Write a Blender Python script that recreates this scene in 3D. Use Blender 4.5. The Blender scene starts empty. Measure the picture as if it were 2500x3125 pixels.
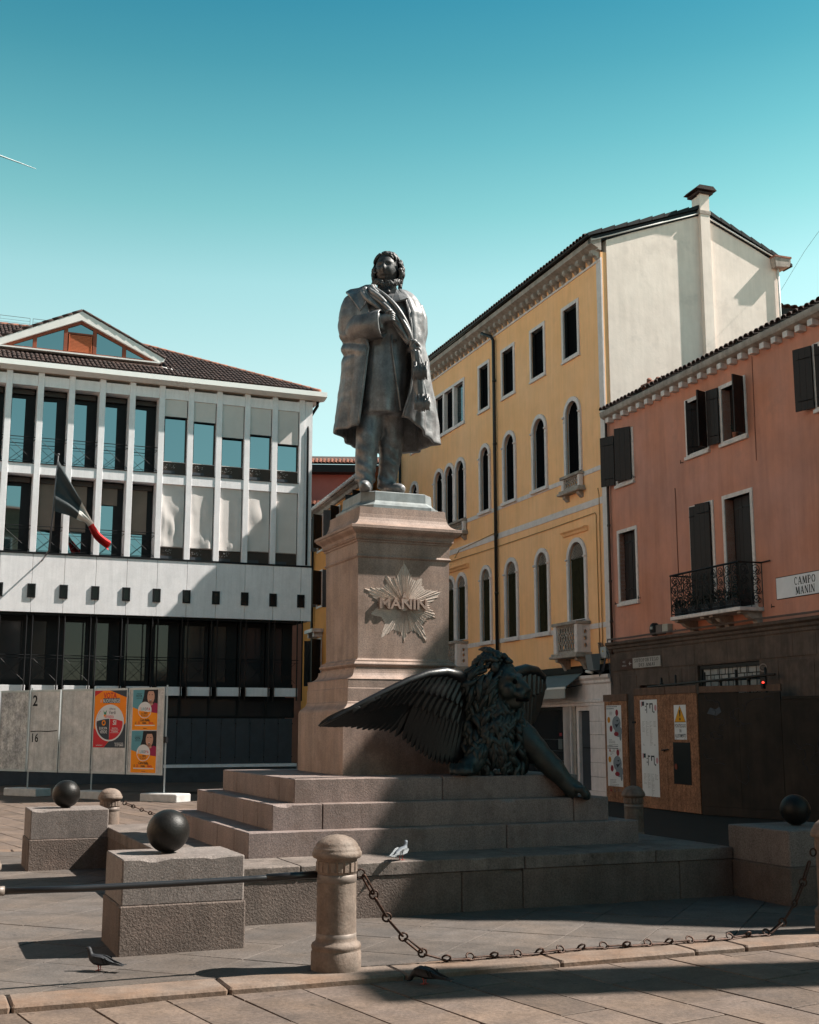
import bpy, bmesh, math, random
from mathutils import Vector, Matrix, noise
from mathutils.geometry import tessellate_polygon
R = math.radians
sin, cos, pi = math.sin, math.cos, math.pi
random.seed(7)
SC = bpy.context.scene
COL = SC.collection

# ------------------------------------------------------------------ camera
cam = bpy.data.objects.new('camera', bpy.data.cameras.new('camera'))
COL.objects.link(cam)
cam.location = (0, 0, 1.65)
cam.rotation_euler = (R(90 + 9.9003), 0, 0)
cam.data.sensor_fit = 'VERTICAL'
cam.data.sensor_height = 36.0
cam.data.lens = 36.0 * 3750 / 3125
cam.data.clip_start = 0.1
cam.data.clip_end = 30000
SC.camera = cam

# ------------------------------------------------------------------ sky, sun, exposure
SUN_AZ, SUN_EL = 81.0, 46.0            # azimuth clockwise from +Y
world = bpy.data.worlds.new('World')
SC.world = world
world.use_nodes = True
wn, wl = world.node_tree.nodes, world.node_tree.links
wn.clear()
sky = wn.new('ShaderNodeTexSky')
sky.sky_type = 'NISHITA'
sky.sun_disc = False
sky.sun_elevation = R(SUN_EL)
sky.sun_rotation = R(SUN_AZ)
sky.altitude = 0
sky.air_density = 1.0
sky.dust_density = 0.6
sky.ozone_density = 1.0
tint = wn.new('ShaderNodeMixRGB')       # the photograph's teal grade: deeper overhead, pale towards the roofs, the same all round
tint.blend_type = 'MULTIPLY'
tint.inputs[0].default_value = 1.0
tc = wn.new('ShaderNodeTexCoord')
sep = wn.new('ShaderNodeSeparateXYZ')
rmp = wn.new('ShaderNodeValToRGB')
wl.new(tc.outputs['Generated'], sep.inputs[0])
wl.new(sep.outputs['Z'], rmp.inputs[0])
stops = [(.0, (.62, .62, .56)), (.10, (.74, .76, .60)), (.20, (.92, .93, .66)), (.276, (1.0, 1.0, .66)), (.347, (.84, 1.0, .65)), (.399, (.54, .87, .56)), (.448, (.34, .73, .50)), (.497, (.20, .59, .44)), (.545, (.115, .49, .41)), (.66, (.06, .32, .30)), (.80, (.04, .22, .23)), (1.0, (.03, .17, .19))]
el = rmp.color_ramp.elements
el[0].position, el[0].color = stops[0][0], (*stops[0][1], 1)
el[1].position, el[1].color = stops[-1][0], (*stops[-1][1], 1)
for p_, c_ in stops[1:-1]:
    e_ = el.new(p_)
    e_.color = (*c_, 1)
wl.new(rmp.outputs[0], tint.inputs[2])
bg = wn.new('ShaderNodeBackground')
bg.inputs[1].default_value = 0.12
wo = wn.new('ShaderNodeOutputWorld')
wl.new(sky.outputs[0], tint.inputs[1])
wl.new(tint.outputs[0], bg.inputs[0])
wl.new(bg.outputs[0], wo.inputs[0])

sl = bpy.data.lights.new('sun', 'SUN')
sl.energy = 5.0
sl.angle = R(0.53)
sl.color = (1.0, 0.93, 0.84)
sun = bpy.data.objects.new('sun', sl)
COL.objects.link(sun)
sdir = Vector((sin(R(SUN_AZ)) * cos(R(SUN_EL)), cos(R(SUN_AZ)) * cos(R(SUN_EL)), sin(R(SUN_EL))))
sun.rotation_euler = sdir.to_track_quat('Z', 'Y').to_euler()
sun.location = (20, 5, 30)

SC.view_settings.view_transform = 'Standard'
SC.view_settings.look = 'None'
SC.view_settings.exposure = 1.28
SC.view_settings.gamma = 1.0
SC.view_settings.use_curve_mapping = False
SC.render.engine = 'CYCLES'
SC.cycles.max_bounces = 6
SC.cycles.diffuse_bounces = 4
SC.cycles.glossy_bounces = 3
SC.cycles.use_denoising = True

# ------------------------------------------------------------------ materials
def mat(name, col, rough=0.75, metal=0.0, var=0.18, vs=1.2, speck=0.0, ss=60, bump=0.15, bs=30,
        streak=0.0, sts=1.5, rand=0.0, col2=None, spec=0.35, patch=None, spots=0.0):
    m = bpy.data.materials.new(name)
    m.use_nodes = True
    n, l = m.node_tree.nodes, m.node_tree.links
    b = n['Principled BSDF']
    b.inputs['Roughness'].default_value = rough
    b.inputs['Metallic'].default_value = metal
    b.inputs['Specular IOR Level'].default_value = spec
    geo = n.new('ShaderNodeNewGeometry')
    def nz(scale, detail=5, rough_=0.6, sc=None):
        t = n.new('ShaderNodeTexNoise')
        t.inputs['Scale'].default_value = scale
        t.inputs['Detail'].default_value = detail
        t.inputs['Roughness'].default_value = rough_
        if sc:
            mp = n.new('ShaderNodeMapping')
            mp.inputs['Scale'].default_value = sc
            l.new(geo.outputs['Position'], mp.inputs[0])
            l.new(mp.outputs[0], t.inputs['Vector'])
        else:
            l.new(geo.outputs['Position'], t.inputs['Vector'])
        return t
    def ramp(src, lo, hi, a, c):
        r = n.new('ShaderNodeMapRange')
        r.inputs['From Min'].default_value = lo
        r.inputs['From Max'].default_value = hi
        r.inputs['To Min'].default_value = a
        r.inputs['To Max'].default_value = c
        l.new(src, r.inputs[0])
        return r.outputs[0]
    def mul(csock, fsock):
        x = n.new('ShaderNodeVectorMath')
        x.operation = 'SCALE'
        l.new(csock, x.inputs[0])
        l.new(fsock, x.inputs['Scale'])
        return x.outputs[0]
    mx = n.new('ShaderNodeMixRGB')
    mx.inputs[1].default_value = (*col, 1)
    mx.inputs[2].default_value = (*(col2 or col), 1)
    big = nz(vs)
    l.new(ramp(big.outputs[0], 0.35, 0.65, 0, 1), mx.inputs[0])
    c = mx.outputs[0]
    if var:
        v = nz(vs * 2.3, 6, 0.65)
        c = mul(c, ramp(v.outputs[0], 0.3, 0.7, 1 - var, 1 + var))
    if speck:
        s = nz(ss, 3, 0.7)
        c = mul(c, ramp(s.outputs[0], 0.35, 0.65, 1 - speck, 1 + speck))
    if streak:
        s = nz(sts, 5, 0.6, (6, 6, 0.5))
        c = mul(c, ramp(s.outputs[0], 0.4, 0.7, 1, 1 - streak))
    if patch:                               # (colour, scale, share): stains and repaired patches with soft ragged edges
        p1 = nz(patch[1], 8, .68)
        pf = ramp(p1.outputs[0], .62 - patch[2] * .3, .66 - patch[2] * .3 + .05, 0, patch[3])
        pm = n.new('ShaderNodeMixRGB')
        l.new(pf, pm.inputs[0])
        l.new(c, pm.inputs[1])
        pm.inputs[2].default_value = (*patch[0], 1)
        c = pm.outputs[0]
    if spots:                               # small dark marks: gum, lichen, droppings
        vo = n.new('ShaderNodeTexVoronoi')
        vo.inputs['Scale'].default_value = 7.0
        l.new(geo.outputs['Position'], vo.inputs['Vector'])
        wv = nz(60, 2)
        ad = n.new('ShaderNodeMath')
        ad.operation = 'MULTIPLY_ADD'
        l.new(wv.outputs[0], ad.inputs[0])
        ad.inputs[1].default_value = .12
        l.new(vo.outputs['Distance'], ad.inputs[2])
        c = mul(c, ramp(ad.outputs[0], .17, .21, 1 - spots, 1))
    if rand:
        oi = n.new('ShaderNodeObjectInfo')
        c = mul(c, ramp(oi.outputs['Random'], 0, 1, 1 - rand, 1 + rand))
    l.new(c, b.inputs['Base Color'])
    if bump:
        bt = nz(bs, 6, 0.65)
        bn = n.new('ShaderNodeBump')
        bn.inputs['Strength'].default_value = bump
        bn.inputs['Distance'].default_value = 0.02
        l.new(bt.outputs[0], bn.inputs['Height'])
        l.new(bn.outputs[0], b.inputs['Normal'])
    return m

def flat(name, col, rough=0.6, emit=None, es=1.0):
    m = bpy.data.materials.new(name)
    m.use_nodes = True
    b = m.node_tree.nodes['Principled BSDF']
    b.inputs['Base Color'].default_value = (*col, 1)
    b.inputs['Roughness'].default_value = rough
    b.inputs['Specular IOR Level'].default_value = 0.3
    if emit:
        b.inputs['Emission Color'].default_value = (*emit, 1)
        b.inputs['Emission Strength'].default_value = es
    return m

def glass(name, col, rough=0.03, spec=0.5, metal=0.0):
    m = flat(name, col, rough)
    b = m.node_tree.nodes['Principled BSDF']
    b.inputs['Specular IOR Level'].default_value = spec
    b.inputs['Metallic'].default_value = metal
    return m

# ------------------------------------------------------------------ mesh building
class MB:
    def __init__(s):
        s.v, s.f, s.sm = [], [], []
    def add(s, vs, fs, smooth=False):
        o = len(s.v)
        s.v += [tuple(p) for p in vs]
        s.f += [tuple(i + o for i in f) for f in fs]
        s.sm += [smooth] * len(fs)
        return s
    def box(s, x0, x1, y0, y1, z0, z1, bev=0.0):
        if bev <= 0:
            v = [(x, y, z) for z in (z0, z1) for y in (y0, y1) for x in (x0, x1)]
            return s.add(v, [(0, 2, 3, 1), (4, 5, 7, 6), (0, 1, 5, 4), (2, 6, 7, 3), (0, 4, 6, 2), (1, 3, 7, 5)])
        b = min(bev, (x1 - x0) * .45, (y1 - y0) * .45, (z1 - z0) * .45)
        rings = []
        for z, i in ((z0, b), (z0 + b, 0), (z1 - b, 0), (z1, b)):
            r = []
            a0, a1, c0, c1 = x0 + i, x1 - i, y0 + i, y1 - i
            k = b if i == 0 else b * .6
            r += [(a0 + k, c0, z), (a1 - k, c0, z), (a1, c0 + k, z), (a1, c1 - k, z), (a1 - k, c1, z), (a0 + k, c1, z), (a0, c1 - k, z), (a0, c0 + k, z)]
            rings.append(r)
        return s.loft(rings, cap=True)
    def chip(s, x0, x1, y0, y1, z0, z1, bev=.006, seg=.06, amt=.035):
        """stone block with worn, chipped top edges and corners"""
        P = []
        def run(a, c, n_):
            n = max(1, int(math.hypot(c[0] - a[0], c[1] - a[1]) / seg))
            for i in range(n):
                P.append((a[0] + (c[0] - a[0]) * i / n, a[1] + (c[1] - a[1]) * i / n, n_))
        k = bev * 1.2
        cs = [((x0 + k, y0), (x1 - k, y0), (0, 1)), ((x1, y0 + k), (x1, y1 - k), (-1, 0)), ((x1 - k, y1), (x0 + k, y1), (0, -1)), ((x0, y1 - k), (x0, y0 + k), (1, 0))]
        for a, c, n_ in cs:
            run(a, c, n_)
            P.append((c[0], c[1], n_))
        so = x0 * 13.7 + y0 * 7.1 + z1 * 31
        r = [[], [], []]
        for x, y, n_ in P:
            q = noise.noise(Vector((x * 9 + so, y * 9, so)))
            q2 = noise.noise(Vector((x * 4 + so, y * 4 - so, 5.5)))
            b = bev * (.7 + .8 * abs(q)) + max(0, q2 - .42) * amt * 2
            h = min(b * 1.1, (z1 - z0) * .4)
            w_ = .0015 * q
            r[0].append((x + n_[0] * w_, y + n_[1] * w_, z0))
            r[1].append((x + n_[0] * w_, y + n_[1] * w_, z1 - h))
            r[2].append((x + n_[0] * b, y + n_[1] * b, z1))
        return s.loft(r, cap=True)
    def loft(s, rings, cap=True, closed=True, smooth=False):
        n = len(rings[0])
        o = [p for r in rings for p in r]
        f = []
        for i in range(len(rings) - 1):
            for j in range(n if closed else n - 1):
                k = (j + 1) % n
                f.append((i * n + j, i * n + k, (i + 1) * n + k, (i + 1) * n + j))
        if cap:
            f.append(tuple(range(n - 1, -1, -1)))
            f.append(tuple((len(rings) - 1) * n + j for j in range(n)))
        return s.add(o, f, smooth)
    def lathe(s, prof, n=24, c=(0, 0, 0), smooth=True, cap=True):
        return s.loft([[(c[0] + r * cos(2 * pi * k / n), c[1] + r * sin(2 * pi * k / n), c[2] + z) for k in range(n)] for r, z in prof], cap=cap, smooth=smooth)
    def tube(s, pts, r, n=8, smooth=True, closed=False):
        pts = [Vector(p) for p in pts]
        m = len(pts)
        rr = r if hasattr(r, '__len__') else [r] * m
        rings = []
        up = None
        for i, p in enumerate(pts):
            if closed:
                d = pts[(i + 1) % m] - pts[i - 1]
            else:
                d = pts[min(i + 1, m - 1)] - pts[max(i - 1, 0)]
            d = d.normalized() if d.length > 1e-9 else Vector((0, 0, 1))
            if up is None:
                up = Vector((0, 0, 1)) if abs(d.z) < .9 else Vector((1, 0, 0))
            a = d.cross(up)
            if a.length < 1e-6:
                a = d.orthogonal()
            a.normalize()
            b = a.cross(d)
            up = b
            rings.append([tuple(p + (a * cos(2 * pi * k / n) + b * sin(2 * pi * k / n)) * rr[i]) for k in range(n)])
        if closed:
            rings.append(rings[0])
        return s.loft(rings, cap=not closed, smooth=smooth)
    def bar(s, p, q, w, h=None):
        """square bar between two points"""
        return s.tube([p, q], (w if h is None else w) * .7071, 4, smooth=False)
    def prism(s, poly, y0, y1, axis='y'):
        """polygon of (x,z) points extruded from y0 to y1 (axis y), or of (x,y) extruded in z"""
        n = len(poly)
        if axis == 'y':
            v = [(p[0], y0, p[1]) for p in poly] + [(p[0], y1, p[1]) for p in poly]
        elif axis == 'z':
            v = [(p[0], p[1], y0) for p in poly] + [(p[0], p[1], y1) for p in poly]
        else:
            v = [(y0, p[0], p[1]) for p in poly] + [(y1, p[0], p[1]) for p in poly]
        f = [(i, (i + 1) % n, n + (i + 1) % n, n + i) for i in range(n)]
        tri = tessellate_polygon([[Vector((p[0], p[1], 0)) for p in poly]])
        f += [tuple(t) for t in tri] + [tuple(n + i for i in reversed(t)) for t in tri]
        return s.add(v, f)
    def sheet(s, outer, holes, y, depth=0.0):
        """flat sheet in the x-z plane at y with holes; the holes get reveals of the given depth"""
        loops = [outer] + holes
        pts = [Vector((p[0], p[1], 0)) for lp in loops for p in lp]
        tri = tessellate_polygon([[Vector((p[0], p[1], 0)) for p in lp] for lp in loops])
        s.add([(p.x, y, p.y) for p in pts], [tuple(t) for t in tri])
        if depth:
            for h in holes:
                n = len(h)
                s.add([(p[0], y, p[1]) for p in h] + [(p[0], y + depth, p[1]) for p in h],
                      [(i, (i + 1) % n, n + (i + 1) % n, n + i) for i in range(n)])
        return s
    def ring(s, inner, outer, y0, y1):
        """frame between two loops of equal length (x,z), y0 front to y1 back"""
        n = len(inner)
        v = [(p[0], y0, p[1]) for p in inner] + [(p[0], y0, p[1]) for p in outer] + [(p[0], y1, p[1]) for p in inner] + [(p[0], y1, p[1]) for p in outer]
        f = []
        for i in range(n):
            j = (i + 1) % n
            f += [(i, j, n + j, n + i), (2 * n + i, 3 * n + i, 3 * n + j, 2 * n + j), (n + i, n + j, 3 * n + j, 3 * n + i), (i, 2 * n + i, 2 * n + j, j)]
        return s.add(v, f)
    def blob(s, c, r, n=10, m=7, fn=None, smooth=True):
        rr = r if hasattr(r, '__len__') else (r, r, r)
        rings = []
        for i in range(m + 1):
            t = pi * i / m
            t = min(max(t, 0.06), pi - 0.06)
            ring = []
            for k in range(n):
                a = 2 * pi * k / n
                d = Vector((sin(t) * cos(a), sin(t) * sin(a), -cos(t)))
                q = 1.0 if fn is None else fn(d)
                ring.append((c[0] + d.x * rr[0] * q, c[1] + d.y * rr[1] * q, c[2] + d.z * rr[2] * q))
            rings.append(ring)
        return s.loft(rings, cap=True, smooth=smooth)
    def mesh(s, name, m, fix=True):
        me = bpy.data.meshes.new(name)
        me.from_pydata(s.v, [], s.f)
        me.polygons.foreach_set('use_smooth', s.sm)
        if fix:
            bm = bmesh.new()
            bm.from_mesh(me)
            bmesh.ops.recalc_face_normals(bm, faces=bm.faces)
            bm.to_mesh(me)
            bm.free()
        me.materials.append(m)
        me.update()
        return me
    def build(s, name, m, parent=None, loc=None, rz=0.0, fix=True):
        return link(name, s.mesh(name, m, fix), parent, loc, rz)

def link(name, me, parent=None, loc=None, rz=0.0):
    o = bpy.data.objects.new(name, me)
    COL.objects.link(o)
    if parent is not None:
        o.parent = parent
    if loc is not None:
        o.location = loc
    if rz:
        o.rotation_euler = (0, 0, rz)
    return o

def tag(o, label, cat, group=None):
    o['label'] = label
    o['category'] = cat
    if group:
        o['group'] = group
    return o

def thing(name, label, cat, loc=(0, 0, 0), rz=0.0, group=None):
    o = bpy.data.objects.new(name, None)
    o.empty_display_size = .2
    COL.objects.link(o)
    o.location = loc
    o.rotation_euler = (0, 0, rz)
    return tag(o, label, cat, group)

def struct(o, label=None):
    o['kind'] = 'structure'
    if label:
        o['label'] = label
    return o

def stuff(o):
    o['kind'] = 'stuff'
    return o

def copy_tree(o, parent=None):
    c = o.copy()
    COL.objects.link(c)
    if parent is not None:
        c.parent = parent
    for ch in list(o.children):
        copy_tree(ch, c)
    return c

def mods(o, sub=0, solid=0.0, disp=None, bev=0.0):
    if solid:
        md = o.modifiers.new('solid', 'SOLIDIFY')
        md.thickness = solid
        md.offset = 0
    if bev:
        md = o.modifiers.new('bevel', 'BEVEL')
        md.width = bev
        md.segments = 2
        md.limit_method = 'ANGLE'
        md.angle_limit = R(40)
    if sub:
        md = o.modifiers.new('sub', 'SUBSURF')
        md.levels = sub
        md.render_levels = sub
    return o

# ------------------------------------------------------------------ lettering
def text_mb(mb, s, x, z, h, y=0.0, ext=0.0, sx=1.0, align='CENTER', bold=0.0, shear=0.0, flip=1):
    """sans lettering of cap height h at (x,z) in the x-z plane facing -y"""
    cu = bpy.data.curves.new('t', 'FONT')
    cu.body = s
    cu.size = h / 0.70
    cu.align_x = align
    cu.resolution_u = 2
    cu.offset = bold * h
    cu.shear = shear
    ob = bpy.data.objects.new('t', cu)
    COL.objects.link(ob)
    dg = bpy.context.evaluated_depsgraph_get()
    me = bpy.data.meshes.new_from_object(ob.evaluated_get(dg))
    vs = [(x + v.co.x * sx, v.co.y + z) for v in me.vertices]
    fs = [tuple(p.vertices) for p in me.polygons]
    if ext:
        n = len(vs)
        ed = {}
        for f in fs:
            for i in range(len(f)):
                e = (f[i], f[(i + 1) % len(f)])
                ed[e] = 1
        side = [(a, b, b + n, a + n) for (a, b) in ed if (b, a) not in ed]
        mb.add([(p[0], y - ext, p[1]) for p in vs] + [(p[0], y, p[1]) for p in vs], fs + side)
    else:
        mb.add([(p[0], y, p[1]) for p in vs], fs)
    bpy.data.objects.remove(ob)
    bpy.data.curves.remove(cu)
    bpy.data.meshes.remove(me)
    return mb

def _arc(cx, cy, rx, ry, a0, a1, n=10):
    return [(cx + rx * cos(R(a0 + (a1 - a0) * i / n)), cy + ry * sin(R(a0 + (a1 - a0) * i / n))) for i in range(n + 1)]

T_, t_ = .20, .085      # thick and thin strokes of the stencil roman capitals
GLY = {
 'I': (.30, [([(.15, 0), (.15, 1)], T_), ([(.0, .02), (.3, .02)], t_), ([(.0, .98), (.3, .98)], t_)]),
 'C': (.66, [(_arc(.38, .5, .30, .48, 70, 290, 14), .12), ([(.55, .72), (.55, .98)], t_), ([(.55, .05), (.6, .2)], t_)]),
 'O': (.76, [(_arc(.38, .5, .30, .47, 100, 260), .15), (_arc(.38, .5, .30, .47, -80, 80), .15)]),
 'A': (.78, [([(.08, 0), (.36, 1)], t_), ([(.40, 1), (.66, 0)], T_), ([(.2, .33), (.5, .33)], t_), ([(0, .02), (.2, .02)], t_), ([(.52, .02), (.78, .02)], t_)]),
 'M': (.95, [([(.12, 0), (.12, 1)], t_), ([(.17, 1), (.46, .08)], T_), ([(.46, .08), (.74, 1)], t_), ([(.80, 0), (.80, 1)], T_), ([(0, .02), (.24, .02)], t_), ([(.66, .02), (.95, .02)], t_)]),
 'P': (.66, [([(.16, 0), (.16, 1)], T_), (_arc(.34, .73, .24, .25, 95, -95), .1), ([(.0, .02), (.32, .02)], t_), ([(.0, .98), (.36, .98)], t_)]),
 'N': (.84, [([(.12, 0), (.12, 1)], t_), ([(.16, 1), (.66, 0)], T_), ([(.72, 0), (.72, 1)], t_), ([(0, .02), (.24, .02)], t_), ([(.6, .98), (.84, .98)], t_)]),
 'S': (.58, [(_arc(.3, .74, .20, .23, 30, 250), .11), (_arc(.3, .26, .20, .24, 80, -150), .13), ([(.5, .75), (.5, .95)], t_), ([(.08, .05), (.08, .25)], t_)]),
 'T': (.70, [([(.35, 0), (.35, 1)], T_), ([(.02, .97), (.68, .97)], t_), ([(.04, .78), (.04, .97)], t_), ([(.66, .78), (.66, .97)], t_), ([(.2, .02), (.5, .02)], t_)]),
 'R': (.74, [([(.16, 0), (.16, 1)], T_), (_arc(.34, .74, .22, .24, 95, -95), .1), ([(.38, .48), (.66, 0)], .13), ([(.0, .02), (.32, .02)], t_), ([(.0, .98), (.36, .98)], t_)]),
 'E': (.62, [([(.16, 0), (.16, 1)], T_), ([(.26, .97), (.56, .97)], t_), ([(.26, .5), (.46, .5)], t_), ([(.26, .03), (.58, .03)], t_), ([(.56, .75), (.56, .97)], t_), ([(.58, .03), (.58, .25)], t_)]),
 'G': (.74, [(_arc(.38, .5, .30, .48, 70, 300, 14), .12), ([(.6, 0.05), (.6, .42)], .13), ([(.46, .42), (.72, .42)], t_), ([(.56, .74), (.56, .98)], t_)]),
 'D': (.76, [([(.16, 0), (.16, 1)], T_), (_arc(.3, .5, .34, .47, 85, -85), .14), ([(.0, .02), (.3, .02)], t_), ([(.0, .98), (.3, .98)], t_)]),
}
def roman(mb, s, xc, z, h, y, w=None, track=.14):
    """stencilled roman capitals centred on xc, base line z, fitted to width w"""
    tot = sum((GLY[c][0] + track) if c in GLY else .45 for c in s) - track
    k = 1.0 if w is None else w / (tot * h)
    x = xc - tot * h * k / 2
    for i, c in enumerate(s):
        if c not in GLY:
            x += .45 * h * k
            continue
        for j, (pl, wd) in enumerate(GLY[c][1]):
            yy = y - .0004 * j
            hw = wd / 2
            L, Rr = [], []
            for q in range(len(pl)):
                a, b = pl[max(q - 1, 0)], pl[min(q + 1, len(pl) - 1)]
                dx, dz = b[0] - a[0], b[1] - a[1]
                n = math.hypot(dx, dz) or 1
                L.append((x + (pl[q][0] - dz / n * hw) * h * k, yy, z + (pl[q][1] + dx / n * hw) * h))
                Rr.append((x + (pl[q][0] + dz / n * hw) * h * k, yy, z + (pl[q][1] - dx / n * hw) * h))
            mb.loft([L, Rr], cap=False, closed=False)
        x += (GLY[c][0] + track) * h * k
    return mb

# shapes used by several buildings
def rect(x0, x1, z0, z1):
    return [(x0, z0), (x1, z0), (x1, z1), (x0, z1)]

def arch(x0, x1, z0, z1, n=10):
    r = (x1 - x0) / 2
    c = (x0 + x1) / 2
    return [(x0, z0), (x1, z0)] + [(c + r * cos(pi * i / n), z1 - r + r * sin(pi * i / n)) for i in range(n + 1)]

def cr(P, t):
    n = len(P) - 1
    i = min(int(t * n), n - 1)
    f = t * n - i
    p0, p1, p2, p3 = P[max(i - 1, 0)], P[i], P[i + 1], P[min(i + 2, n)]
    return tuple(.5 * (2 * p1[k] + (p2[k] - p0[k]) * f + (2 * p0[k] - 5 * p1[k] + 4 * p2[k] - p3[k]) * f * f + (3 * p1[k] - p0[k] - 3 * p2[k] + p3[k]) * f ** 3) for k in range(len(p1)))

E1 = Vector((sin(R(67.65)), cos(R(67.65)), 0))
E2 = Vector((-cos(R(67.65)), sin(R(67.65)), 0))
G0 = Vector((-1.447, 10.732, 0))       # front left corner of the monument's platform
RZ = R(90 - 67.65)
def W(u, v, z=0.0):
    return G0 + E1 * u + E2 * v + Vector((0, 0, z))
# ------------------------------------------------------------------ ground
M_JOINT = mat('joint_dirt', (.016, .013, .011), .95, bump=.3)
M_PAVE = mat('trachyte_paving', (.090, .071, .059), .8, var=.26, vs=1.5, col2=(.085, .073, .067), speck=.22, ss=45, bump=.28, bs=35, rand=.16, patch=((.05, .042, .038), 1.7, .25, .55), spots=.35)
M_PAVE2 = mat('warm_paving', (.118, .083, .062), .8, var=.26, vs=1.6, col2=(.10, .075, .063), speck=.22, ss=40, bump=.28, bs=32, rand=.20, patch=((.07, .05, .04), 1.4, .25, .5), spots=.35)
M_KERB = mat('kerb_stone', (.150, .115, .094), .8, var=.28, vs=2.2, col2=(.150, .096, .066), speck=.15, bump=.35, bs=22)

g = MB()
S_ = 400
g.add([(-S_, -S_, -.075), (S_, -S_, -.075), (S_, S_, -.075), (-S_, S_, -.075)], [(0, 1, 2, 3)])
ground = struct(g.build('ground', M_JOINT))

def clip(poly, a, b, c):
    """keep the side a*x+b*y<=c"""
    out = []
    for i in range(len(poly)):
        p, q = poly[i - 1], poly[i]
        dp, dq = a * p[0] + b * p[1] - c, a * q[0] + b * q[1] - c
        if (dp <= 0) != (dq <= 0):
            t = dp / (dp - dq)
            out.append((p[0] + (q[0] - p[0]) * t, p[1] + (q[1] - p[1]) * t))
        if dq <= 0:
            out.append(q)
    return out

def slab(mb, poly, top, th=.05, ins=.004, tilt=.0025):
    n = len(poly)
    cx = sum(p[0] for p in poly) / n
    cy = sum(p[1] for p in poly) / n
    tx, ty, dz = random.uniform(-tilt, tilt), random.uniform(-tilt, tilt), random.uniform(-.002, .002)
    def at(k, z):
        r = []
        for p in poly:
            d = math.hypot(p[0] - cx, p[1] - cy) or 1
            f = max(0, 1 - k / d)
            r.append((cx + (p[0] - cx) * f, cy + (p[1] - cy) * f, z + (p[0] - cx) * tx + (p[1] - cy) * ty + dz))
        return r
    return mb.loft([at(0, top - th), at(0, top - ins), at(ins * 1.4, top)], cap=True)

def place_slabs(polys, top, m, parent, limit, D0=(0, 0), name='paving_stone'):
    """the nearest as single stones, the rest as one mass"""
    polys = [p for p in polys if len(p) >= 3]
    def area(p):
        return abs(sum(p[i - 1][0] * p[i][1] - p[i][0] * p[i - 1][1] for i in range(len(p)))) / 2
    polys = [p for p in polys if area(p) > .006]
    def key(p):
        cx = sum(q[0] for q in p) / len(p)
        cy = sum(q[1] for q in p) / len(p)
        vis = 0 if (abs(cx) < .36 * cy + .6 and cy > 4.8) else 60
        return math.hypot(cx, cy) + vis
    polys.sort(key=key)
    for p in polys[:limit]:
        slab(MB(), p, top).build(name, m, parent) if False else None
        b = MB()
        slab(b, p, top)
        b.build(name, m, parent)
    if polys[limit:]:
        b = MB()
        for p in polys[limit:]:
            slab(b, p, top)
        stuff(b.build('far_paving_stones', m, parent))

# outer paving: staggered strips
def strip_paving(az, cross0, wid, length, xr, yr):
    a = Vector((sin(R(az)), cos(R(az))))
    c = Vector((-a.y, a.x))
    out = []
    t = xr[0]
    k = 0
    while t < xr[1]:
        w_ = random.choice(wid)
        s = yr[0] + random.uniform(0, .8)
        while s < yr[1]:
            l_ = random.uniform(*length)
            g_ = .006
            j = lambda: random.uniform(-.004, .004)
            q = [(s + g_ + j(), t + g_ + j()), (s + l_ - g_ + j(), t + g_ + j()), (s + l_ - g_ + j(), t + w_ - g_ + j()), (s + g_ + j(), t + w_ - g_ + j())]
            out.append([(a.x * p[0] + c.x * p[1], a.y * p[0] + c.y * p[1]) for p in q])
            s += l_
        t += w_
        k += 1
    return out
def inside_enc(p):
    cx = sum(q[0] for q in p) / len(p) - G0.x
    cy = sum(q[1] for q in p) / len(p) - G0.y
    u, v = cx * E1.x + cy * E1.y, cx * E2.x + cy * E2.y
    return -2.2 < u < 6.9 and -1.9 < v < 7.1
polys = [p for p in strip_paving(148, 0, (.36, .42, .46, .5), (.6, 1.15), (-16, 12), (-36, 4)) if not inside_enc(p)]
polys = [p for p in polys if 3.5 < sum(q[1] for q in p) / len(p) < 33 and abs(sum(q[0] for q in p) / len(p)) < .42 * (sum(q[1] for q in p) / len(p)) + 2]
pavement = struct(bpy.data.objects.new('pavement', None))
COL.objects.link(pavement)
place_slabs(polys, -.04, M_PAVE2, pavement, 290)
# beyond the single stones the paving goes on as one sheet
b = MB()
for (x0, x1, y0, y1) in ((-120, -15, -20, 160), (15, 120, -20, 160), (-15, 15, 33.2, 160), (-15, 15, -60, 3.4)):
    b.add([(x0, y0, -.044), (x1, y0, -.044), (x1, y1, -.044), (x0, y1, -.044)], [(0, 1, 2, 3)])
b.build('outer_paving', M_PAVE2, pavement)

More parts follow.
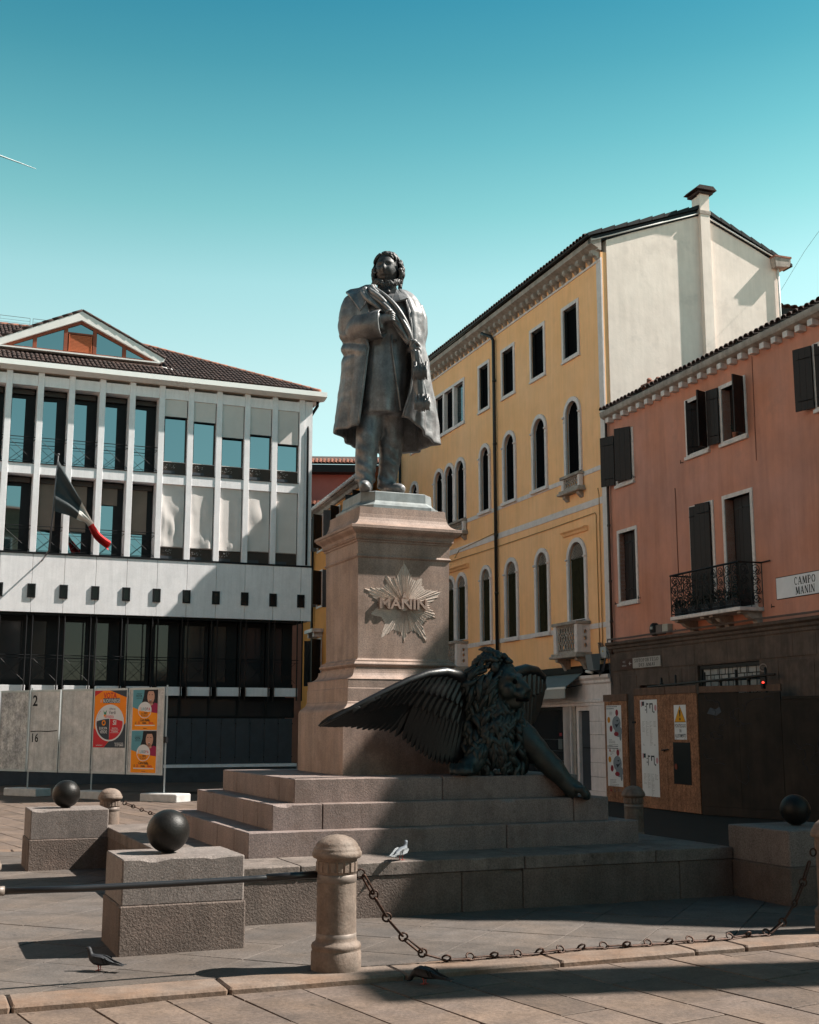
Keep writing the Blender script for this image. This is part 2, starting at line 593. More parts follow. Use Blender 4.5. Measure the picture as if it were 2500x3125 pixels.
# raised paved enclosure round the monument
EU0, EU1, EV0, EV1 = -2.62, 7.3, -2.40, 7.6
enc = struct(bpy.data.objects.new('raised_pavement', None))
COL.objects.link(enc)
enc.location = G0
enc.rotation_euler = (0, 0, RZ)
b = MB()
b.box(EU0 + .03, EU1 - .03, EV0 + .03, EV1 - .03, -.3, -.016)
b.build('bedding', M_JOINT, enc)
def local_to_world(p):
    q = W(p[0], p[1])
    return (q.x, q.y)
KW = .36
k = .7071
polys = []
for i in range(-12, 26):
    for j in range(-20, 20):
        a0, b0 = -2.53 + .63 * i, -2.04 + .622 * j
        g_ = .004
        q = [(a0 + g_, b0 + g_), (a0 + .63 - g_, b0 + g_), (a0 + .63 - g_, b0 + .622 - g_), (a0 + g_, b0 + .622 - g_)]
        q = [(k * (p[0] - p[1]) + random.uniform(-.003, .003), k * (p[0] + p[1]) + random.uniform(-.003, .003)) for p in q]
        for (aa, bb, cc) in ((-1, 0, -(EU0 + KW + .008)), (1, 0, EU1 - KW - .008), (0, -1, -(EV0 + KW + .008)), (0, 1, EV1 - KW - .008)):
            q = clip(q, aa, bb, cc)
            if len(q) < 3:
                break
        if len(q) < 3:
            continue
        cu, cv = sum(p[0] for p in q) / len(q), sum(p[1] for p in q) / len(q)
        if .3 < cu < 4.6 and .5 < cv < 4.8:
            continue
        polys.append(q)
for q in polys:
    b = MB()
    slab(b, q, 0.0, th=.03, ins=.003, tilt=.002)
    b.build('paving_stone', M_PAVE, enc)
# kerb stones
def kerb_run(u0, u1, v0, v1, cuts, along):
    for i in range(len(cuts) - 1):
        b = MB()
        j = .005
        if along == 'u':
            b.box(cuts[i] + j, cuts[i + 1] - j, v0, v1, -.2, random.uniform(.001, .005), bev=.014)
        else:
            b.box(u0, u1, cuts[i] + j, cuts[i + 1] - j, -.2, random.uniform(.001, .005), bev=.014)
        # worn, chipped edges
        b.v = [(x + .004 * noise.noise(Vector((x * 7, y * 7, 3))), y + .006 * noise.noise(Vector((x * 6, y * 6, 9))), z) for x, y, z in b.v]
        b.build('kerb_stone', M_KERB, enc)
kerb_run(EU0, EU1, EV0, EV0 + KW, [EU0, -2.0, -.67, .55, 1.75, 2.9, 3.35, 4.6, 5.9, EU1], 'u')
kerb_run(EU0, EU1, EV1 - KW, EV1, [EU0, -1.2, .2, 1.5, 2.8, 4.2, 5.6, EU1], 'u')
kerb_run(EU0, EU0 + KW, 0, 0, [EV0 + KW, -.9, .4, 1.7, 3.1, 4.4, 5.8, EV1 - KW], 'v')
kerb_run(EU1 - KW, EU1, 0, 0, [EV0 + KW, -.7, .6, 1.9, 3.2, 4.6, 5.9, EV1 - KW], 'v')

# ------------------------------------------------------------------ monument: platform and steps
M_GRAN = mat('pink_granite', (.205, .152, .134), .72, var=.16, vs=1.1, col2=(.19, .148, .138), speck=.34, ss=85, bump=.2, bs=70, streak=.22, patch=((.11, .075, .06), 1.3, .22, .5), spots=.2)
M_GRANR = mat('rough_granite', (.135, .10, .085), .85, var=.2, vs=1.6, col2=(.12, .095, .082), speck=.25, ss=70, bump=.75, bs=55, streak=.2)
M_GRAYG = mat('grey_granite', (.175, .148, .136), .75, var=.12, vs=1.5, speck=.38, ss=80, bump=.25, bs=75, streak=.2, patch=((.11, .085, .07), 1.8, .2, .45), spots=.2)
M_COPE = mat('coping_stone', (.165, .135, .12), .8, var=.25, vs=2.0, col2=(.14, .116, .102), speck=.28, ss=70, bump=.35, bs=50, streak=.3, patch=((.06, .045, .035), 2.2, .3, .6), spots=.4)
M_PED = mat('pedestal_stone', (.30, .218, .182), .62, var=.20, vs=1.5, col2=(.29, .195, .15), speck=.22, ss=75, bump=.12, bs=60, streak=.34, sts=1.0, patch=((.16, .10, .075), 2.0, .25, .5))

plat = thing('stone_platform', 'low granite platform wall with grey coping under the monument steps', 'platform', G0, RZ)
PU0, PU1, PV1 = -.34, 5.05, 5.2
b = MB()
b.box(PU0 + .25, PU1 - .25, .25, PV1 - .25, -.02, .455)
b.build('core', M_GRAN, plat)
def course(thing_, name, u0, u1, v0, v1, z0, z1, w, cu, cv, m, bev=.006, off=0.0):
    """stones laid round a rectangle: front, back, left, right; cu and cv are the joints"""
    gp = .003
    fr = [u0] + [c for c in cu if u0 < c < u1] + [u1]
    for i in range(len(fr) - 1):
        for (a, c) in ((v0, v0 + w), (v1 - w, v1)):
            MB().chip(fr[i] + (gp if i else 0), fr[i + 1] - (gp if i < len(fr) - 2 else 0), a, c, z0, z1, bev).build(name, m, thing_)
    sd = [v0 + w] + [c for c in cv if v0 + w < c < v1 - w] + [v1 - w]
    for i in range(len(sd) - 1):
        for (a, c) in ((u0, u0 + w), (u1 - w, u1)):
            MB().chip(a, c, sd[i] + gp, sd[i + 1] - gp, z0, z1, bev).build(name, m, thing_)
course(plat, 'wall_stone', PU0 + .006, PU1 - .006, .008, PV1 - .008, -.03, .352, .24, [.9, 2.08, 2.70, 4.42], [1.3, 2.6, 3.9], M_GRANR)
course(plat, 'coping_stone', PU0, PU1, 0, PV1, .358, .468, .86, [.55, 2.72, 4.15], [1.7, 3.2], M_COPE, .008)

steps = thing('monument_steps', 'three pinkish granite steps carrying the statue pedestal and the lion', 'steps', G0, RZ)
UC, VC = 2.35, 2.61
levels = [(2.074, .721, .468, .695, [2.9]), (1.809, .866, .697, .929, [1.031, 3.745]), (1.549, 1.034, .931, 1.154, [2.348])]
for i, (h, f, z0, z1, cu) in enumerate(levels):
    vb = 2 * VC - f - .35
    course(steps, 'step_stone', UC - h, UC + h, f, vb, z0, z1, .5, cu, [1.9, 3.2], M_GRAN, .007)
    MB().box(UC - h + .49, UC + h - .49, f + .49, vb - .49, z0, z1 - .006).build('step_core', M_GRAN, steps)

# ------------------------------------------------------------------ pedestal
ped = thing('pedestal', 'tall square pink granite pedestal with cornice and starburst relief reading MANIN', 'pedestal', W(UC, VC), RZ)
HB = .785
def sq(h, z):
    return [(-h, -h, z), (h, -h, z), (h, h, z), (-h, h, z)]
def profile(mb, prof):
    pts = []
    for k_, z in prof:
        pts.append(sq(HB - k_, z))
    for i in range(len(pts) - 1):
        mb.loft([pts[i], pts[i + 1]], cap=False)
    mb.add(pts[-1], [(0, 1, 2, 3)])
    return mb
def cyma(k0, z0, k1, z1, n=6, kind=1):
    out = []
    for i in range(n + 1):
        t = i / n
        s = t - kind * sin(2 * pi * t) / (2 * pi) * .9
        out.append((k0 + (k1 - k0) * s, z0 + (z1 - z0) * t))
    return out
def cavetto(k0, z0, k1, z1, n=6):
    return [(k0 + (k1 - k0) * sin(pi / 2 * i / n), z0 + (z1 - z0) * (1 - cos(pi / 2 * i / n))) for i in range(n + 1)]
def torus(k, z0, z1, out, n=6):
    return [(k - out * sin(pi * i / n), z0 + (z1 - z0) * i / n) for i in range(n + 1)]
profile(MB(), [(0, 1.150), (0, 1.800)]).build('base_block', M_PED, ped)
profile(MB(), [(0.002, 1.798)] + cyma(.004, 1.802, .07, 1.905) + [(.077, 1.912), (.077, 2.05), (.083, 2.056), (.083, 2.14), (.079, 2.15)]
        + cavetto(.08, 2.152, .178, 2.24)[:-1] + [(.18, 2.246), (.18, 2.258), (.212, 2.262), (.214, 2.28), (.206, 2.284)] + torus(.206, 2.286, 2.34, .022)
        + [(.207, 2.345), (.207, 2.356)] + cavetto(.208, 2.357, .246, 2.382)).build('base_moulding', M_PED, ped)
shaft = profile(MB(), [(.249, 2.376), (.238, 3.48)]).build('shaft', M_PED, ped)
profile(MB(), [(.237, 3.472)] + torus(.236, 3.474, 3.512, .014) + [(.236, 3.514), (.232, 3.66)]).build('frieze', M_PED, ped)
corn = profile(MB(), [(.234, 3.652), (.218, 3.654), (.218, 3.672), (.206, 3.674)] + torus(.208, 3.675, 3.70, .010) + [(.200, 3.702), (.200, 3.716)] + cyma(.198, 3.718, .138, 3.792)
               + [(.126, 3.795), (.126, 3.826), (.132, 3.828)] + cavetto(.134, 3.829, .262, 3.968)[::1] + [(.266, 3.97), (.271, 4.05)])
corn.build('cornice', M_PED, ped)

# starburst relief and name on the front of the shaft
relief = MB()
fy = 0.0
cz = 2.975
def raylen(t):
    L_ = .325
    for a, l_, wd in ((90, .49, 20), (161, .50, 17), (19, .50, 17), (234, .50, 12), (305, .51, 12), (270, .42, 10), (197, .44, 14), (344, .43, 14), (125, .42, 10), (55, .40, 10)):
        d = abs((t - a + 180) % 360 - 180)
        L_ = max(L_, .31 + (l_ - .31) * max(0, 1 - d / wd) ** 1.2)
    return L_
NR = 76
rr_ = random.Random(3)
for i in range(NR):
    a = 360 * i / NR + rr_.uniform(-1, 1)
    l_ = raylen(a) * rr_.uniform(.93, 1.02)
    da = 360 / NR * .47
    x, z = cos(R(a)), sin(R(a))
    px, pz = -z, x
    wb = .045 * .9
    w1 = l_ * math.tan(R(da)) * .95
    hgt = rr_.uniform(.004, .008)
    r0 = .07
    w0 = r0 * math.tan(R(da))
    A = [(r0 * x - w0 * px, fy + .02, cz + r0 * z - w0 * pz), (r0 * x, fy - hgt * 1.4, cz + r0 * z), (r0 * x + w0 * px, fy + .02, cz + r0 * z + w0 * pz)]
    q = l_ * .96
    Bq = [(q * x - w1 * px, fy + .02, cz + q * z - w1 * pz), (q * x, fy - hgt, cz + q * z), (q * x + w1 * px, fy + .02, cz + q * z + w1 * pz)]
    Cq = [(l_ * x - w1 * .3 * px, fy + .02, cz + l_ * z - w1 * .3 * pz), (l_ * x, fy - hgt * .4, cz + l_ * z), (l_ * x + w1 * .3 * px, fy + .02, cz + l_ * z + w1 * .3 * pz)]
    relief.loft([A, Bq, Cq], cap=True)
M_STAR = mat('pale_carved_stone', (.52, .43, .375), .75, var=.14, vs=4, speck=.15, ss=80, bump=.15)
plate_ = []
for i in range(NR * 2):
    a = 360 * i / NR / 2
    l_ = raylen(a) * .93
    plate_.append((cos(R(a)) * l_, cz + sin(R(a)) * l_))
relief.prism(plate_, fy - .001, fy + .02)
def on_shaft(y, z):
    return y - (HB - (.249 - .011 * (z - 2.376) / 1.104))
relief.v = [(x, on_shaft(y, z), z) for x, y, z in relief.v]
rl = relief.build('star_relief', M_STAR, shaft)
tm = MB()
text_mb(tm, 'MANIN', -.018, 2.925, .112, y=on_shaft(-.006, 2.98), ext=.030, sx=1.12, bold=.035)
tm.build('lettering', M_PED, shaft)
tri = MB().prism([(-.03, 3.05), (.02, 3.05), (-.003, 3.115)], on_shaft(-.02, 3.05), on_shaft(.01, 3.05))
tri.build('small_point', M_PED, shaft)

# ------------------------------------------------------------------ corner blocks with iron balls
M_IRON = mat('black_iron', (.010, .009, .008), .42, metal=.0, var=.3, vs=5, bump=.2, bs=60, spec=.25)
def corner_block(u0, u1, v0, v1, label):
    t = thing('corner_block', label, 'stone block', W((u0 + u1) / 2, (v0 + v1) / 2), RZ, 'granite corner blocks')
    a, c = (u1 - u0) / 2, (v1 - v0) / 2
    MB().chip(-a, a, -c, c, -.03, .350, .010).build('lower_stone', M_GRANR, t)
    MB().chip(-a + .012, a - .012, -c + .012, c - .012, .356, .682, .010).build('upper_stone', M_GRAYG, t)
    return t
corner_block(-1.15, -.20, -1.02, -.24, 'granite corner block on the near left with an iron ball, crossed by the iron bar')
corner_block(-1.24, -.32, 4.81, 5.55, 'granite corner block at the back left, beside a bollard and before the poster board')
corner_block(5.052, 6.02, -.852, .10, 'shaded granite corner block at the right edge in front of the hoarding')
corner_block(5.052, 6.00, 4.85, 5.60, 'granite corner block hidden behind the right end of the steps')
def iron_ball(u, v, r, label):
    t = thing('iron_ball', label, 'iron ball', W(u, v, .682), 0, 'black iron balls')
    b = MB().lathe([(r * sin(pi * i / 20), r - r * cos(pi * i / 20)) for i in range(1, 20)], 32)
    b.build('ball', M_IRON, t)
    MB().lathe([(.05, -.004), (.05, .006), (.03, .012)], 16).build('seat_ring', M_IRON, t)
    return t
iron_ball(-.73, -.63, .165, 'black iron ball on the near left granite block')
iron_ball(-.79, 5.2, .165, 'shiny black iron ball on the back left block before the poster board')
iron_ball(5.60, -.30, .150, 'black iron ball in the shade on the right hand granite block')

# ------------------------------------------------------------------ bollards, bar and chains
M_BOL = mat('istrian_stone', (.20, .155, .127), .7, var=.25, vs=4, col2=(.175, .125, .098), speck=.12, ss=60, bump=.25, bs=40, streak=.3, patch=((.10, .07, .052), 5, .25, .6))
M_BAND = mat('metal_band', (.19, .155, .135), .5, metal=.25, var=.15, vs=8, bump=.05)
M_CHAIN = mat('rusty_chain', (.030, .020, .016), .55, metal=.5, var=.3, vs=20, col2=(.055, .024, .014), bump=.2, bs=80)
BP = [(.172, -.03), (.174, .01), (.174, .118), (.168, .128), (.166, .135), (.172, .145), (.173, .16), (.167, .175), (.148, .185), (.142, .20), (.139, .23), (.137, .60), (.134, .635), (.139, .64), (.141, .735), (.150, .742),
      (.166, .748), (.174, .76), (.174, .785), (.166, .792), (.165, .80), (.160, .815), (.15, .822), (.148, .835), (.13, .858), (.10, .880), (.06, .896), (.01, .903)]
def bollard(u, v, label, z=0.0, s=1.0):
    t = thing('bollard', label, 'bollard', W(u, v, z), RZ, 'stone bollards round the monument')
    body = MB().lathe(BP, 36)
    body.build('post', M_BOL, t)
    MB().lathe([(.1375, .178), (.1405, .18), (.1405, .243), (.1375, .245)], 36, cap=False).build('metal_band', M_BAND, t)
    MB().lathe([(.1365, .582), (.1395, .584), (.1395, .634), (.1365, .636)], 36, cap=False).build('metal_band', M_BAND, t)
    fl = MB()
    for i in range(18):
        a = 2 * pi * i / 18
        c, s_ = cos(a), sin(a)
        w_ = .019
        fl.loft([[(c * .1395 - s_ * x, s_ * .1395 + c * x, z_) for x, z_ in ((-w_, .652), (w_, .652), (w_, .722), (-w_, .722))],
                 [(c * .1455 - s_ * x, s_ * .1455 + c * x, z_) for x, z_ in ((-w_ + .004, .656), (w_ - .004, .656), (w_ - .004, .718), (-w_ + .004, .718))]])
    fl.build('fluted_collar', M_BOL, t)
    t.scale = (s, s, s)
    return t
bollard(.172, -2.05, 'weathered stone bollard in the foreground with two metal bands, chain and bar attached')
bollard(-2.24, -2.0, 'stone bollard cut off by the left edge, holding the end of the iron bar')
bollard(4.49, -2.10, 'stone bollard cut off by the right edge where the long chain ends')
bollard(.06, 7.25, 'round topped stone bollard beside the back left block with its small chain', -.06, .96)
bollard(6.95, 4.78, 'dark stone bollard in the shade in front of the plywood hoarding', -.04, .96)

bar = thing('iron_bar', 'long black iron bar between the foreground bollard and the left edge', 'bar', W(-2.1, -1.99, .62), RZ)
M_BAR = mat('painted_bar', (.012, .012, .014), .35, var=.2, bump=.05, spec=.5)
MB().tube([(0, .0, 0), (.5, .0, -.008), (1.1, 0, -.006), (1.7, -.0, .0), (2.13, -.02, .012)], .021, 12).build('bar', M_BAR, bar)
MB().tube([(1.78, 0, .003), (2.15, -.02, .013)], .026, 12).build('sleeve', M_BAR, bar)
MB().tube([(-.01, 0, 0), (.06, 0, 0)], .03, 12).build('end_cap', M_BAND, bar)

def ring_pts(c, a, b_, ax, ay, n=14):
    return [tuple(c[i] + a * cos(2 * pi * k / n) * ax[i] + b_ * sin(2 * pi * k / n) * ay[i] for i in range(3)) for k in range(n)]
def chain(path, label, loc, link_l, ring_r, wire, hang=.0, group=None):
    t = thing('chain', label, 'chain', loc, RZ, group)
    P = [Vector(p) for p in path]
    # resample by arc length
    seg = [(P[i + 1] - P[i]).length for i in range(len(P) - 1)]
    tot = sum(seg)
    step = link_l + ring_r * 1.2
    def at(s):
        s = max(0, min(tot - 1e-6, s))
        for i, l_ in enumerate(seg):
            if s <= l_:
                return P[i].lerp(P[i + 1], s / l_)
            s -= l_
        return P[-1]
    s = 0
    i = 0
    rr = random.Random(5)
    while s + step * .6 < tot:
        c = at(s)
        d = (at(s + .02) - at(max(0, s - .02)))
        d.normalize()
        flatlie = abs(d.z) < .12
        side = Vector((d.y, -d.x, 0)).normalized() if math.hypot(d.x, d.y) > .01 else Vector((1, 0, 0))
        upv = side.cross(d)
        # ring
        k_ = rr.uniform(-.5, .5)
        rv = (upv * cos(k_) + side * sin(k_)) if not flatlie else (upv * .75 + side * .66 * (1 if i % 2 else -1))
        MB().tube(ring_pts(c + (Vector((0, 0, ring_r * .45)) if flatlie else Vector()), ring_r, ring_r, d, rv), wire * .95, 6, closed=True).build('ring', M_CHAIN, t)
        p, q = at(s + ring_r * .7), at(s + step - ring_r * .2)
        dd = (q - p).normalized()
        sd = side if (i % 3) else (side * .7 + upv * .7)
        hw = wire * 1.9
        L_ = (q - p).length
        pts = []
        for kk in range(7):
            a = pi / 2 + pi * kk / 6
            pts.append(p + dd * hw * (1 + cos(a)) + sd * hw * sin(a))
        for kk in range(7):
            a = -pi / 2 + pi * kk / 6
            pts.append(q - dd * hw * (1 - cos(a)) + sd * hw * sin(a))
        MB().tube(pts, wire, 6, closed=True).build('long_link', M_CHAIN, t)
        s += step
        i += 1
    c = at(tot - .01)
    MB().tube(ring_pts(c, ring_r, ring_r, (0, 0, 1), (1, 0, 0)), wire, 6, closed=True).build('ring', M_CHAIN, t)
    return t
pts = [(.33, 0, .635), (.39, 0, .60), (.448, 0, .439), (.572, 0, .271), (.721, 0, .125), (.86, .0, .035), (.98, -.03, .016), (1.35, -.03, .014), (1.486, -.05, .014), (2.139, .02, .014), (2.507, -.02, .014),
       (2.909, -.02, .014), (3.307, -.04, .014), (3.6, .0, .014), (3.83, 0, .02), (3.963, 0, .119), (4.116, 0, .294), (4.26, 0, .60), (4.29, 0, .64)]
chain(pts, 'long rusty iron chain sagging from the foreground bollard onto the kerb', W(0, -2.10, 0), .152, .030, .0078, group='iron chains between the bollards')
pts = [(.2, 0, .60), (.28, .0, .57), (.55, 0, .46), (.95, 0, .33), (1.5, 0, .22), (2.2, 0, .15), (3.2, 0, .12), (4.2, 0, .15)]
chain(pts, 'small iron chain hanging from the back left bollard', W(.06, 7.25, 0), .10, .024, .008, group='iron chains between the bollards')
for (u, v, d) in ((.172, -2.05, 1), (4.44, -2.10, -1)):
    pass
# ------------------------------------------------------------------ modern bank building on the left
M_MARB = mat('pale_stone_cladding', (.76, .745, .765), .6, var=.07, vs=1.2, speck=.04, ss=30, bump=.05, streak=.10)
M_GUT = mat('white_gutter', (.80, .80, .78), .4, var=.04, bump=.03)
M_SOFF = mat('soffit_plaster', (.55, .46, .38), .8, var=.1)
M_DMET = mat('dark_metal', (.010, .0105, .012), .5, var=.2, bump=.03, spec=.15)
M_BRNZ = mat('brown_frame', (.035, .022, .016), .5, var=.2, bump=.03)
M_GLS = glass('sky_glass', (.15, .235, .26), .02, metal=1.0)
M_GLD = glass('dim_glass', (.022, .024, .027), .06, spec=.45)
M_BLIND = mat('grey_blind', (.60, .56, .54), .8, var=.05, bump=.04)
M_BLINDB = mat('brown_blind', (.16, .125, .10), .8, var=.08, bump=.04)
M_DPAN = mat('dark_panel', (.04, .045, .055), .5, var=.2, vs=1.5, bump=.05)
M_TILE = mat('roof_tile', (.055, .030, .025), .85, var=.4, vs=3, col2=(.035, .022, .02), bump=.25, rand=.25)
M_TILER = mat('red_roof_tile', (.33, .13, .08), .85, var=.4, vs=4, col2=(.24, .10, .07), bump=.25, rand=.25)
M_RED = mat('red_timber', (.21, .05, .022), .6, var=.15, bump=.06)
M_WHT = mat('white_render', (.70, .68, .66), .7, var=.06, bump=.06)

def coppo(mb, p, xdir, up, nrm, r, ln, n=5, taper=.86):
    """one half round roof tile lying on the slope; p is the middle of its lower end"""
    rings = []
    for t, rr in ((0, r), (1, r * taper)):
        ring = []
        for i in range(n + 1):
            a = pi * i / n
            q = p + up * (ln * t) + xdir * (rr * cos(a)) + nrm * (rr * sin(a) * .85 + (.015 if t == 0 else 0.0))
            ring.append(tuple(q))
        rings.append(ring)
    th = [tuple(Vector(q) - nrm * .016 + xdir * 0) for q in rings[0]]
    mb.loft(rings, cap=False, closed=False, smooth=True)
    mb.loft([th, rings[0]], cap=False, closed=False)

def tile_field(parent, org, xdir, up, nx, ny, sp, ln, m, mask=None, single=0, name='roof_tile', r=None, sheet=True):
    """rows of half round tiles on a slope; the lowest ones are objects of their own"""
    xdir, up = Vector(xdir).normalized(), Vector(up).normalized()
    nrm = xdir.cross(up)
    if nrm.z < 0:
        nrm = -nrm
    org = Vector(org)
    r = r or sp * .46
    base = MB()
    coppo(base, Vector((0, 0, 0)), xdir, up, nrm, r, ln * 1.12)
    me = None
    rest = MB()
    cnt = 0
    for j in range(ny):
        for i in range(nx):
            p = org + xdir * ((i + .5) * sp) + up * (j * ln) + nrm * .01
            if mask and not mask(p + up * ln * .5):
                continue
            p = p + xdir * random.uniform(-.006, .006) + nrm * random.uniform(-.004, .006)
            if cnt < single:
                if me is None:
                    me = base.mesh(name, m, fix=False)
                link(name, me, parent, p)
                cnt += 1
            else:
                coppo(rest, p, xdir, up, nrm, r, ln * 1.12)
    if rest.v:
        stuff(rest.build('roof_tiles', m, parent, fix=False))

LBO = Vector((-3.204, 39.804, 0))
bank = thing('bank_building', 'modern pale building with rows of stone mullions, blinds and a gabled roof window', 'building', LBO, RZ)
XL = -15.0
NB = 16
mx_ = [(-.47 - .93 * i, -.29 - .93 * i) for i in range(NB)]          # mullions, from the right
# body behind everything
b = MB()
b.box(XL, -.02, .62, 12, 5.0, 12.3)
b.build('core', M_DMET, bank)
MB().box(XL, -.3, 1.7, 12, -.1, 4.98).build('ground_floor_core', M_DMET, bank)
MB().box(-.28, -.02, .02, 12, 5.0, 12.32).build('side_wall', M_MARB, bank)
for i, (a, c) in enumerate(mx_):
    MB().box(a, c, 0, .60, 6.80, 12.36, .006).build('mullion', M_MARB, bank)
blind1 = [11.38 - .47 + .47, 11.29, 10.86, 11.04, 10.81][::-1]
rowb = {0: 10.81, 1: 11.04, 2: 10.86, 3: 11.29, 4: 11.38}
rr = random.Random(11)
M_PERF = flat('white_pots', (.5, .5, .5), .6)
def crumple(x0, x1, z0, z1, y, amt, seed):
    """a sagging sheet blind, crumpled towards the bottom"""
    b = MB()
    nx, nz = 10, 22
    for j in range(nz + 1):
        t = j / nz
        for i in range(nx + 1):
            s = i / nx
            x, z = x0 + (x1 - x0) * s, z1 + (z0 - z1) * t
            d = noise.noise(Vector((s * 1.5, t * 2.6, seed))) * amt * min(1, t * 2.2) + noise.noise(Vector((s * 5, t * 6, seed + 5))) * amt * .4 * t
            d *= min(1, 6 * min(s, 1 - s) + .15)
            b.v.append((x, y - max(d, -.02), z))
    for j in range(nz):
        for i in range(nx):
            q = j * (nx + 1) + i
            b.f.append((q, q + 1, q + nx + 2, q + nx + 1))
            b.sm.append(True)
    return b
for i in range(NB - 1):
    x1, x0 = mx_[i][0], mx_[i + 1][1]
    # lintel, spandrel
    MB().box(x0 + .002, x1 - .002, .025, .55, 11.94, 12.27).build('lintel', M_MARB, bank)
    MB().box(x0 + .002, x1 - .002, .02, .60, 9.185, 9.50).build('spandrel', M_MARB, bank)
    MB().box(x0 + .002, x1 - .002, .0, .3, 9.50, 9.525).build('sill', M_DMET, bank)
    for row in (0, 1):
        zb, zt = (9.525, 11.94) if row == 0 else (6.80, 9.185)
        right = i < 5
        y = .14 if right else .52
        w_ = MB()
        f = .05
        inn = rect(x0 + f, x1 - (f if right else .30), zb + (.40 if right else .10), zt - .10 - (0 if right else .22))  # left bays: broad dark right margin paints in the recess shading
        out = rect(x0 + .002, x1 - .002, zb, zt)
        w_.ring(inn, out, y, y + .05)
        win = w_.build('window', M_DMET if not right else M_BRNZ, bank)
        # pane, as quad
        has_sky = right or row == 0 or i in (5, 6, 7, 9, 10, 12)
        gl = MB()
        ty, tx = rr.uniform(-.028, .028), rr.uniform(-.014, .014)
        gl.add([(inn[0][0], y + .03 - tx, inn[0][1]), (inn[1][0], y + .03 + tx, inn[1][1]), (inn[2][0], y + .03 + ty + tx, inn[2][1]), (inn[3][0], y + .03 + ty - tx, inn[3][1])], [(0, 1, 2), (0, 2, 3)])
        gl.build('pane', M_GLS, win, fix=False)
        if right:
            zl = rowb[i] if row == 0 else (7.2 if i != 2 else 7.16)
            if row == 0:
                MB().box(x0 + .012, x1 - .03, .06, .075, zl, zt).build('blind', M_BLIND, win)
                MB().box(x0 + .012, x1 - .03, .052, .083, zl - .03, zl).build('blind_bar', M_DMET, win)
            else:
                amt = {4: .10, 3: .09, 2: .10, 1: .06, 0: .012}[i]
                crumple(x0 + .012, x1 - .03, zl, zt, .085, amt, i * 3.7).build('blind', M_BLIND, win, fix=False)
            # sill box with white perforations
            pb = MB()
            for k_ in range(16):
                px, pz = x0 + rr.uniform(.06, .40), zb + rr.uniform(.17, .33)
                s_ = rr.uniform(.006, .014)
                pb.box(px, px + s_, y - .028, y - .018, pz, pz + s_ * 1.1)
            if not (row == 1 and i < 2):
                pb.build('perforations', M_PERF, win)
            MB().box(x0 + .03, x0 + .40, y - .03, y - .016, zb + .02, zb + .11).build('sill_box', M_DPAN, win)
            MB().box(x0 + .02, x1 - .02, y - .03, y, zb + .385, zb + .40).build('sill_rail', M_BLIND, win)
        else:
            MB().box(x0 + .01, x1 - .06, .40, .50, zt - .20, zt - .06).build('roller_box', M_BRNZ, win)
            bl = {(1, 6): .22, (1, 8): 1, (1, 5): 1, (1, 7): .12, (1, 9): 1}
            if row == 1 and i in (5, 7, 8):
                zl = 7.55 if i != 5 else 7.6
                MB().box(x0 + .03, x1 - .20, .46, .475, zl, zt - .15).build('blind', M_BLINDB, win)
            if row == 1 and i == 6:
                MB().box(x0 + .03, x1 - .20, .46, .475, 8.45, zt - .15).build('blind', M_BLINDB, win)
            rl = MB()
            z0, z1 = zb + .06, zb + .80
            rl.bar((x0, .06, z1), (x1, .06, z1), .018)
            rl.bar((x0, .06, z1 - .09), (x1, .06, z1 - .09), .010)
            rl.bar((x0, .06, z0), (x1, .06, z0), .012)
            rl.bar((x0, .06, z0), (x1, .06, z1 - .09), .010)
            rl.bar((x0, .06, z1 - .09), (x1, .06, z0), .010)
            rl.build('railing', M_DMET, bank)
# solid band of panels with small square windows
MB().box(XL, .02, -.07, .62, 6.745, 6.80).build('band_cap', M_DMET, bank)
xj = [-.36 - .93 * i for i in range(NB)]
ed = [0.0] + xj
for i in range(len(ed) - 1):
    MB().box(ed[i + 1] + .006, ed[i] - .006, -.05, .0, 5.0, 6.74, .004).build('panel', M_MARB, bank)
MB().box(XL, -.004, -.0, .6, 5.002, 6.73).build('band_core', M_DMET, bank)
for x in xj:
    wn_ = MB().ring(rect(x - .075, x + .075, 5.475, 5.80), rect(x - .12, x + .12, 5.43, 5.845), -.085, -.046).build('small_window', M_DMET, bank)
    MB().box(x - .09, x + .09, -.062, -.052, 5.46, 5.81).build('pane', flat('black_pane', (.004, .004, .005), .2) if x == xj[0] else bpy.data.materials['black_pane'], wn_)
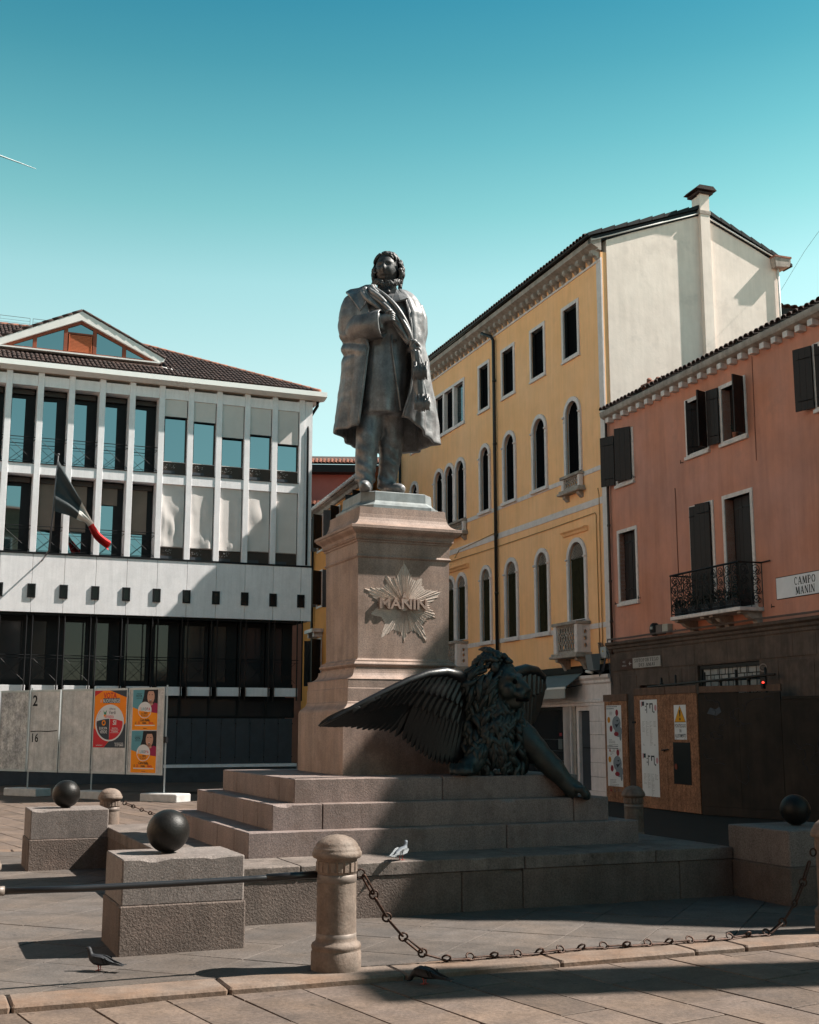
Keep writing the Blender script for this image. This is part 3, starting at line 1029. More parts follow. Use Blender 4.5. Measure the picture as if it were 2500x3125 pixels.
# glazed floor behind steel posts
for i in range(NB - 1):
    x1 = -.36 - .93 * i
    x0 = x1 - .93
    for xx in (x1 - .055, x1 + .115):
        MB().bar((xx - .03, -.01, 2.45), (xx - .03, -.01, 5.0), .032).build('post', M_DMET, bank)
    fr = MB().ring(rect(x0 + .16, x1 - (.12 if i % 2 else .35), 3.05, 4.80), rect(x0 + .02, x1 - .02, 2.88, 4.99), .75, .85).build('window', M_DMET, bank)
    MB().box(x0 + .16, x1 - (.12 if i % 2 else .35), .81, .825, 3.05, 4.80).build('pane', M_GLD, fr)
    if i < 8 and i % 2 == 0:
        MB().box(x0 + .18, x1 - .2, .835, .85, 3.4, 4.8).build('blind', M_BLINDB, fr)
    rl = MB()
    z0, z1 = 3.0, 3.74
    rl.bar((x0, .1, z1), (x1, .1, z1), .018)
    rl.bar((x0, .1, z1 - .09), (x1, .1, z1 - .09), .010)
    rl.bar((x0 + .15, .1, z0), (x1 - .1, .1, z1 - .09), .010)
    rl.bar((x0 + .15, .1, z1 - .09), (x1 - .1, .1, z0), .010)
    rl.build('railing', M_DMET, bank)
    MB().box(x0 + .15, x1 - .03, .06, .3, 2.585, 2.855, .004).build('floor_beam', M_MARB, bank)
    lo = MB().ring(rect(x0 + .04, x1 - .04, 1.98, 2.5), rect(x0 + .0, x1 - .0, 1.92, 2.56), .5, .56).build('shop_window', M_DMET, bank)
    MB().box(x0 + .04, x1 - .04, .53, .545, 1.98, 2.5).build('pane', M_GLD, lo)
MB().box(XL, -.3, .9, 1.7, 2.86, 3.0).build('floor_slab', M_DMET, bank)
MB().box(XL, -.3, .06, 1.7, 4.93, 4.998).build('soffit', M_DMET, bank)
for i in range(30):
    x = -.44 - .465 * i
    pn = MB().box(x - .46, x - .006, .38, .44, .50, 1.90, .004).build('dark_panel', M_DPAN, bank)
    for z in (1.74, .70):
        MB().blob((x - .003, .372, z), .02, 8, 5).build('stud', M_DMET, pn)
MB().box(XL, -.3, .3, .6, .40, .495).build('kerb', M_MARB, bank)
MB().box(XL, -.3, .36, 1.0, -.1, .40).build('plinth', M_DPAN, bank)
# corner: pipe and gutter
MB().tube([(-.05, .12, 12.3), (-.05, .12, 11.7), (-.16, .1, 11.6), (-.18, -.02, 11.3), (-.18, -.02, 6.82)], .035, 8).build('downpipe', M_DMET, bank)
MB().prism([(-.36, 12.44), (-.36, 12.60), (-.30, 12.60), (-.30, 12.57), (.2, 12.52), (.2, 12.40), (-.05, 12.36)], XL, .36, axis='x').build('gutter', M_GUT, bank)
MB().box(XL, -.02, -.06, .6, 12.362, 12.40).build('eaves_soffit', M_SOFF, bank)
MB().prism([(.36, 12.44), (.36, 12.60), (.30, 12.60), (.26, 12.55), (-.1, 12.52), (-.1, 12.38), (.05, 12.37)], .201, 12.2, axis='y').build('side_gutter', M_GUT, bank)
dn = MB()
dn.tube([(.2, .18, 12.40), (.2, .18, 12.25), (-.06, .10, 11.85)], .05, 8)
dn.build('gutter_outlet', M_DMET, bank)

# roof: hip at the right end, gabled window in the middle
SL = .49
ZE = 12.62
ry = 6.1
b = MB()
b.add([(XL - 5, -.15, ZE), (.2, -.15, ZE), (-5.95, 6, ZE + SL * 6.15), (XL - 5, 6, ZE + SL * 6.15), (.2, 12.15, ZE), (XL - 5, 12.15, ZE)], [(0, 1, 2, 3), (1, 4, 2), (3, 2, 4, 5)])
M_ROOFB = mat('roof_bed', (.06, .035, .028), .9)
roof = b.build('roof', M_ROOFB, bank)
upv = Vector((0, 1, SL)).normalized()
px0, px1, pxc = -10.2, -4.8, -7.5
def m_front(p):
    if p.x > -.12 - p.y * 1.0 + .1:
        return False
    # keep clear of the gable window
    if p.y > 1.05 and px0 - .05 < p.x < px1 + .05 + (p.y - 1.2) * 0 and True:
        gz = 14.87 - abs(p.x - pxc) * .465
        if p.z < gz + .15:
            return False
    return p.y < 5.9
tile_field(roof, (-13.0, -.15, ZE + .02), (1, 0, 0), upv, 93, 17, .14, .40, M_TILE, m_front, 300, r=.068)
ridge = MB()
for k_ in range(24):
    p = Vector((.18, -.13, ZE + .04)).lerp(Vector((-5.95, 6, ZE + SL * 6.15 + .04)), k_ / 24)
    q = Vector((.18, -.13, ZE + .04)).lerp(Vector((-5.95, 6, ZE + SL * 6.15 + .04)), (k_ + 1.15) / 24)
    ridge.tube([p, q], [.09, .075], 7)
for k_ in range(22):
    x = -5.95 - .35 * k_
    ridge.tube([(x, 6, ZE + SL * 6.15 + .03), (x - .4, 6, ZE + SL * 6.15 + .03)], [.09, .075], 7)
ridge.build('ridge_tiles', M_TILER, roof)
gab = MB()
gy = 1.2
gab.prism([(px0, 13.48), (px1, 13.48), (px1 - .05, 13.55), (pxc, 14.80), (px0 + .05, 13.55)], gy + .25, 5.2)
gab.build('gable_roof', M_ROOFB, roof)
for s in (-1, 1):
    x_o = pxc + s * 2.72
    bd = MB()
    pts = [(pxc, 14.555), (pxc, 14.85), (x_o, 13.585), (x_o - s * .05, 13.46), (pxc + s * 2.5, 13.43)]
    bd.prism(pts, gy - .12, gy + .04)
    bd.build('rake_board', M_WHT, roof)
    tl = MB()
    for k_ in range(9):
        t0, t1 = k_ / 9, (k_ + 1.1) / 9
        tl.tube([(x_o + (pxc - x_o) * t0, gy - .10, 13.60 + (14.885 - 13.60) * t0), (x_o + (pxc - x_o) * min(t1, 1), gy - .10, 13.60 + (14.885 - 13.60) * min(t1, 1))], [.055, .045], 6)
    tl.build('rake_tiles', M_TILE, roof)
    for k_ in range(9):
        t0 = k_ / 9
        pass
MB().box(px0 + .2, px1 - .15, gy - .16, gy + .1, 13.385, 13.43).build('gable_sill', M_WHT, roof)
MB().add([(px0 + .3, gy + .1, 13.42), (px1 - .3, gy + .1, 13.42), (pxc, gy + .1, 14.6)], [(0, 1, 2)]).build('gable_back', M_DMET, roof)
gw = MB()
def zin(x):
    return 14.55 - abs(x - pxc) * .448
gw.box(px0 + .3, px1 - .25, gy - .02, gy + .06, 13.43, 13.50)
for xm in (-8.91, -7.965, -7.055, -6.105):
    gw.box(xm - .06, xm + .06, gy - .025, gy + .06, 13.50, zin(xm) - .02)
gw.box(-7.9, -7.12, gy - .02, gy + .06, 14.09, 14.14)
for s in (-1, 1):
    gw.prism([(pxc, 14.45), (pxc, 14.55), (pxc + s * 2.5, 13.43), (pxc + s * 2.28, 13.43)], gy - .015, gy + .07)
gwin = gw.build('gable_window', M_RED, roof)
for xa, xb in ((-9.6, -8.97), (-8.85, -8.03), (-6.995, -6.165), (-6.045, -5.4)):
    MB().add([(xa, gy + .03, 13.5), (xb, gy + .03, 13.5), (xb, gy + .03, max(13.51, zin(xb) - .09)), (xa, gy + .03, max(13.51, zin(xa) - .09))], [(0, 1, 2, 3)]).build('pane', M_GLS, gwin, fix=False)
MB().add([(-7.9, gy + .03, 14.14), (-7.12, gy + .03, 14.14), (-7.12, gy + .03, zin(-7.12) - .08), (pxc, gy + .03, 14.45), (-7.9, gy + .03, zin(-7.9) - .08)], [(0, 1, 2, 3, 4)]).build('pane', M_GLS, gwin, fix=False)
M_SHUT = mat('orange_shutter', (.40, .10, .035), .6, var=.1, bump=.05)
sh = MB()
for k_ in range(12):
    z = 13.52 + k_ * .046
    sh.box(-7.84, -7.17, gy - .005, gy + .015, z, z + .038)
sh.box(-7.87, -7.84, gy - .02, gy + .04, 13.51, 14.08)
sh.box(-7.17, -7.14, gy - .02, gy + .04, 13.51, 14.08)
sh.build('slatted_shutter', M_SHUT, gwin)
vl = MB()
vl.add([(px1 - .1, 1.1, ZE + SL * 1.25 + .07), (px1 + .15, 1.0, ZE + SL * 1.15 + .07), (-3.55, -.1, ZE + .06), (-4.0, -.1, ZE + .06)], [(0, 1, 2, 3)])
vl.build('valley_flashing', M_WHT, roof)
rl = MB()
for x0, x1 in ((-9.75, -8.72), (-8.62, -7.4), (-10.9, -9.85)):
    zt = ZE + SL * 6.15
    for z in (.12, .22, .34):
        rl.bar((x0, 5.9, zt + z), (x1, 5.9, zt + z), .008 if z < .3 else .014)
    for x in (x0, x1):
        rl.bar((x, 5.9, zt), (x, 5.9, zt + .34), .012)
M_RAIL = mat('grey_rail', (.12, .15, .16), .5, bump=0)
rl.build('roof_railing', M_RAIL, bank)

# flag
M_POLE = mat('pole_paint', (.08, .08, .085), .4, bump=0)
flag = thing('flag', 'limp green white and red flag on a slanting pole before the pale building', 'flag', LBO, RZ)
FY = -1.3
MB().tube([(-8.41, FY, 6.67), (-8.28, FY, 9.53)], [.03, .02], 8).build('flagpole', M_POLE, flag)
fb = MB()
fb.blob((-8.278, FY, 9.56), .04, 8, 6)
fb.build('finial', M_POLE, flag)
MB().tube([(-8.41, FY, 6.69), (-8.45, -.6, 6.60), (-8.47, -.04, 6.55)], .025, 8).build('bracket', M_POLE, flag)
top = [(-8.27, 9.39), (-8.02, 8.95), (-7.73, 8.46), (-7.46, 8.02), (-7.22, 7.64), (-6.96, 7.31), (-6.65, 7.10)]
bot = [(-8.32, 7.86), (-8.02, 7.79), (-7.80, 7.74), (-7.58, 7.64), (-7.36, 7.55), (-7.13, 7.10), (-6.72, 6.76)]
cols = [(0, .44, flat('flag_green', (.042, .05, .054), .8)), (.44, .70, flat('flag_white', (.55, .53, .50), .8)), (.70, 1.0, flat('flag_red', (.42, .022, .025), .8))]
for nm, (s0, s1, m) in zip(('green_band', 'white_band', 'red_band'), cols):
    q = MB()
    ns, nt = 8, 12
    for i in range(ns + 1):
        s = s0 + (s1 - s0) * i / ns
        a, c = cr(top, s), cr(bot, s)
        for j in range(nt + 1):
            t = j / nt
            y = FY - .14 * sin(t * 9 + s * 5) * (.25 + s) - .05 * sin(t * 19)
            q.v.append((a[0] + (c[0] - a[0]) * t, y, a[1] + (c[1] - a[1]) * t))
    for i in range(ns):
        for j in range(nt):
            k_ = i * (nt + 1) + j
            q.f.append((k_, k_ + 1, k_ + nt + 2, k_ + nt + 1))
            q.sm.append(True)
    q.build(nm, m, flag, fix=False)
# ------------------------------------------------------------------ yellow building with arched windows
M_YEL = mat('yellow_plaster', (.96, .505, .235), .85, var=.06, vs=.5, col2=(.96, .535, .28), bump=.08, bs=12, streak=.09, patch=((.80, .42, .22), .9, .15, .35))
M_GABW = mat('white_plaster', (.85, .735, .665), .85, var=.06, vs=.8, col2=(.80, .68, .61), bump=.22, bs=4, patch=((.62, .53, .48), 1.1, .2, .5), streak=.08)
M_IST = mat('white_istrian_stone', (.70, .61, .595), .7, var=.10, vs=2.5, speck=.06, bump=.08, streak=.12)
M_OLD = mat('weathered_stone', (.40, .34, .30), .8, var=.22, vs=3, col2=(.30, .25, .22), bump=.2, streak=.25)
M_BLK = flat('dark_interior', (.003, .003, .004), .8)
M_BLK.node_tree.nodes['Principled BSDF'].inputs['Specular IOR Level'].default_value = .03
M_WOOD = mat('dark_olive_wood', (.026, .022, .010), .7, var=.25, vs=3, streak=.3, bump=.06, spec=.08)
M_BLKM = mat('black_pipe', (.012, .012, .013), .4, var=.1, bump=.02)
M_COPP = mat('brown_pipe', (.05, .028, .022), .5, var=.2, bump=.03)
YO = Vector((4.926, 30.735, 0))
YRZ = R(-70)
yel = thing('yellow_building', 'tall yellow building with arched white windows and a white gable end with chimney', 'building', YO, YRZ)
YX1, YX0 = .21, -16.0
GD = 5.55
holes, wins = [], []
def yrect(u0, u1, z0, z1, fr=.10):
    holes.append(rect(-u1 + fr, -u0 - fr, z0 + fr, z1 - fr))
    wins.append(('r', -u1, -u0, z0, z1, fr))
def yarch(u0, u1, z0, z1, fr=.12, low=False):
    holes.append(arch(-u1 + fr, -u0 - fr, z0 + .02, z1 - fr))
    wins.append(('l' if low else 'a', -u1, -u0, z0, z1, fr))
for u0, u1 in ((1.03, 2.04), (3.08, 4.08), (5.13, 6.12), (7.01, 7.92), (13.3, 14.2)):
    yrect(u0, u1, 11.47, 13.06)
for u0, u1 in ((1.04, 2.02), (3.07, 4.05), (5.13, 6.08), (7.0, 7.88), (13.4, 14.3)):
    yarch(u0, u1, 8.27, 10.42)
for u0, u1 in ((.92, 2.02), (3.07, 4.0), (5.1, 6.06), (7.0, 7.9), (13.4, 14.3)):
    yarch(u0, u1, 4.38 if u0 < 1 else 4.2, 6.57, low=True)
# grouped windows
holes.append(rect(-11.78, -9.16, 11.58, 12.93))
for c in (9.48, 10.44, 11.40):
    holes.append(arch(-c - .36, -c + .36, 8.30, 10.28))
for c in (9.43, 10.41):
    holes.append(arch(-c - .36, -c + .36, 4.38, 6.46))
wall = MB()
wall.sheet(rect(YX0, YX1, 3.2, 13.9), holes, 0, .04)
wall.box(YX0, YX1, 1.0, GD, 0, 13.8)
ywall = wall.build('wall', M_YEL, yel)
MB().box(YX0 + .02, YX1 - .25, .10, .99, 3.3, 13.7).build('dark_rooms', M_BLK, yel)
MB().add([(YX1, 0, 3.2), (YX1, 1.0, 3.2), (YX1, 1.0, 13.9), (YX1, 0, 13.9)], [(0, 1, 2, 3)]).build('corner_return', M_YEL, yel)
MB().box(-.02, YX1 + .012, -.012, .03, 3.3, 13.75).build('corner_strip', M_IST, yel)

def impost(mb, x, z, y=-.075):
    mb.prism([(0, z + .02), (y - .02, z + .02), (y - .02, z - .02), (-.052, z - .04), (-.052, z - .11), (y + .01, z - .12), (y + .01, z - .145), (0, z - .15)], x - .042, x + .042, axis='x')
def leaf_door(parent, x0, x1, z0, z1, y, m, boards=4, gap=.012):
    for s in (0, 1):
        b = MB()
        a = x0 + (x1 - x0) * s / 2
        w_ = (x1 - x0) / 2 - gap
        for k_ in range(boards // 2 + 1):
            n = boards // 2 + 1
            b.box(a + w_ * k_ / n + .003, a + w_ * (k_ + 1) / n - .003, y, y + .03, z0, z1)
        b.box(a + .04, a + w_ - .04, y - .012, y, z0 + .2, z0 + .28)
        b.box(a + .04, a + w_ - .04, y - .012, y, z1 - .3, z1 - .22)
        b.build('door_leaf', m, parent)
def lattice(parent, xc, r, zs, y):
    b = MB()
    k_ = -r * 1.6
    while k_ < r * 1.6:
        for s in (1, -1):
            # line x = xc + k + s*t
            p = []
            for t in [i * r / 10 for i in range(11)]:
                x, z = k_ + s * (t - r / 2), t
                if x * x + z * z < (r * .98) ** 2:
                    p.append((xc + x, y + (.006 if s > 0 else 0), zs + z))
            if len(p) > 1:
                b.bar(p[0], p[-1], .012)
        k_ += .085
    b.build('lattice', M_OLD, parent)
def arch_window(x0, x1, z0, z1, fr, low, sill=True):
    w_ = MB().ring(arch(x0 + fr, x1 - fr, z0 + .021, z1 - fr), arch(x0, x1, z0, z1), -.05, .075).build('window', M_IST, yel)
    zs = z1 - (x1 - x0) / 2
    for x in (x0 + .045, x1 - .045):
        im = MB()
        impost(im, x, zs)
        im.build('impost', M_IST, w_)
    if sill:
        MB().box(x0 - .05, x1 + .05, -.10, .05, z0 - .10, z0 - .002, .008).build('sill', M_IST, w_)
    a, c = x0 + fr, x1 - fr
    if low:
        leaf_door(w_, a, c, z0 + .03, zs, .05, M_WOOD)
        lattice(w_, (a + c) / 2, (c - a) / 2, zs, .035)
        MB().box(a, c, .035, .09, zs - .02, zs + .03).build('transom', M_WOOD, w_)
    else:
        leaf_door(w_, a, c, z0 + .03, zs + .1, .06, M_BLK, 2)
    return w_
for k_, x0, x1, z0, z1, fr in wins:
    if k_ == 'r':
        w_ = MB().ring(rect(x0 + fr, x1 - fr, z0 + fr, z1 - fr), rect(x0, x1, z0, z1), -.035, .075).build('window', M_IST, yel)
        MB().box(x0 - .015, x1 + .015, -.06, .05, z0 - .02, z0 + .03).build('sill', M_IST, w_)
        sh = MB()
        sh.box(x0 + fr, x0 + fr + .035, .02, .06, z0 + fr, z1 - fr)
        sh.build('inner_shutter', M_BLKM, w_)
        MB().ring(rect(x0 + fr + .05, x1 - fr - .05, z0 + fr + .05, z1 - fr - .05), rect(x0 + fr, x1 - fr, z0 + fr, z1 - fr), .06, .09).build('sash', M_BLKM, w_)
    else:
        arch_window(x0, x1, z0, z1, fr, k_ == 'l')
# the triple window at the top
tw = MB().ring(rect(-11.78, -9.16, 11.58, 12.93), rect(-11.88, -9.06, 11.48, 13.03), -.035, .16).build('triple_window', M_IST, yel)
for x in (-10.92, -10.02):
    MB().box(x - .075, x + .075, -.03, .16, 11.58, 12.93).build('mullion', M_IST, tw)
MB().box(-11.9, -9.04, -.06, .05, 11.45, 11.51).build('sill', M_IST, tw)
MB().add([(-9.95, .10, 11.58), (-9.16, .10, 11.58), (-9.16, .10, 12.93), (-9.95, .10, 12.93)], [(0, 1, 2, 3)]).build('pane', M_GLS, tw, fix=False)
# arcaded groups
def group(cs, z0, z1, low):
    t = None
    for c in cs:
        w_ = arch_window(-c - .48, -c + .48, z0, z1, .12, low, sill=False)
    for c in cs[:-1]:
        b = MB()
        x = -c - .48
        b.lathe([(.075, z0), (.075, z0 + .1), (.055, z0 + .14), (.052, z1 - .66), (.075, z1 - .60), (.09, z1 - .50)], 12, c=(x, -.02, 0))
        b.build('column', M_IST, yel)
group((9.48, 10.44, 11.40), 8.30, 10.40, False)
group((9.43, 10.41), 4.38, 6.58, True)
# bands
for (z0, z1, y) in ((8.13, 8.25, -.02), (7.25, 7.42, -.022), (4.10, 4.23, -.02)):
    x = YX0
    while x < YX1:
        x2 = min(x + random.uniform(.7, 1.3), YX1)
        MB().box(x, x2 - .004, y, .002, z0, z1).build('band_stone', M_IST, yel)
        x = x2
for (u0, u1) in ((.83, 2.2), (8.82, 11.0)):
    h_ = MB()
    h_.prism([(-.002, 6.67), (-.002, 6.80), (-.14, 6.80), (-.14, 6.77), (-.08, 6.73), (-.05, 6.67)], -u1, -u0, axis='x')
    h_.build('hood_moulding', M_YEL, yel)
# balconies with pierced stone panels
def stone_balcony(u0, u1, p, z0, z1, brk=.3, detail=True):
    t = MB().box(-u1 - .05, -u0 + .05, -p - .06, .0, z0 - .06, z0, .01).build('balcony', M_OLD, yel)
    b = MB()
    b.box(-u1 - .03, -u0 + .03, -p - .04, .0, z1 - .08, z1, .01)
    b.build('top_rail', M_OLD, t)
    MB().box(-u1 - .09, -u0 + .09, -p - .10, .0, z0 - .13, z0 - .062, .015).build('moulded_base', M_OLD, t)
    h = z1 - z0
    pw = min(.16, h * .3)
    for x in (-u1, -u0 - pw):
        MB().box(x, x + pw, -p, -p + pw, z0, z1 - .08, .008).build('pier', M_IST, t)
    # pierced front: interlaced curved ribs
    def pierced(ax, a0, a1, fixed):
        q = MB()
        n = max(2, int((a1 - a0) / .13))
        st = (a1 - a0) / n
        zz0, zz1 = z0 + .06, z1 - .09
        m_ = max(2, int((zz1 - zz0) / .2))
        for i in range(n + 1):
            for s in (1, -1):
                pts = []
                for k_ in range(m_ * 6 + 1):
                    zt = k_ / (m_ * 6)
                    a = a0 + st * i + s * st * .5 * sin(pi * zt * m_)
                    a = min(max(a, a0), a1)
                    z = zz0 + (zz1 - zz0) * zt
                    pts.append((a, fixed, z) if ax == 'x' else (fixed, a, z))
                q.tube(pts, .022 if h > .6 else .018, 5)
        for z in (zz0 - .03, zz1):
            if ax == 'x':
                q.box(a0, a1, fixed - .03, fixed + .03, z - .02, z + .03)
            else:
                q.box(fixed - .03, fixed + .03, a0, a1, z - .02, z + .03)
        q.build('pierced_panel', M_OLD, t)
    pierced('x', -u1 + pw, -u0 - pw, -p + pw * .45)
    if p > .25:
        for x in (-u1 + pw * .45, -u0 - pw * .45):
            b = MB()
            holes_ = [[(-p + pw + .10 + .045 * cos(2 * pi * k_ / 10), zc + .06 * sin(2 * pi * k_ / 10)) for k_ in range(10)] for zc in (z0 + .18, z0 + .36, z0 + .53, z0 + .70) if zc < z1 - .15]
            o = rect(-p + pw, 0, z0, z1 - .08)
            pts = [Vector((q_[0], q_[1], 0)) for lp in [o] + holes_ for q_ in lp]
            tri = tessellate_polygon([[Vector((q_[0], q_[1], 0)) for q_ in lp] for lp in [o] + holes_])
            for dx in (-.04, .04):
                b.add([(x + dx, v.x, v.y) for v in pts], [tuple(f) for f in tri])
            b.build('side_panel', M_IST, t)
    for x in (-u1 + .12, -u0 - .12):
        c = MB()
        c.prism([(0, z0 - .13), (-p * .95, z0 - .13), (-p * .95, z0 - .2), (-p * .6, z0 - .24), (-p * .3, z0 - .13 - brk), (0, z0 - .13 - brk)], x - .07, x + .07, axis='x')
        c.build('bracket', M_OLD, t)
    rl = MB()
    rl.bar((-u1, -p * .4, z1 + .03), (-u0, -p * .4, z1 + .03), .018)
    rl.build('iron_rail', M_BLKM, t)
    return t
stone_balcony(.83, 2.17, .40, 3.52, 4.32, .30)
stone_balcony(8.95, 10.9, .40, 3.52, 4.32, .30)
stone_balcony(.98, 2.02, .15, 7.88, 8.27, .16)
stone_balcony(8.95, 11.9, .15, 7.88, 8.27, .16)
# cornice, brackets, gutter, pipes
co = MB()
co.prism([(.0, 13.92), (-.10, 13.94), (-.10, 13.98), (-.26, 14.06), (-.30, 14.08), (-.30, 14.22), (.0, 14.24)], YX0, YX1 + .06, axis='x')
co.build('cornice', M_OLD, yel)
MB().box(YX0, YX1 + .02, -.03, .0, 13.66, 13.72).build('cornice_band', M_IST, yel)
k_ = 0
x = YX1 - .10
while x > YX0:
    b = MB()
    b.prism([(0, 13.72), (-.06, 13.72), (-.10, 13.78), (-.20, 13.80), (-.24, 13.86), (-.24, 13.935), (0, 13.935)], x - .07, x + .07, axis='x')
    b.build('cornice_bracket', M_OLD, yel)
    x -= .39
    k_ += 1
ro = MB()
RP = 3.05
def rz_(y):
    return 14.30 + (y + .35) * (15.55 - 14.30) / (RP + .35) if y < RP else 15.55 - (y - RP) * (15.55 - 14.42) / (GD - RP)
ro.add([(YX0 - .2, -.36, 14.26), (YX1 + .05, -.36, 14.26), (YX1 + .05, RP, 15.52), (YX0 - .2, RP, 15.52), (YX1 + .05, GD + .35, 14.28), (YX0 - .2, GD + .35, 14.28)], [(0, 1, 2, 3), (3, 2, 4, 5)])
yroof = ro.build('roof', M_ROOFB, yel)
tile_field(yroof, (YX0, -.42, 14.27), (1, 0, 0), (0, RP + .4, 1.27), 90, 3, .18, .45, M_TILE, None, 0, r=.085)
gt = MB()
gt.tube([(YX0, -.36, 14.29), (YX1 + .05, -.36, 14.29)], .05, 8)
gt.build('gutter', M_BLKM, yroof)
vg = MB()
for y0, y1 in ((-.4, RP), (RP, GD + .4)):
    for dz, yy, m_ in ((.0, 0, 0),):
        n = 9
        for i in range(n):
            a, c = y0 + (y1 - y0) * i / n, y0 + (y1 - y0) * (i + 1.1) / n
            za = 14.28 + (a + .4) * .366 if y0 < 0 else 15.55 - (a - RP) * .44
            zc = 14.28 + (c + .4) * .366 if y0 < 0 else 15.55 - (c - RP) * .44
            lo, hi = (.06, .10) if (y0 < 0) else (.10, .06)
            vg.loft([[(YX1 - .3, a, za - .02), (YX1 + .10, a, za - .02), (YX1 + .10, a, za + lo), (YX1 - .3, a, za + lo)],
                     [(YX1 - .3, c, zc - .02), (YX1 + .10, c, zc - .02), (YX1 + .10, c, zc + hi), (YX1 - .3, c, zc + hi)]])
vg.build('verge_tiles', M_DMET, yroof)
ef = MB()
for (y0, z0, y1, z1) in ((-.3, 14.22, RP, 15.47), (RP, 15.47, GD + .3, 14.35)):
    ef.loft([[(YX1 - .1, y0, z0 - .13), (YX1 + .055, y0, z0 - .13), (YX1 + .055, y0, z0 + .03), (YX1 - .1, y0, z0 + .03)],
             [(YX1 - .1, y1, z1 - .13), (YX1 + .055, y1, z1 - .13), (YX1 + .055, y1, z1 + .03), (YX1 - .1, y1, z1 + .03)]])
ef.build('verge_board', M_DMET, yroof)
MB().tube([(YX1 + .075, -.3, 14.15), (YX1 + .075, RP, 15.40)], .02, 6).tube([(YX1 + .075, RP, 15.40), (YX1 + .075, GD + .3, 14.27)], .02, 6).build('verge_trim', M_WHT, yroof)
# white gable end
gb = MB()
gb.prism([(.17, 3.0), (GD, 3.0), (GD, 14.30), (RP, 15.42), (.17, 14.24)], YX1 - .2, YX1 + .02, axis='x')
gb.build('gable_wall', M_GABW, yel)
ch = MB()
ch.box(YX1 + .015, YX1 + .155, 3.02, 3.31, 3.0, 15.95, .0)
chim = ch.build('chimney', M_GABW, yel)
MB().box(YX1 - .25, YX1 + .152, 3.025, 3.305, 14.8, 15.9).build('stack', M_GABW, chim)
MB().box(YX1 - .02, YX1 + .17, 2.99, 3.34, 15.35, 15.45).build('collar', M_OLD, chim)
MB().box(YX1 - .32, YX1 + .22, 2.93, 3.40, 15.93, 15.98).build('slab', M_TILE, chim)
MB().prism([(2.84, 16.02), (3.49, 16.02), (3.38, 16.13), (2.95, 16.13)], YX1 - .38, YX1 + .28, axis='x').build('cap', M_TILE, chim)
for y in (2.97, 3.32):
    MB().box(YX1 - .28, YX1 + .18, y, y + .05, 15.975, 16.025).build('cap_post', M_TILE, chim)
MB().prism([(GD - .22, 14.12), (GD + .22, 14.16), (GD + .27, 14.30), (GD + .27, 14.40), (GD - .25, 14.40)], YX1 - .3, YX1 + .24, axis='x').build('eave_block', M_OLD, yel)
MB().box(YX1 - .3, YX1 + .26, GD - .26, GD + .29, 14.40, 14.45).build('eave_tile', M_TILER, yel)
MB().tube([(YX1 + .07, GD - .04, 14.15), (YX1 + .07, GD - .04, 12.6), (YX1 + .05, GD + .02, 12.5)], .03, 8).build('rear_pipe', M_WHT, yel)
pp = MB()
pp.tube([(-7.05, -.25, 13.88), (-6.9, -.22, 13.80), (-6.62, -.12, 13.66), (-6.52, -.09, 13.5), (-6.50, -.09, 3.2)], .052, 10)
for z in (12.2, 10.2, 7.36, 5.6):
    pp.lathe([(.06, z - .04), (.066, z), (.06, z + .04)], 10, c=(-6.50, -.09, 0))
pp.build('downpipe', M_BLKM, yel)
MB().tube([(-15.2, -.09, 13.8), (-15.2, -.09, 3.2)], .052, 10).build('downpipe', M_BLKM, yel)
M_CABY = mat('ochre_cable', (.40, .22, .08), .7, bump=0)
cb = MB()
cb.tube([(-10.9, -.03, 7.04), (-6.4, -.02, 7.02), (-3, -.03, 7.03), (-.42, -.02, 7.06), (-.36, -.02, 7.0), (-.35, -.02, 3.4)], .012, 5)
cb.tube([(-.0, -.14, 7.62), (-.08, -.10, 7.63), (-.16, -.03, 7.5), (-.18, -.03, 3.45)], .012, 5)
cb.tube([(-9.9, -.06, 7.1), (-9.6, -.03, 7.32), (-6.5, -.03, 7.47)], .012, 5)
cb.build('wall_cables', M_CABY, yel)

# ground floor shop
MB().box(YX0, YX1, .45, 1.0, 0, 3.2).build('shop_back', M_BLK, yel)
MB().box(YX0, YX1, .0, .45, 3.05, 3.195).build('fascia_beam', M_DMET, yel)
en = MB()
en.prism([(.3, 2.17), (-.02, 2.17), (-.02, 2.24), (-.05, 2.26), (-.05, 2.31), (-.01, 2.33), (-.01, 2.70), (-.06, 2.74), (-.06, 2.80), (-.12, 2.86), (-.12, 2.93), (.3, 2.95)], YX0, YX1 - .01, axis='x')
en.build('shop_entablature', M_IST, yel)
zc = [.0, .07, .41, .76, 1.11, 1.45, 1.78, 2.165]
for i in range(1, 7):
    cuts = [-.94, -.40 + .08 * (i % 2), .14] if i in (2, 3, 5, 6) else [-.94, .14]
    for j in range(len(cuts) - 1):
        MB().box(cuts[j] + .002, cuts[j + 1] - .002, -.04 + random.uniform(-.003, .003), .3, zc[i] + .003, zc[i + 1] - .003, .005).build('pilaster_block', M_IST, yel)
MB().box(-.96, .2, -.09, .3, -.05, .068).build('pilaster_foot', M_IST, yel)
MB().box(.14, .2, .02, .3, .07, 2.165).build('corner_post', M_DPAN, yel)
MB().box(-1.85, -.96, -.06, .3, -.05, .03).build('door_step', M_IST, yel)
df = MB().ring(rect(-1.70, -1.0, .03, 2.05), rect(-1.82, -.945, .03 - .03, 2.165), .05, .2).build('shop_door', M_IST, yel)
MB().box(-1.70, -1.22, .14, .18, .03, 2.04).build('door_leaf', M_DPAN, df)
MB().box(-1.62, -1.3, .12, .14, 1.1, 1.12).build('door_bar', M_DMET, df)
pl_ = MB().box(-2.42, -2.0, -.03, .3, .0, 2.165, .006).build('shop_pillar', M_IST, yel)
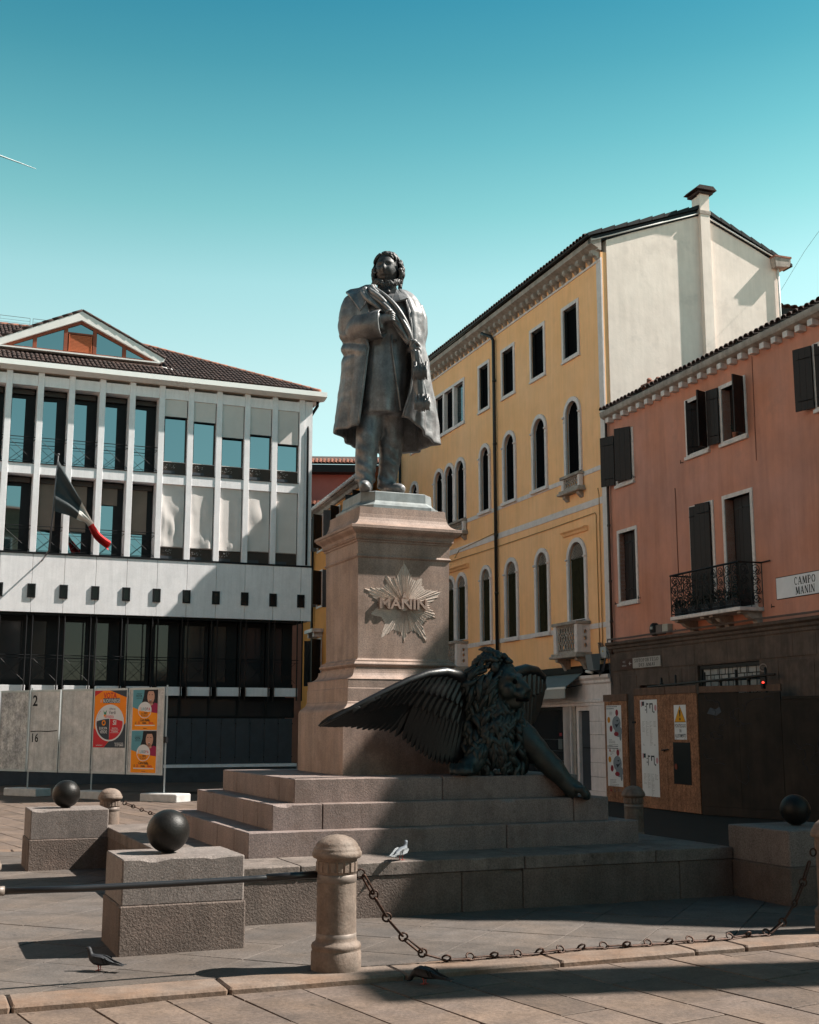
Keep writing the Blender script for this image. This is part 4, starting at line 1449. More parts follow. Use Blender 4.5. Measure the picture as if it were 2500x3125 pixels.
MB().box(-1.995, -1.83, .02, .3, 0, 2.165).build('door_jamb', M_OLD, yel)
for (a, c) in ((-5.2, -2.43), (-9.0, -5.6), (-13, -9.4)):
    sw = MB().ring(rect(a + .05, c - .05, .40, 2.08), rect(a, c, .0, 2.165), .06, .12).build('shop_window', M_DMET, yel)
    MB().box(a + .05, c - .05, .09, .10, .4, 2.08).build('pane', M_GLD, sw)
    MB().box(c + .002, c + .39, -.03, .3, 0, 2.165).build('shop_pillar', M_IST, yel)
    for z in (.75, 1.0, 1.3):
        MB().box(a + .1, c - .1, .085, .089, z, z + .012).build('shelf_edge', M_DPAN, sw)
nt = MB()
nt.box(-2.95, -2.72, .080, .086, 1.05, 1.32)
nt.build('notice', flat('pale_notice', (.09, .10, .10), .7), yel)
nt = MB()
nt.box(-2.88, -2.74, .08, .086, 1.40, 1.48)
nt.build('red_sticker', flat('red_sticker', (.25, .012, .02), .6), yel)
aw = thing('awning', 'grey blue shop awning with a pale valance under the stone balcony', 'awning', YO, YRZ)
M_AWN = mat('awning_cloth', (.13, .17, .185), .8, var=.08, bump=.05)
M_VAL = mat('awning_valance', (.34, .32, .30), .8, var=.06, bump=.05)
b = MB()
b.prism([(-.04, 3.02), (-.55, 2.65), (-.55, 2.63), (-.04, 3.0)], -4.6, -1.25, axis='x')
b.build('cloth', M_AWN, aw)
MB().box(-4.6, -1.25, -.57, -.53, 2.60, 2.65).build('front_bar', M_WHT, aw)
MB().box(-4.6, -1.26, -.56, -.55, 2.36, 2.60).build('valance', M_VAL, aw)
ar = MB()
ar.bar((-1.3, -.05, 2.7), (-1.3, -.54, 2.62), .015)
ar.build('arm', M_DMET, aw)
MB().box(-4.7, -1.1, -.12, .0, 3.01, 3.12).build('cassette', M_DMET, aw)
fl = thing('floodlight', 'grey box floodlight on the corner of the yellow building above the awning', 'floodlight', YO, YRZ)
M_GBOX = mat('grey_box', (.17, .18, .19), .5, var=.1, bump=.03)
MB().prism([(-.16, 3.44), (-.42, 3.42), (-.36, 3.03), (-.20, 3.03)], -.38, -.06, axis='x').build('housing', M_GBOX, fl)
MB().bar((-.2, -.2, 3.3), (-.2, 0, 3.3), .02).build('arm', M_DMET, fl)
jb = thing('junction_box', 'pale grey junction box with cables on the corner of the yellow building', 'box', YO, YRZ)
MB().box(-.12, .16, -.14, -.0, 3.32, 3.60, .01).build('case', mat('pale_box', (.33, .35, .36), .5, bump=.02), jb)
MB().box(.0, .05, -.146, -.14, 3.47, 3.51).build('warning_label', flat('yellow_label', (.5, .3, .02)), jb)
cb = MB()
for i in range(4):
    cb.tube([(-.1 + .05 * i, -.1, 3.6), (-.25 + .05 * i, -.12, 3.72), (-.33 + .04 * i, -.06, 3.6), (-.3 + .05 * i, -.05, 3.4)], .008, 5)
    cb.tube([(.1, -.1, 3.34), (.05 - .08 * i, -.14, 3.0 - .04 * i), (-.1 - .05 * i, -.12, 2.95), (-.25 - .04 * i, -.2, 3.05)], .010, 5)
cb.tube([(.12, -.1, 3.5), (.25, -.12, 3.4), (.3, -.1, 2.9), (.34, -.06, 2.6), (.36, -.05, 2.0)], .012, 6)
cb.build('cable', M_DPAN, jb)
sc = thing('camera', 'small white security camera under the stone balcony by the floodlight', 'security camera', YO, YRZ)
MB().tube([(-.42, -.2, 2.98), (-.62, -.28, 3.02)], .035, 8).build('housing', M_WHT, sc)
MB().bar((-.5, -.2, 3.0), (-.5, 0, 3.08), .012).build('arm', M_DMET, sc)
# ------------------------------------------------------------------ salmon building
M_SAL = mat('salmon_plaster', (.60, .235, .145), .88, var=.14, vs=.35, col2=(.54, .25, .19), bump=.12, bs=8, streak=.16, sts=.8, patch=((.42, .20, .15), .8, .2, .5))
M_DST = mat('dark_stone_front', (.115, .078, .062), .85, var=.25, vs=1.5, col2=(.085, .06, .05), bump=.25, bs=20, streak=.3, patch=((.05, .036, .03), 1.1, .3, .6))
M_SHU = mat('dark_brown_shutter', (.016, .007, .006), .6, var=.2, vs=4, bump=.06, streak=.2)
M_WST = mat('window_stone', (.68, .59, .56), .75, var=.15, vs=4, bump=.1, streak=.2)
M_WIRON = mat('wrought_iron', (.010, .009, .009), .55, var=.2, bump=.03)
SRZ = R(-70.7)
sal = thing('salmon_building', 'salmon plastered building with dark shutters, iron balcony and a dark stone ground floor', 'building', YO, SRZ)
SX0, SX1 = .22, 9.6
hl = []
swin = [(.72, 1.62, 7.50, 8.86), (3.97, 4.89, 7.56, 8.91), (5.34, 6.31, 7.56, 8.88), (8.52, 9.35, 7.54, 8.87), (.69, 1.66, 4.57, 6.42), (3.99, 4.94, 3.99, 6.47), (5.28, 6.37, 3.99, 6.48), (8.9, 9.45, 4.6, 6.4)]
FR = .085
for x0, x1, z0, z1 in swin:
    hl.append(rect(x0 + FR, x1 - FR, z0 + FR, z1 - FR))
w_ = MB()
w_.sheet(rect(SX0, SX1, 3.70, 9.35), hl, 0, .28)
w_.box(SX0, SX1, .9, 5.0, 0, 9.3)
w_.build('wall', M_SAL, sal)
MB().box(SX0 + .05, SX1 - .05, .5, .9, 0, 9.2).build('dark_rooms', M_BLK, sal)
def shutter(parent, hx, z0, z1, w, ang, side):
    """one plank shutter hinged at hx; ang is how far it is opened out of the wall plane; side +1 opens towards +x"""
    b = MB()
    a = R(ang)
    d = Vector((cos(a) * side, -sin(a), 0))
    n_ = Vector((sin(a) * side, cos(a), 0)) * .018
    nb = 3
    for k_ in range(nb):
        p, q = Vector((hx, -.06, 0)) + d * (w * k_ / nb + .002), Vector((hx, -.06, 0)) + d * (w * (k_ + 1) / nb - .002)
        b.loft([[tuple(p - n_ + Vector((0, 0, z0))), tuple(q - n_ + Vector((0, 0, z0))), tuple(q + n_ + Vector((0, 0, z0))), tuple(p + n_ + Vector((0, 0, z0)))],
                [tuple(p - n_ + Vector((0, 0, z1))), tuple(q - n_ + Vector((0, 0, z1))), tuple(q + n_ + Vector((0, 0, z1))), tuple(p + n_ + Vector((0, 0, z1)))]])
    o = b.build('shutter', M_SHU, parent)
    h = MB()
    for z in (z0 + .18, z1 - .22):
        p, q = Vector((hx, -.06, z)) - n_ * 1.4, Vector((hx, -.06, z)) + d * w * .8 - n_ * 1.4
        h.bar(tuple(p), tuple(q), .012)
    h.build('hinge', M_WIRON, o)
for i, (x0, x1, z0, z1) in enumerate(swin):
    door = i in (5, 6)
    wn_ = MB().ring(rect(x0 + FR, x1 - FR, z0 + FR, z1 - FR), rect(x0, x1, z0, z1), -.025, .28).build('window', M_WST, sal)
    MB().box(x0 - .02, x1 + .02, -.07, .05, z0 - .035, z0 + .04, .006).build('sill', M_WST, wn_)
    a, c = x0 + FR, x1 - FR
    MB().ring(rect(a + .07, c - .07, z0 + .17, z1 - .16), rect(a, c, z0 + FR, z1 - FR), .20, .25).build('sash', M_SHU, wn_)
    MB().box(a + .07, c - .07, .23, .24, z0 + .17, z1 - .16).build('pane', M_GLD, wn_)
    zz0, zz1 = z0 + .07, z1 - .03
    if i == 0:
        shutter(wn_, x0 + .02, zz0, zz1, .42, 24, -1)
        shutter(wn_, x1 - .06, zz0, zz1 + .05, .44, 150, 1)
    elif i == 1:
        shutter(wn_, x1 - .02, zz0, zz1, .30, 68, 1)
        shutter(wn_, a + .02, zz0, zz1, .40, -60, 1)
    elif i == 2:
        shutter(wn_, x0 + .02, zz0, zz1, .34, 12, -1)
        shutter(wn_, x1 - .02, zz0, zz1, .32, 75, 1)
        pt = MB().lathe([(.05, z0 + .09), (.065, z0 + .2), (.07, z0 + .21)], 10, c=((a + c) / 2 - .05, .05, 0)).build('flower_pot', M_TILER, wn_)
        lf = MB()
        for k_ in range(40):
            p = Vector(((a + c) / 2 - .05 + random.uniform(-.1, .1), .05 + random.uniform(-.08, .08), z0 + .28 + random.uniform(-.06, .1)))
            d = Vector((random.uniform(-1, 1), random.uniform(-1, 1), random.uniform(-1, 1))) * .035
            e = Vector((random.uniform(-1, 1), random.uniform(-1, 1), random.uniform(-1, 1))) * .02
            lf.add([p - d, p + e, p + d, p - e], [(0, 1, 2, 3)])
        lf.build('plant', mat('dull_leaf', (.03, .045, .035), .7, bump=0), wn_, fix=False)
    elif i == 3:
        shutter(wn_, x0 + .02, zz0, zz1, .40, 20, -1)
        shutter(wn_, a + .02, zz0, zz1, .40, -40, 1)
    elif i == 4:
        for k_ in range(2):
            b = MB()
            w0 = a + .02 + k_ * (c - a) / 2
            for q in range(2):
                b.box(w0 + q * .195, w0 + q * .195 + .185, .12, .15, zz0 + .05, zz1 - .05)
            o = b.build('shutter', M_SHU, wn_)
            h = MB()
            for z in (zz0 + .3, zz1 - .3):
                h.box(w0, w0 + .3, .105, .12, z, z + .03)
            h.build('hinge', M_WIRON, o)
    elif i == 5:
        shutter(wn_, a, zz0, zz1, .40, -12, 1)
        shutter(wn_, c, zz0, zz1, .42, 12, -1)
    elif i == 6:
        for k_ in range(2):
            b = MB()
            w0 = a + .15 + k_ * .42
            for q in range(3):
                b.box(w0 + q * .135, w0 + q * .135 + .128, .13 - .03 * k_, .16 - .03 * k_, zz0 + .05, zz1 - .05)
            o = b.build('shutter', M_SHU, wn_)
            h = MB()
            for z in (zz0 + .9, zz1 - .3):
                h.box(w0, w0 + .3, .115 - .03 * k_, .13 - .03 * k_, z, z + .03)
            h.build('hinge', M_WIRON, o)
for x, z in ((3.80, 7.52), (.60, 4.62), (1.72, 4.66), (1.66, 7.6), (6.9, 3.98)):
    h = MB()
    h.bar((x, 0, z), (x, -.07, z), .014)
    h.bar((x, -.07, z - .03), (x, -.07, z + .05), .014)
    h.build('shutter_hook', M_WIRON, sal)
# eaves: stone gutter on brackets, tiles and bird spikes
gt = MB()
gt.prism([(.0, 9.30), (-.10, 9.32), (-.20, 9.37), (-.22, 9.42), (-.22, 9.50), (-.17, 9.53), (0, 9.53)], SX0 + .12, SX1 + .5, axis='x')
gt.build('stone_gutter', M_OLD, sal)
k_ = 0
x = .60
while x < SX1:
    b = MB().box(x - .075, x + .075, -.17, .0, 9.19, 9.315, .008).build('eave_bracket', M_WST, sal)
    x += .3845
srf = MB().add([(SX0, -.18, 9.52), (SX1 + .3, -.18, 9.52), (SX1 + .3, 5, 10.6), (SX0, 5, 10.6)], [(0, 1, 2, 3)]).build('roof', M_ROOFB, sal)
tile_field(srf, (SX0 + .1, -.22, 9.535), (1, 0, 0), (0, 5, 1.08), 53, 4, .18, .42, M_TILE, None, 0, r=.085)
hp = MB()
for k_ in range(16):
    p = Vector((2.6 + random.uniform(-.45, .45), .1 + random.uniform(-.2, .3), 9.66 + random.uniform(-.02, .05)))
    d = Vector((random.uniform(-1, 1), random.uniform(-1, 1), .2)).normalized() * .17
    hp.tube([p - d, p + d], [.07, .06], 6)
stuff(hp.build('loose_tiles', M_TILER, srf))
sp = MB()
rr = random.Random(2)
for i in range(420):
    x = SX0 + .2 + i * .0225
    sp.add([(x, -.17, 9.53), (x + .004, -.17, 9.53), (x + rr.uniform(-.04, .04), -.17 + rr.uniform(-.05, .04), 9.66)], [(0, 1, 2)])
stuff(sp.build('bird_spikes', M_RAIL, sal, fix=False))
pp = MB()
pp.tube([(.40, -.08, 9.32), (.40, -.08, 3.4)], .035, 8)
for z in (8.4, 6.6, 5.2, 4.2):
    pp.lathe([(.042, z - .03), (.046, z), (.042, z + .03)], 8, c=(.40, -.08, 0))
pp.build('downpipe', M_COPP, sal)
# dark stone ground floor
dl = [rect(1.55, 2.95, -.2, 2.86), rect(4.12, 6.38, .2, 2.95)]
g_ = MB()
g_.sheet(rect(SX0, SX1, -.1, 3.46), dl, -.05, .3)
g_.build('stone_front', M_DST, sal)
cn = MB()
cn.prism([(0, 3.44), (-.08, 3.44), (-.08, 3.50), (-.12, 3.53), (-.12, 3.58), (-.18, 3.62), (-.18, 3.68), (0, 3.70)], SX0, SX1, axis='x')
cn.build('stone_cornice', M_DST, sal)
x = SX0 + .02
for x2 in (1.45, 2.7, 4.05, 5.3, 6.45, 7.5, 8.2, 9.58):
    MB().box(x, x2 - .008, -.065, -.048, 2.975, 3.40, .004).build('lintel_stone', M_DST, sal)
    x = x2
for (x0, x1, z0, z1) in ((.3, .7, .1, 2.9), (.72, 1.5, 1.0, 2.85), (3.02, 3.5, 1.6, 2.92), (3.52, 4.05, 1.2, 2.92), (6.43, 7.0, .2, 2.92), (7.02, 8.1, .2, 2.92), (8.12, 9.5, .2, 2.92)):
    MB().box(x0, x1, -.06, -.049, z0, z1, .004).build('facing_slab', M_DST, sal)
dr = MB().ring(rect(1.64, 2.86, -.2, 2.60), rect(1.55, 2.95, -.2, 2.86), -.06, .05).build('doorway', M_DST, sal)
MB().box(1.64, 2.86, .05, .1, -.2, 2.60).build('door_leaf', M_SHU, dr)
# window grille with pale panes in a brick bond
gr = MB().ring(rect(4.2, 6.32, .3, 2.86), rect(4.13, 6.37, .21, 2.94), .0, .06).build('grille_window', M_WIRON, sal)
M_PANE = mat('pale_pane', (.30, .29, .285), .4, var=.12, vs=6, bump=.02)
me = MB().box(0, .245, 0, .02, 0, .118, .004).mesh('pale_pane', M_PANE)
for j in range(9):
    z = 2.74 - j * .135
    x = 4.22 - (.14 if j % 2 else 0)
    while x < 6.30:
        w_ = min(x + .245, 6.31) - max(x, 4.21)
        if w_ > .05:
            o = link('glass_block', me, gr, (max(x, 4.21), .045, z))
            o.scale = (w_ / .245, 1, 1)
        x += .275
for k_ in range(6):
    MB().bar((4.55 + .33 * k_, -.0, .3), (4.55 + .33 * k_, -.0, 2.9), .016).build('grille_bar', M_WIRON, gr)
MB().bar((4.2, -.01, 2.62), (6.35, -.01, 2.62), .016).build('grille_bar', M_WIRON, gr)
# writing on the wall
M_NIZ = mat('sign_white', (.74, .71, .73), .8, var=.06, bump=.03)
M_LET = flat('sign_black', (.012, .012, .014), .8)
sg = thing('street_sign', 'white painted street sign reading CAMPO MANIN on the salmon wall', 'sign', YO, SRZ)
MB().box(7.0, 8.82, -.012, -.001, 4.10, 4.54).build('board', M_LET, sg)
MB().box(7.015, 8.805, -.016, -.0125, 4.115, 4.525).build('white_field', M_NIZ, sg)
lt = MB()
roman(lt, 'CAMPO', 7.905, 4.335, .145, -.0175, .64)
roman(lt, 'MANIN', 7.905, 4.15, .145, -.0175, .58)
lt.build('lettering', M_LET, sg, fix=False)
sg = thing('street_sign', 'small pale sign reading SOTOPORTEGO DEI AMAI on the dark stone front', 'sign', YO, SRZ)
MB().box(1.39, 2.65, -.085, -.067, 3.01, 3.25).build('board', mat('pale_sign', (.36, .33, .31), .8, var=.15, bump=.03), sg)
lt = MB()
M_LETG = flat('sign_grey', (.035, .03, .028), .8)
roman(lt, 'SOTOPORTEGO', 2.02, 3.145, .078, -.0865, 1.10)
roman(lt, 'DEI', 1.80, 3.035, .078, -.0865, .25)
roman(lt, 'AMAI', 2.20, 3.035, .078, -.0865, .40)
lt.build('lettering', M_LETG, sg, fix=False)
sg = thing('toilet_sign', 'brown sign with WC toilette and an arrow beside the pale street sign', 'sign', YO, SRZ)
MB().box(.78, 1.37, -.085, -.067, 3.00, 3.24).build('board', mat('brown_sign', (.06, .025, .018), .6, bump=.02), sg)
lt = MB()
text_mb(lt, 'WC', .98, 3.15, .055, y=-.0865)
text_mb(lt, 'toilette', .985, 3.07, .05, y=-.0865)
lt.bar((1.22, -.0865, 3.13), (1.33, -.0865, 3.13), .012)
lt.bar((1.22, -.0865, 3.13), (1.27, -.0865, 3.17), .012)
lt.bar((1.22, -.0865, 3.13), (1.27, -.0865, 3.09), .012)
lt.build('lettering', mat('dull_white', (.42, .40, .39), .7, bump=0), sg, fix=False)
ov = MB()
ov.loft([[(6.52 + .13 * cos(2 * pi * k_ / 20), -.068, 2.80 + .085 * sin(2 * pi * k_ / 20)) for k_ in range(20)], [(6.52 + .10 * cos(2 * pi * k_ / 20), -.068, 2.80 + .06 * sin(2 * pi * k_ / 20)) for k_ in range(20)]], cap=False)
text_mb(ov, '4231', 6.52, 2.78, .05, y=-.0685)
ov.build('painted_number', mat('worn_paint', (.22, .17, .15), .8, bump=0), sal, fix=False)
# balcony
bal = MB().box(3.95, 6.57, -.58, .0, 3.92, 4.0, .01).build('balcony', M_WST, sal)
for x in (4.08, 5.08, 5.42, 6.42):
    b = MB()
    b.prism([(0, 3.92), (-.50, 3.92), (-.50, 3.88), (-.36, 3.86), (-.30, 3.80), (-.14, 3.74), (-.10, 3.66), (0, 3.64)], x - .07, x + .07, axis='x')
    b.build('bracket', M_OLD, bal)
ry_ = -.55
rx0, rx1 = 3.98, 6.54
zr0, zr1 = 4.05, 4.90
tr = MB()
tr.bar((rx0 - .02, ry_, zr1), (rx1 + .02, ry_, zr1), .032)
tr.bar((rx0, ry_, zr1), (rx0, 0, zr1), .026)
tr.bar((rx1, ry_, zr1), (rx1, 0, zr1), .026)
tr.bar((rx1 - .02, -.02, zr1), (rx1 + .35, -.05, zr1 + .0), .022)
tr.bar((rx0, ry_, zr0), (rx1, ry_, zr0), .02)
tr.build('handrail', M_WIRON, bal)
def scroll(mb, c, r, a0, turns, ax, y):
    n = int(16 * abs(turns))
    pts = []
    for k_ in range(n + 1):
        t = k_ / n
        rr_ = r * (1 - .82 * t)
        a = a0 + 2 * pi * turns * t
        p = (c[0] + rr_ * cos(a), c[1] + rr_ * sin(a))
        pts.append((p[0], y, p[1]) if ax == 'x' else (y, p[0], p[1]))
    mb.tube(pts, .0085, 5)
def iron_panel(ax, a0, a1, y, n):
    for k_ in range(n + 1):
        a = a0 + (a1 - a0) * k_ / n
        b = MB()
        P = (lambda z: (a, y, z)) if ax == 'x' else (lambda z: (y, a, z))
        b.bar(P(zr0 - .05), P(zr1), .014 if k_ % 2 else .02)
        b.build('baluster', M_WIRON, bal)
    q = MB()
    for k_ in range(n):
        a = a0 + (a1 - a0) * (k_ + .5) / n
        w_ = (a1 - a0) / n * .42
        for z, s in ((zr1 - .13, 0), (zr1 - .33, 1), (zr0 + .33, 0), (zr0 + .13, 1)):
            scroll(q, (a - w_ * .15, z), w_, pi / 2 if s else -pi / 2, 1.6, ax, y)
            scroll(q, (a + w_ * .35, z - .05), w_ * .6, pi if s else 0, -1.3, ax, y)
    q.build('scrollwork', M_WIRON, bal)
iron_panel('x', rx0, rx1, ry_, 10)
iron_panel('y', ry_, 0, rx0, 2)
iron_panel('y', ry_, 0, rx1, 2)
M_LEAF = mat('dark_leaf', (.012, .020, .014), .7, bump=0, rand=.3)
for k_ in range(5):
    x = 4.15 + .5 * k_ + random.uniform(-.05, .05)
    t = thing('potted_plant', 'dark leafy pot plant on the iron balcony, %s' % ('leftmost of five', 'second from the left', 'middle one of five', 'second from the right', 'rightmost of five')[k_], 'pot plant', YO, SRZ, 'pot plants on the balcony')
    MB().box(x - .14, x + .14, -.50, -.32, 4.002, 4.17, .01).build('pot', M_DPAN, t)
    lf = MB()
    for q in range(90):
        p = Vector((x + random.gauss(0, .12), -.42 + random.gauss(0, .06), 4.2 + abs(random.gauss(.08, .10))))
        d = Vector((random.uniform(-1, 1), random.uniform(-1, 1), random.uniform(-1, 1))) * .05
        e = Vector((random.uniform(-1, 1), random.uniform(-1, 1), random.uniform(-1, 1))) * .025
        lf.add([p - d, p + e, p + d, p - e], [(0, 1, 2, 3)])
    lf.build('leaves', M_LEAF, t, fix=False)
mt = thing('meter_box', 'round glass electric meter on the salmon wall below the balcony', 'meter', YO, SRZ)
MB().lathe([(.12, 0), (.12, .1), (.10, .13)], 14).build('case', M_DMET, mt)
mt.children[0].rotation_euler = (R(90), 0, 0)
mt.children[0].location = (2.39, 0, 3.86)
mt.children[0].scale = (1, 1.25, 1)
MB().box(2.34, 2.44, -.145, -.13, 3.86, 3.92).build('dial', mat('dial', (.3, .3, .29), .5, bump=0), mt)
mt = thing('meter_box', 'brown metal box between the round meter and the pale box', 'box', YO, SRZ)
MB().box(2.55, 2.81, -.12, 0, 3.73, 3.95, .008).build('case', mat('brown_box', (.12, .085, .075), .6, bump=.02), mt)
mt = thing('meter_box', 'pale plastic meter box on the salmon wall below the balcony', 'box', YO, SRZ)
MB().box(2.86, 3.10, -.14, 0, 3.75, 3.94, .01).build('case', mat('cream_box', (.36, .32, .27), .5, bump=.02), mt)
cb = MB()
for o in (0, .022):
    cb.tube([(.25, -.1, 3.62), (.42, -.22, 3.735 + o), (1.5, -.2, 3.725 + o), (2.4, -.2, 3.735 + o), (3.5, -.2, 3.73 + o), (5, -.2, 3.73 + o), (6.5, -.2, 3.745 + o), (8.2, -.2, 3.735 + o), (9.5, -.2, 3.74 + o)], .011, 5)
for x in (2.42, 2.7, 2.98, 3.3):
    cb.tube([(x, -.05, 3.8), (x + .02, -.1, 3.76), (x - .05, -.2, 3.73)], .009, 5)
cb.build('wall_cables', mat('grey_cable', (.12, .09, .08), .7, bump=0), sal)
st = MB()
st.tube([(3.43, -.012, 7.0), (3.435, -.012, 6.9), (3.44, -.012, 4.95)], .008, 5)
st.tube([(6.58, -.012, 9.2), (6.56, -.012, 7.0)], .006, 5)
st.build('wall_rods', mat('rust_rod', (.16, .07, .045), .8, bump=0), sal)
# scaffold tubes and red lamp over the hoarding
sf = thing('scaffold_tubes', 'dark scaffold tubes in front of the dark stone ground floor behind the hoarding', 'scaffold', YO, SRZ)
M_SCAF = mat('scaffold_steel', (.03, .025, .022), .5, metal=.3, bump=.05)
for x in (2.95, 3.55, 4.7, 5.3, 5.85, 6.3, 6.85):
    MB().tube([(x, -.25, 1.0), (x, -.25, 2.60 + .2 * ((x * 7) % 1))], .024, 8).build('upright', M_SCAF, sf)
MB().tube([(2.4, -.29, 2.54), (5.4, -.29, 2.60), (7.2, -.29, 2.64)], .024, 8).build('ledger', M_SCAF, sf)
for x in (2.98, 5.32, 6.32):
    MB().blob((x, -.27, 2.58), .045, 8, 6).build('clamp', M_SCAF, sf)
lp = thing('warning_lamp', 'small red warning lamp lit at the top right corner of the hoarding', 'lamp', YO, SRZ)
MB().blob((7.28, -.62, 2.475), .024, 10, 8).build('lens', flat('red_lamp', (.4, .01, .01), .4, (1.0, .05, .03), 1.3), lp)
MB().box(7.25, 7.31, -.65, -.59, 2.36, 2.46).build('base', M_DMET, lp)
# ------------------------------------------------------------------ plywood hoarding
HO = Vector((5.767, 24.887, 0))
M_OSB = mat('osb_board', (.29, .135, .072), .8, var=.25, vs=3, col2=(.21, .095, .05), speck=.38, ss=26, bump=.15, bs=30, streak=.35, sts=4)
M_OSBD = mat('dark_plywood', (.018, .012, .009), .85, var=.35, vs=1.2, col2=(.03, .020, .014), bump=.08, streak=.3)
M_PLANK = mat('rough_plank', (.12, .07, .05), .85, var=.2, vs=4, bump=.2, streak=.3)
M_PAPER = mat('white_paper', (.60, .60, .61), .8, var=.05, bump=.03)
hoard = thing('hoarding', 'brown plywood hoarding with double doors, posters and a dark side panel', 'hoarding', HO, SRZ)
hz0, hz1 = -.05, 2.31
for i, (a, c) in enumerate(((-1.195, -.01), (-2.52, -1.205))):
    MB().box(a, c, -.012, .012, hz0, hz1).build('door_panel', M_OSB, hoard)
    MB().box(a + .005, c - .005, -.025, .03, hz1 + .004, 2.47, .006).build('top_plank', M_PLANK, hoard)
MB().box(-4.47, -3.4, .30, .33, hz0, 2.22).build('side_panel', M_OSB, hoard)
MB().box(-4.49, -3.38, .28, .34, 2.225, 2.38, .006).build('top_plank', M_PLANK, hoard)
MB().box(-2.54, -2.52, .02, 1.1, hz0, 2.3).build('side_panel', M_OSB, hoard)
hd = MB()
hd.bar((-1.38, -.04, 1.16), (-1.10, -.05, 1.18), .018)
hd.bar((-1.28, -.02, 1.16), (-1.26, -.06, 1.13), .02)
hd.build('bolt', M_DMET, hoard)
MB().box(-2.60, -2.46, -.03, -.012, 1.72, 1.76).build('hinge', M_DMET, hoard)
hb = MB().box(-.965, -.305, -.018, -.0125, .49, 1.33).build('black_hatch', flat('black_hatch', (.006, .008, .009), .35), hoard)
rk = MB().prism([(-.86 + .05 * cos(2 * pi * k_ / 14), .84 + .06 * sin(2 * pi * k_ / 14)) for k_ in range(14)], -.03, -.018)
rk.build('red_knob', flat('dull_red', (.16, .03, .015), .5), hoard)
# side turned to the camera
a = R(88 - 160.7)
sd = Vector((cos(a), sin(a) * -1, 0))          # along the side, in hoarding coordinates
hs = bpy.data.objects.new('hoarding_side', None)
COL.objects.link(hs)
hs.parent = hoard
hs.rotation_euler = (0, 0, R(90 - 140) - SRZ)
hs['label'] = 'dark graffiti marked side wall'
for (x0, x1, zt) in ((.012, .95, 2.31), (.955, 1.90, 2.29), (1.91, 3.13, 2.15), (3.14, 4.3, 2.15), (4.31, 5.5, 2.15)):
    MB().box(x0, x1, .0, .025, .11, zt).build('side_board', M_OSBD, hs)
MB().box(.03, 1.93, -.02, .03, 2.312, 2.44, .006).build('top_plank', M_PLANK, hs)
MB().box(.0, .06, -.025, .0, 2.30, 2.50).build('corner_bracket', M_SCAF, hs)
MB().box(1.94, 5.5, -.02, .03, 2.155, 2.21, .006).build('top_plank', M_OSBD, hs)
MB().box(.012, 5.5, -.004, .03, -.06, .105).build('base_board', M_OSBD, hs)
M_GRAF = mat('faded_graffiti', (.035, .035, .042), .9, bump=0)
rr = random.Random(4)
def scrawl(mb, x, z, s, n, y):
    pts = []
    p = Vector((x, 0, z))
    a = rr.uniform(0, 6)
    for i in range(n):
        a += rr.uniform(-1.3, 1.3)
        p = p + Vector((cos(a), 0, sin(a))) * s
        pts.append((p.x, y, p.z))
    mb.tube(pts, .006, 4, smooth=False)
for (x, z, s, n) in ((.3, 1.95, .05, 18), (.45, 1.98, .05, 14), (.9, 1.95, .06, 10), (1.2, 2.0, .07, 12), (1.3, 1.7, .06, 20), (.15, 1.55, .05, 24), (1.0, .9, .1, 8), (2.1, 1.5, .08, 26), (2.5, 1.2, .08, 20), (.6, .8, .12, 6)):
    gf = MB()
    scrawl(gf, x, z, s, n, -.002)
    gf.build('graffiti', M_GRAF, hs, fix=False)
MB().prism([(.22, 1.9), (.30, 2.02), (.42, 1.98), (.52, 2.03), (.56, 1.93), (.44, 1.86), (.33, 1.88)], -.003, -.001).build('paint_patch', mat('grey_patch', (.06, .07, .085), .9, bump=0), hs)

def poster(parent, x0, x1, z0, z1, y, m=None, name='poster', lab=None):
    o = MB().box(x0, x1, y - .002, y, z0, z1).build(name, m or M_PAPER, parent)
    if lab:
        o['label'] = lab
    return o
M_TXT = flat('print_grey', (.10, .11, .12), .8)
M_TXTD = flat('print_dark', (.02, .025, .035), .8)
M_PRED = flat('print_red', (.22, .02, .03), .8)
M_PORA = flat('print_orange', (.50, .20, .015), .8)
M_PBLU = flat('print_bluegrey', (.17, .20, .23), .8)
M_PPNK = flat('print_pink', (.45, .25, .27), .8)
def text_lines(mb, x0, x1, z, n, dz, y, h=.007, jag=.35, r_=random.Random(8)):
    for i in range(n):
        x = x0
        while x < x1 - .02:
            w_ = r_.uniform(.02, .06)
            e = min(x + w_, x1)
            mb.add([(x, y, z - dz * i), (e, y, z - dz * i), (e, y, z - dz * i + h), (x, y, z - dz * i + h)], [(0, 1, 2, 3)])
            x = e + .012
            if r_.random() < jag * .2:
                break
p1 = poster(hoard, -2.26, -1.55, .19, 2.215, -.0125, lab='tall white notice with two timetables on the left hoarding door')
q = MB()
qd = MB()
qp = MB()
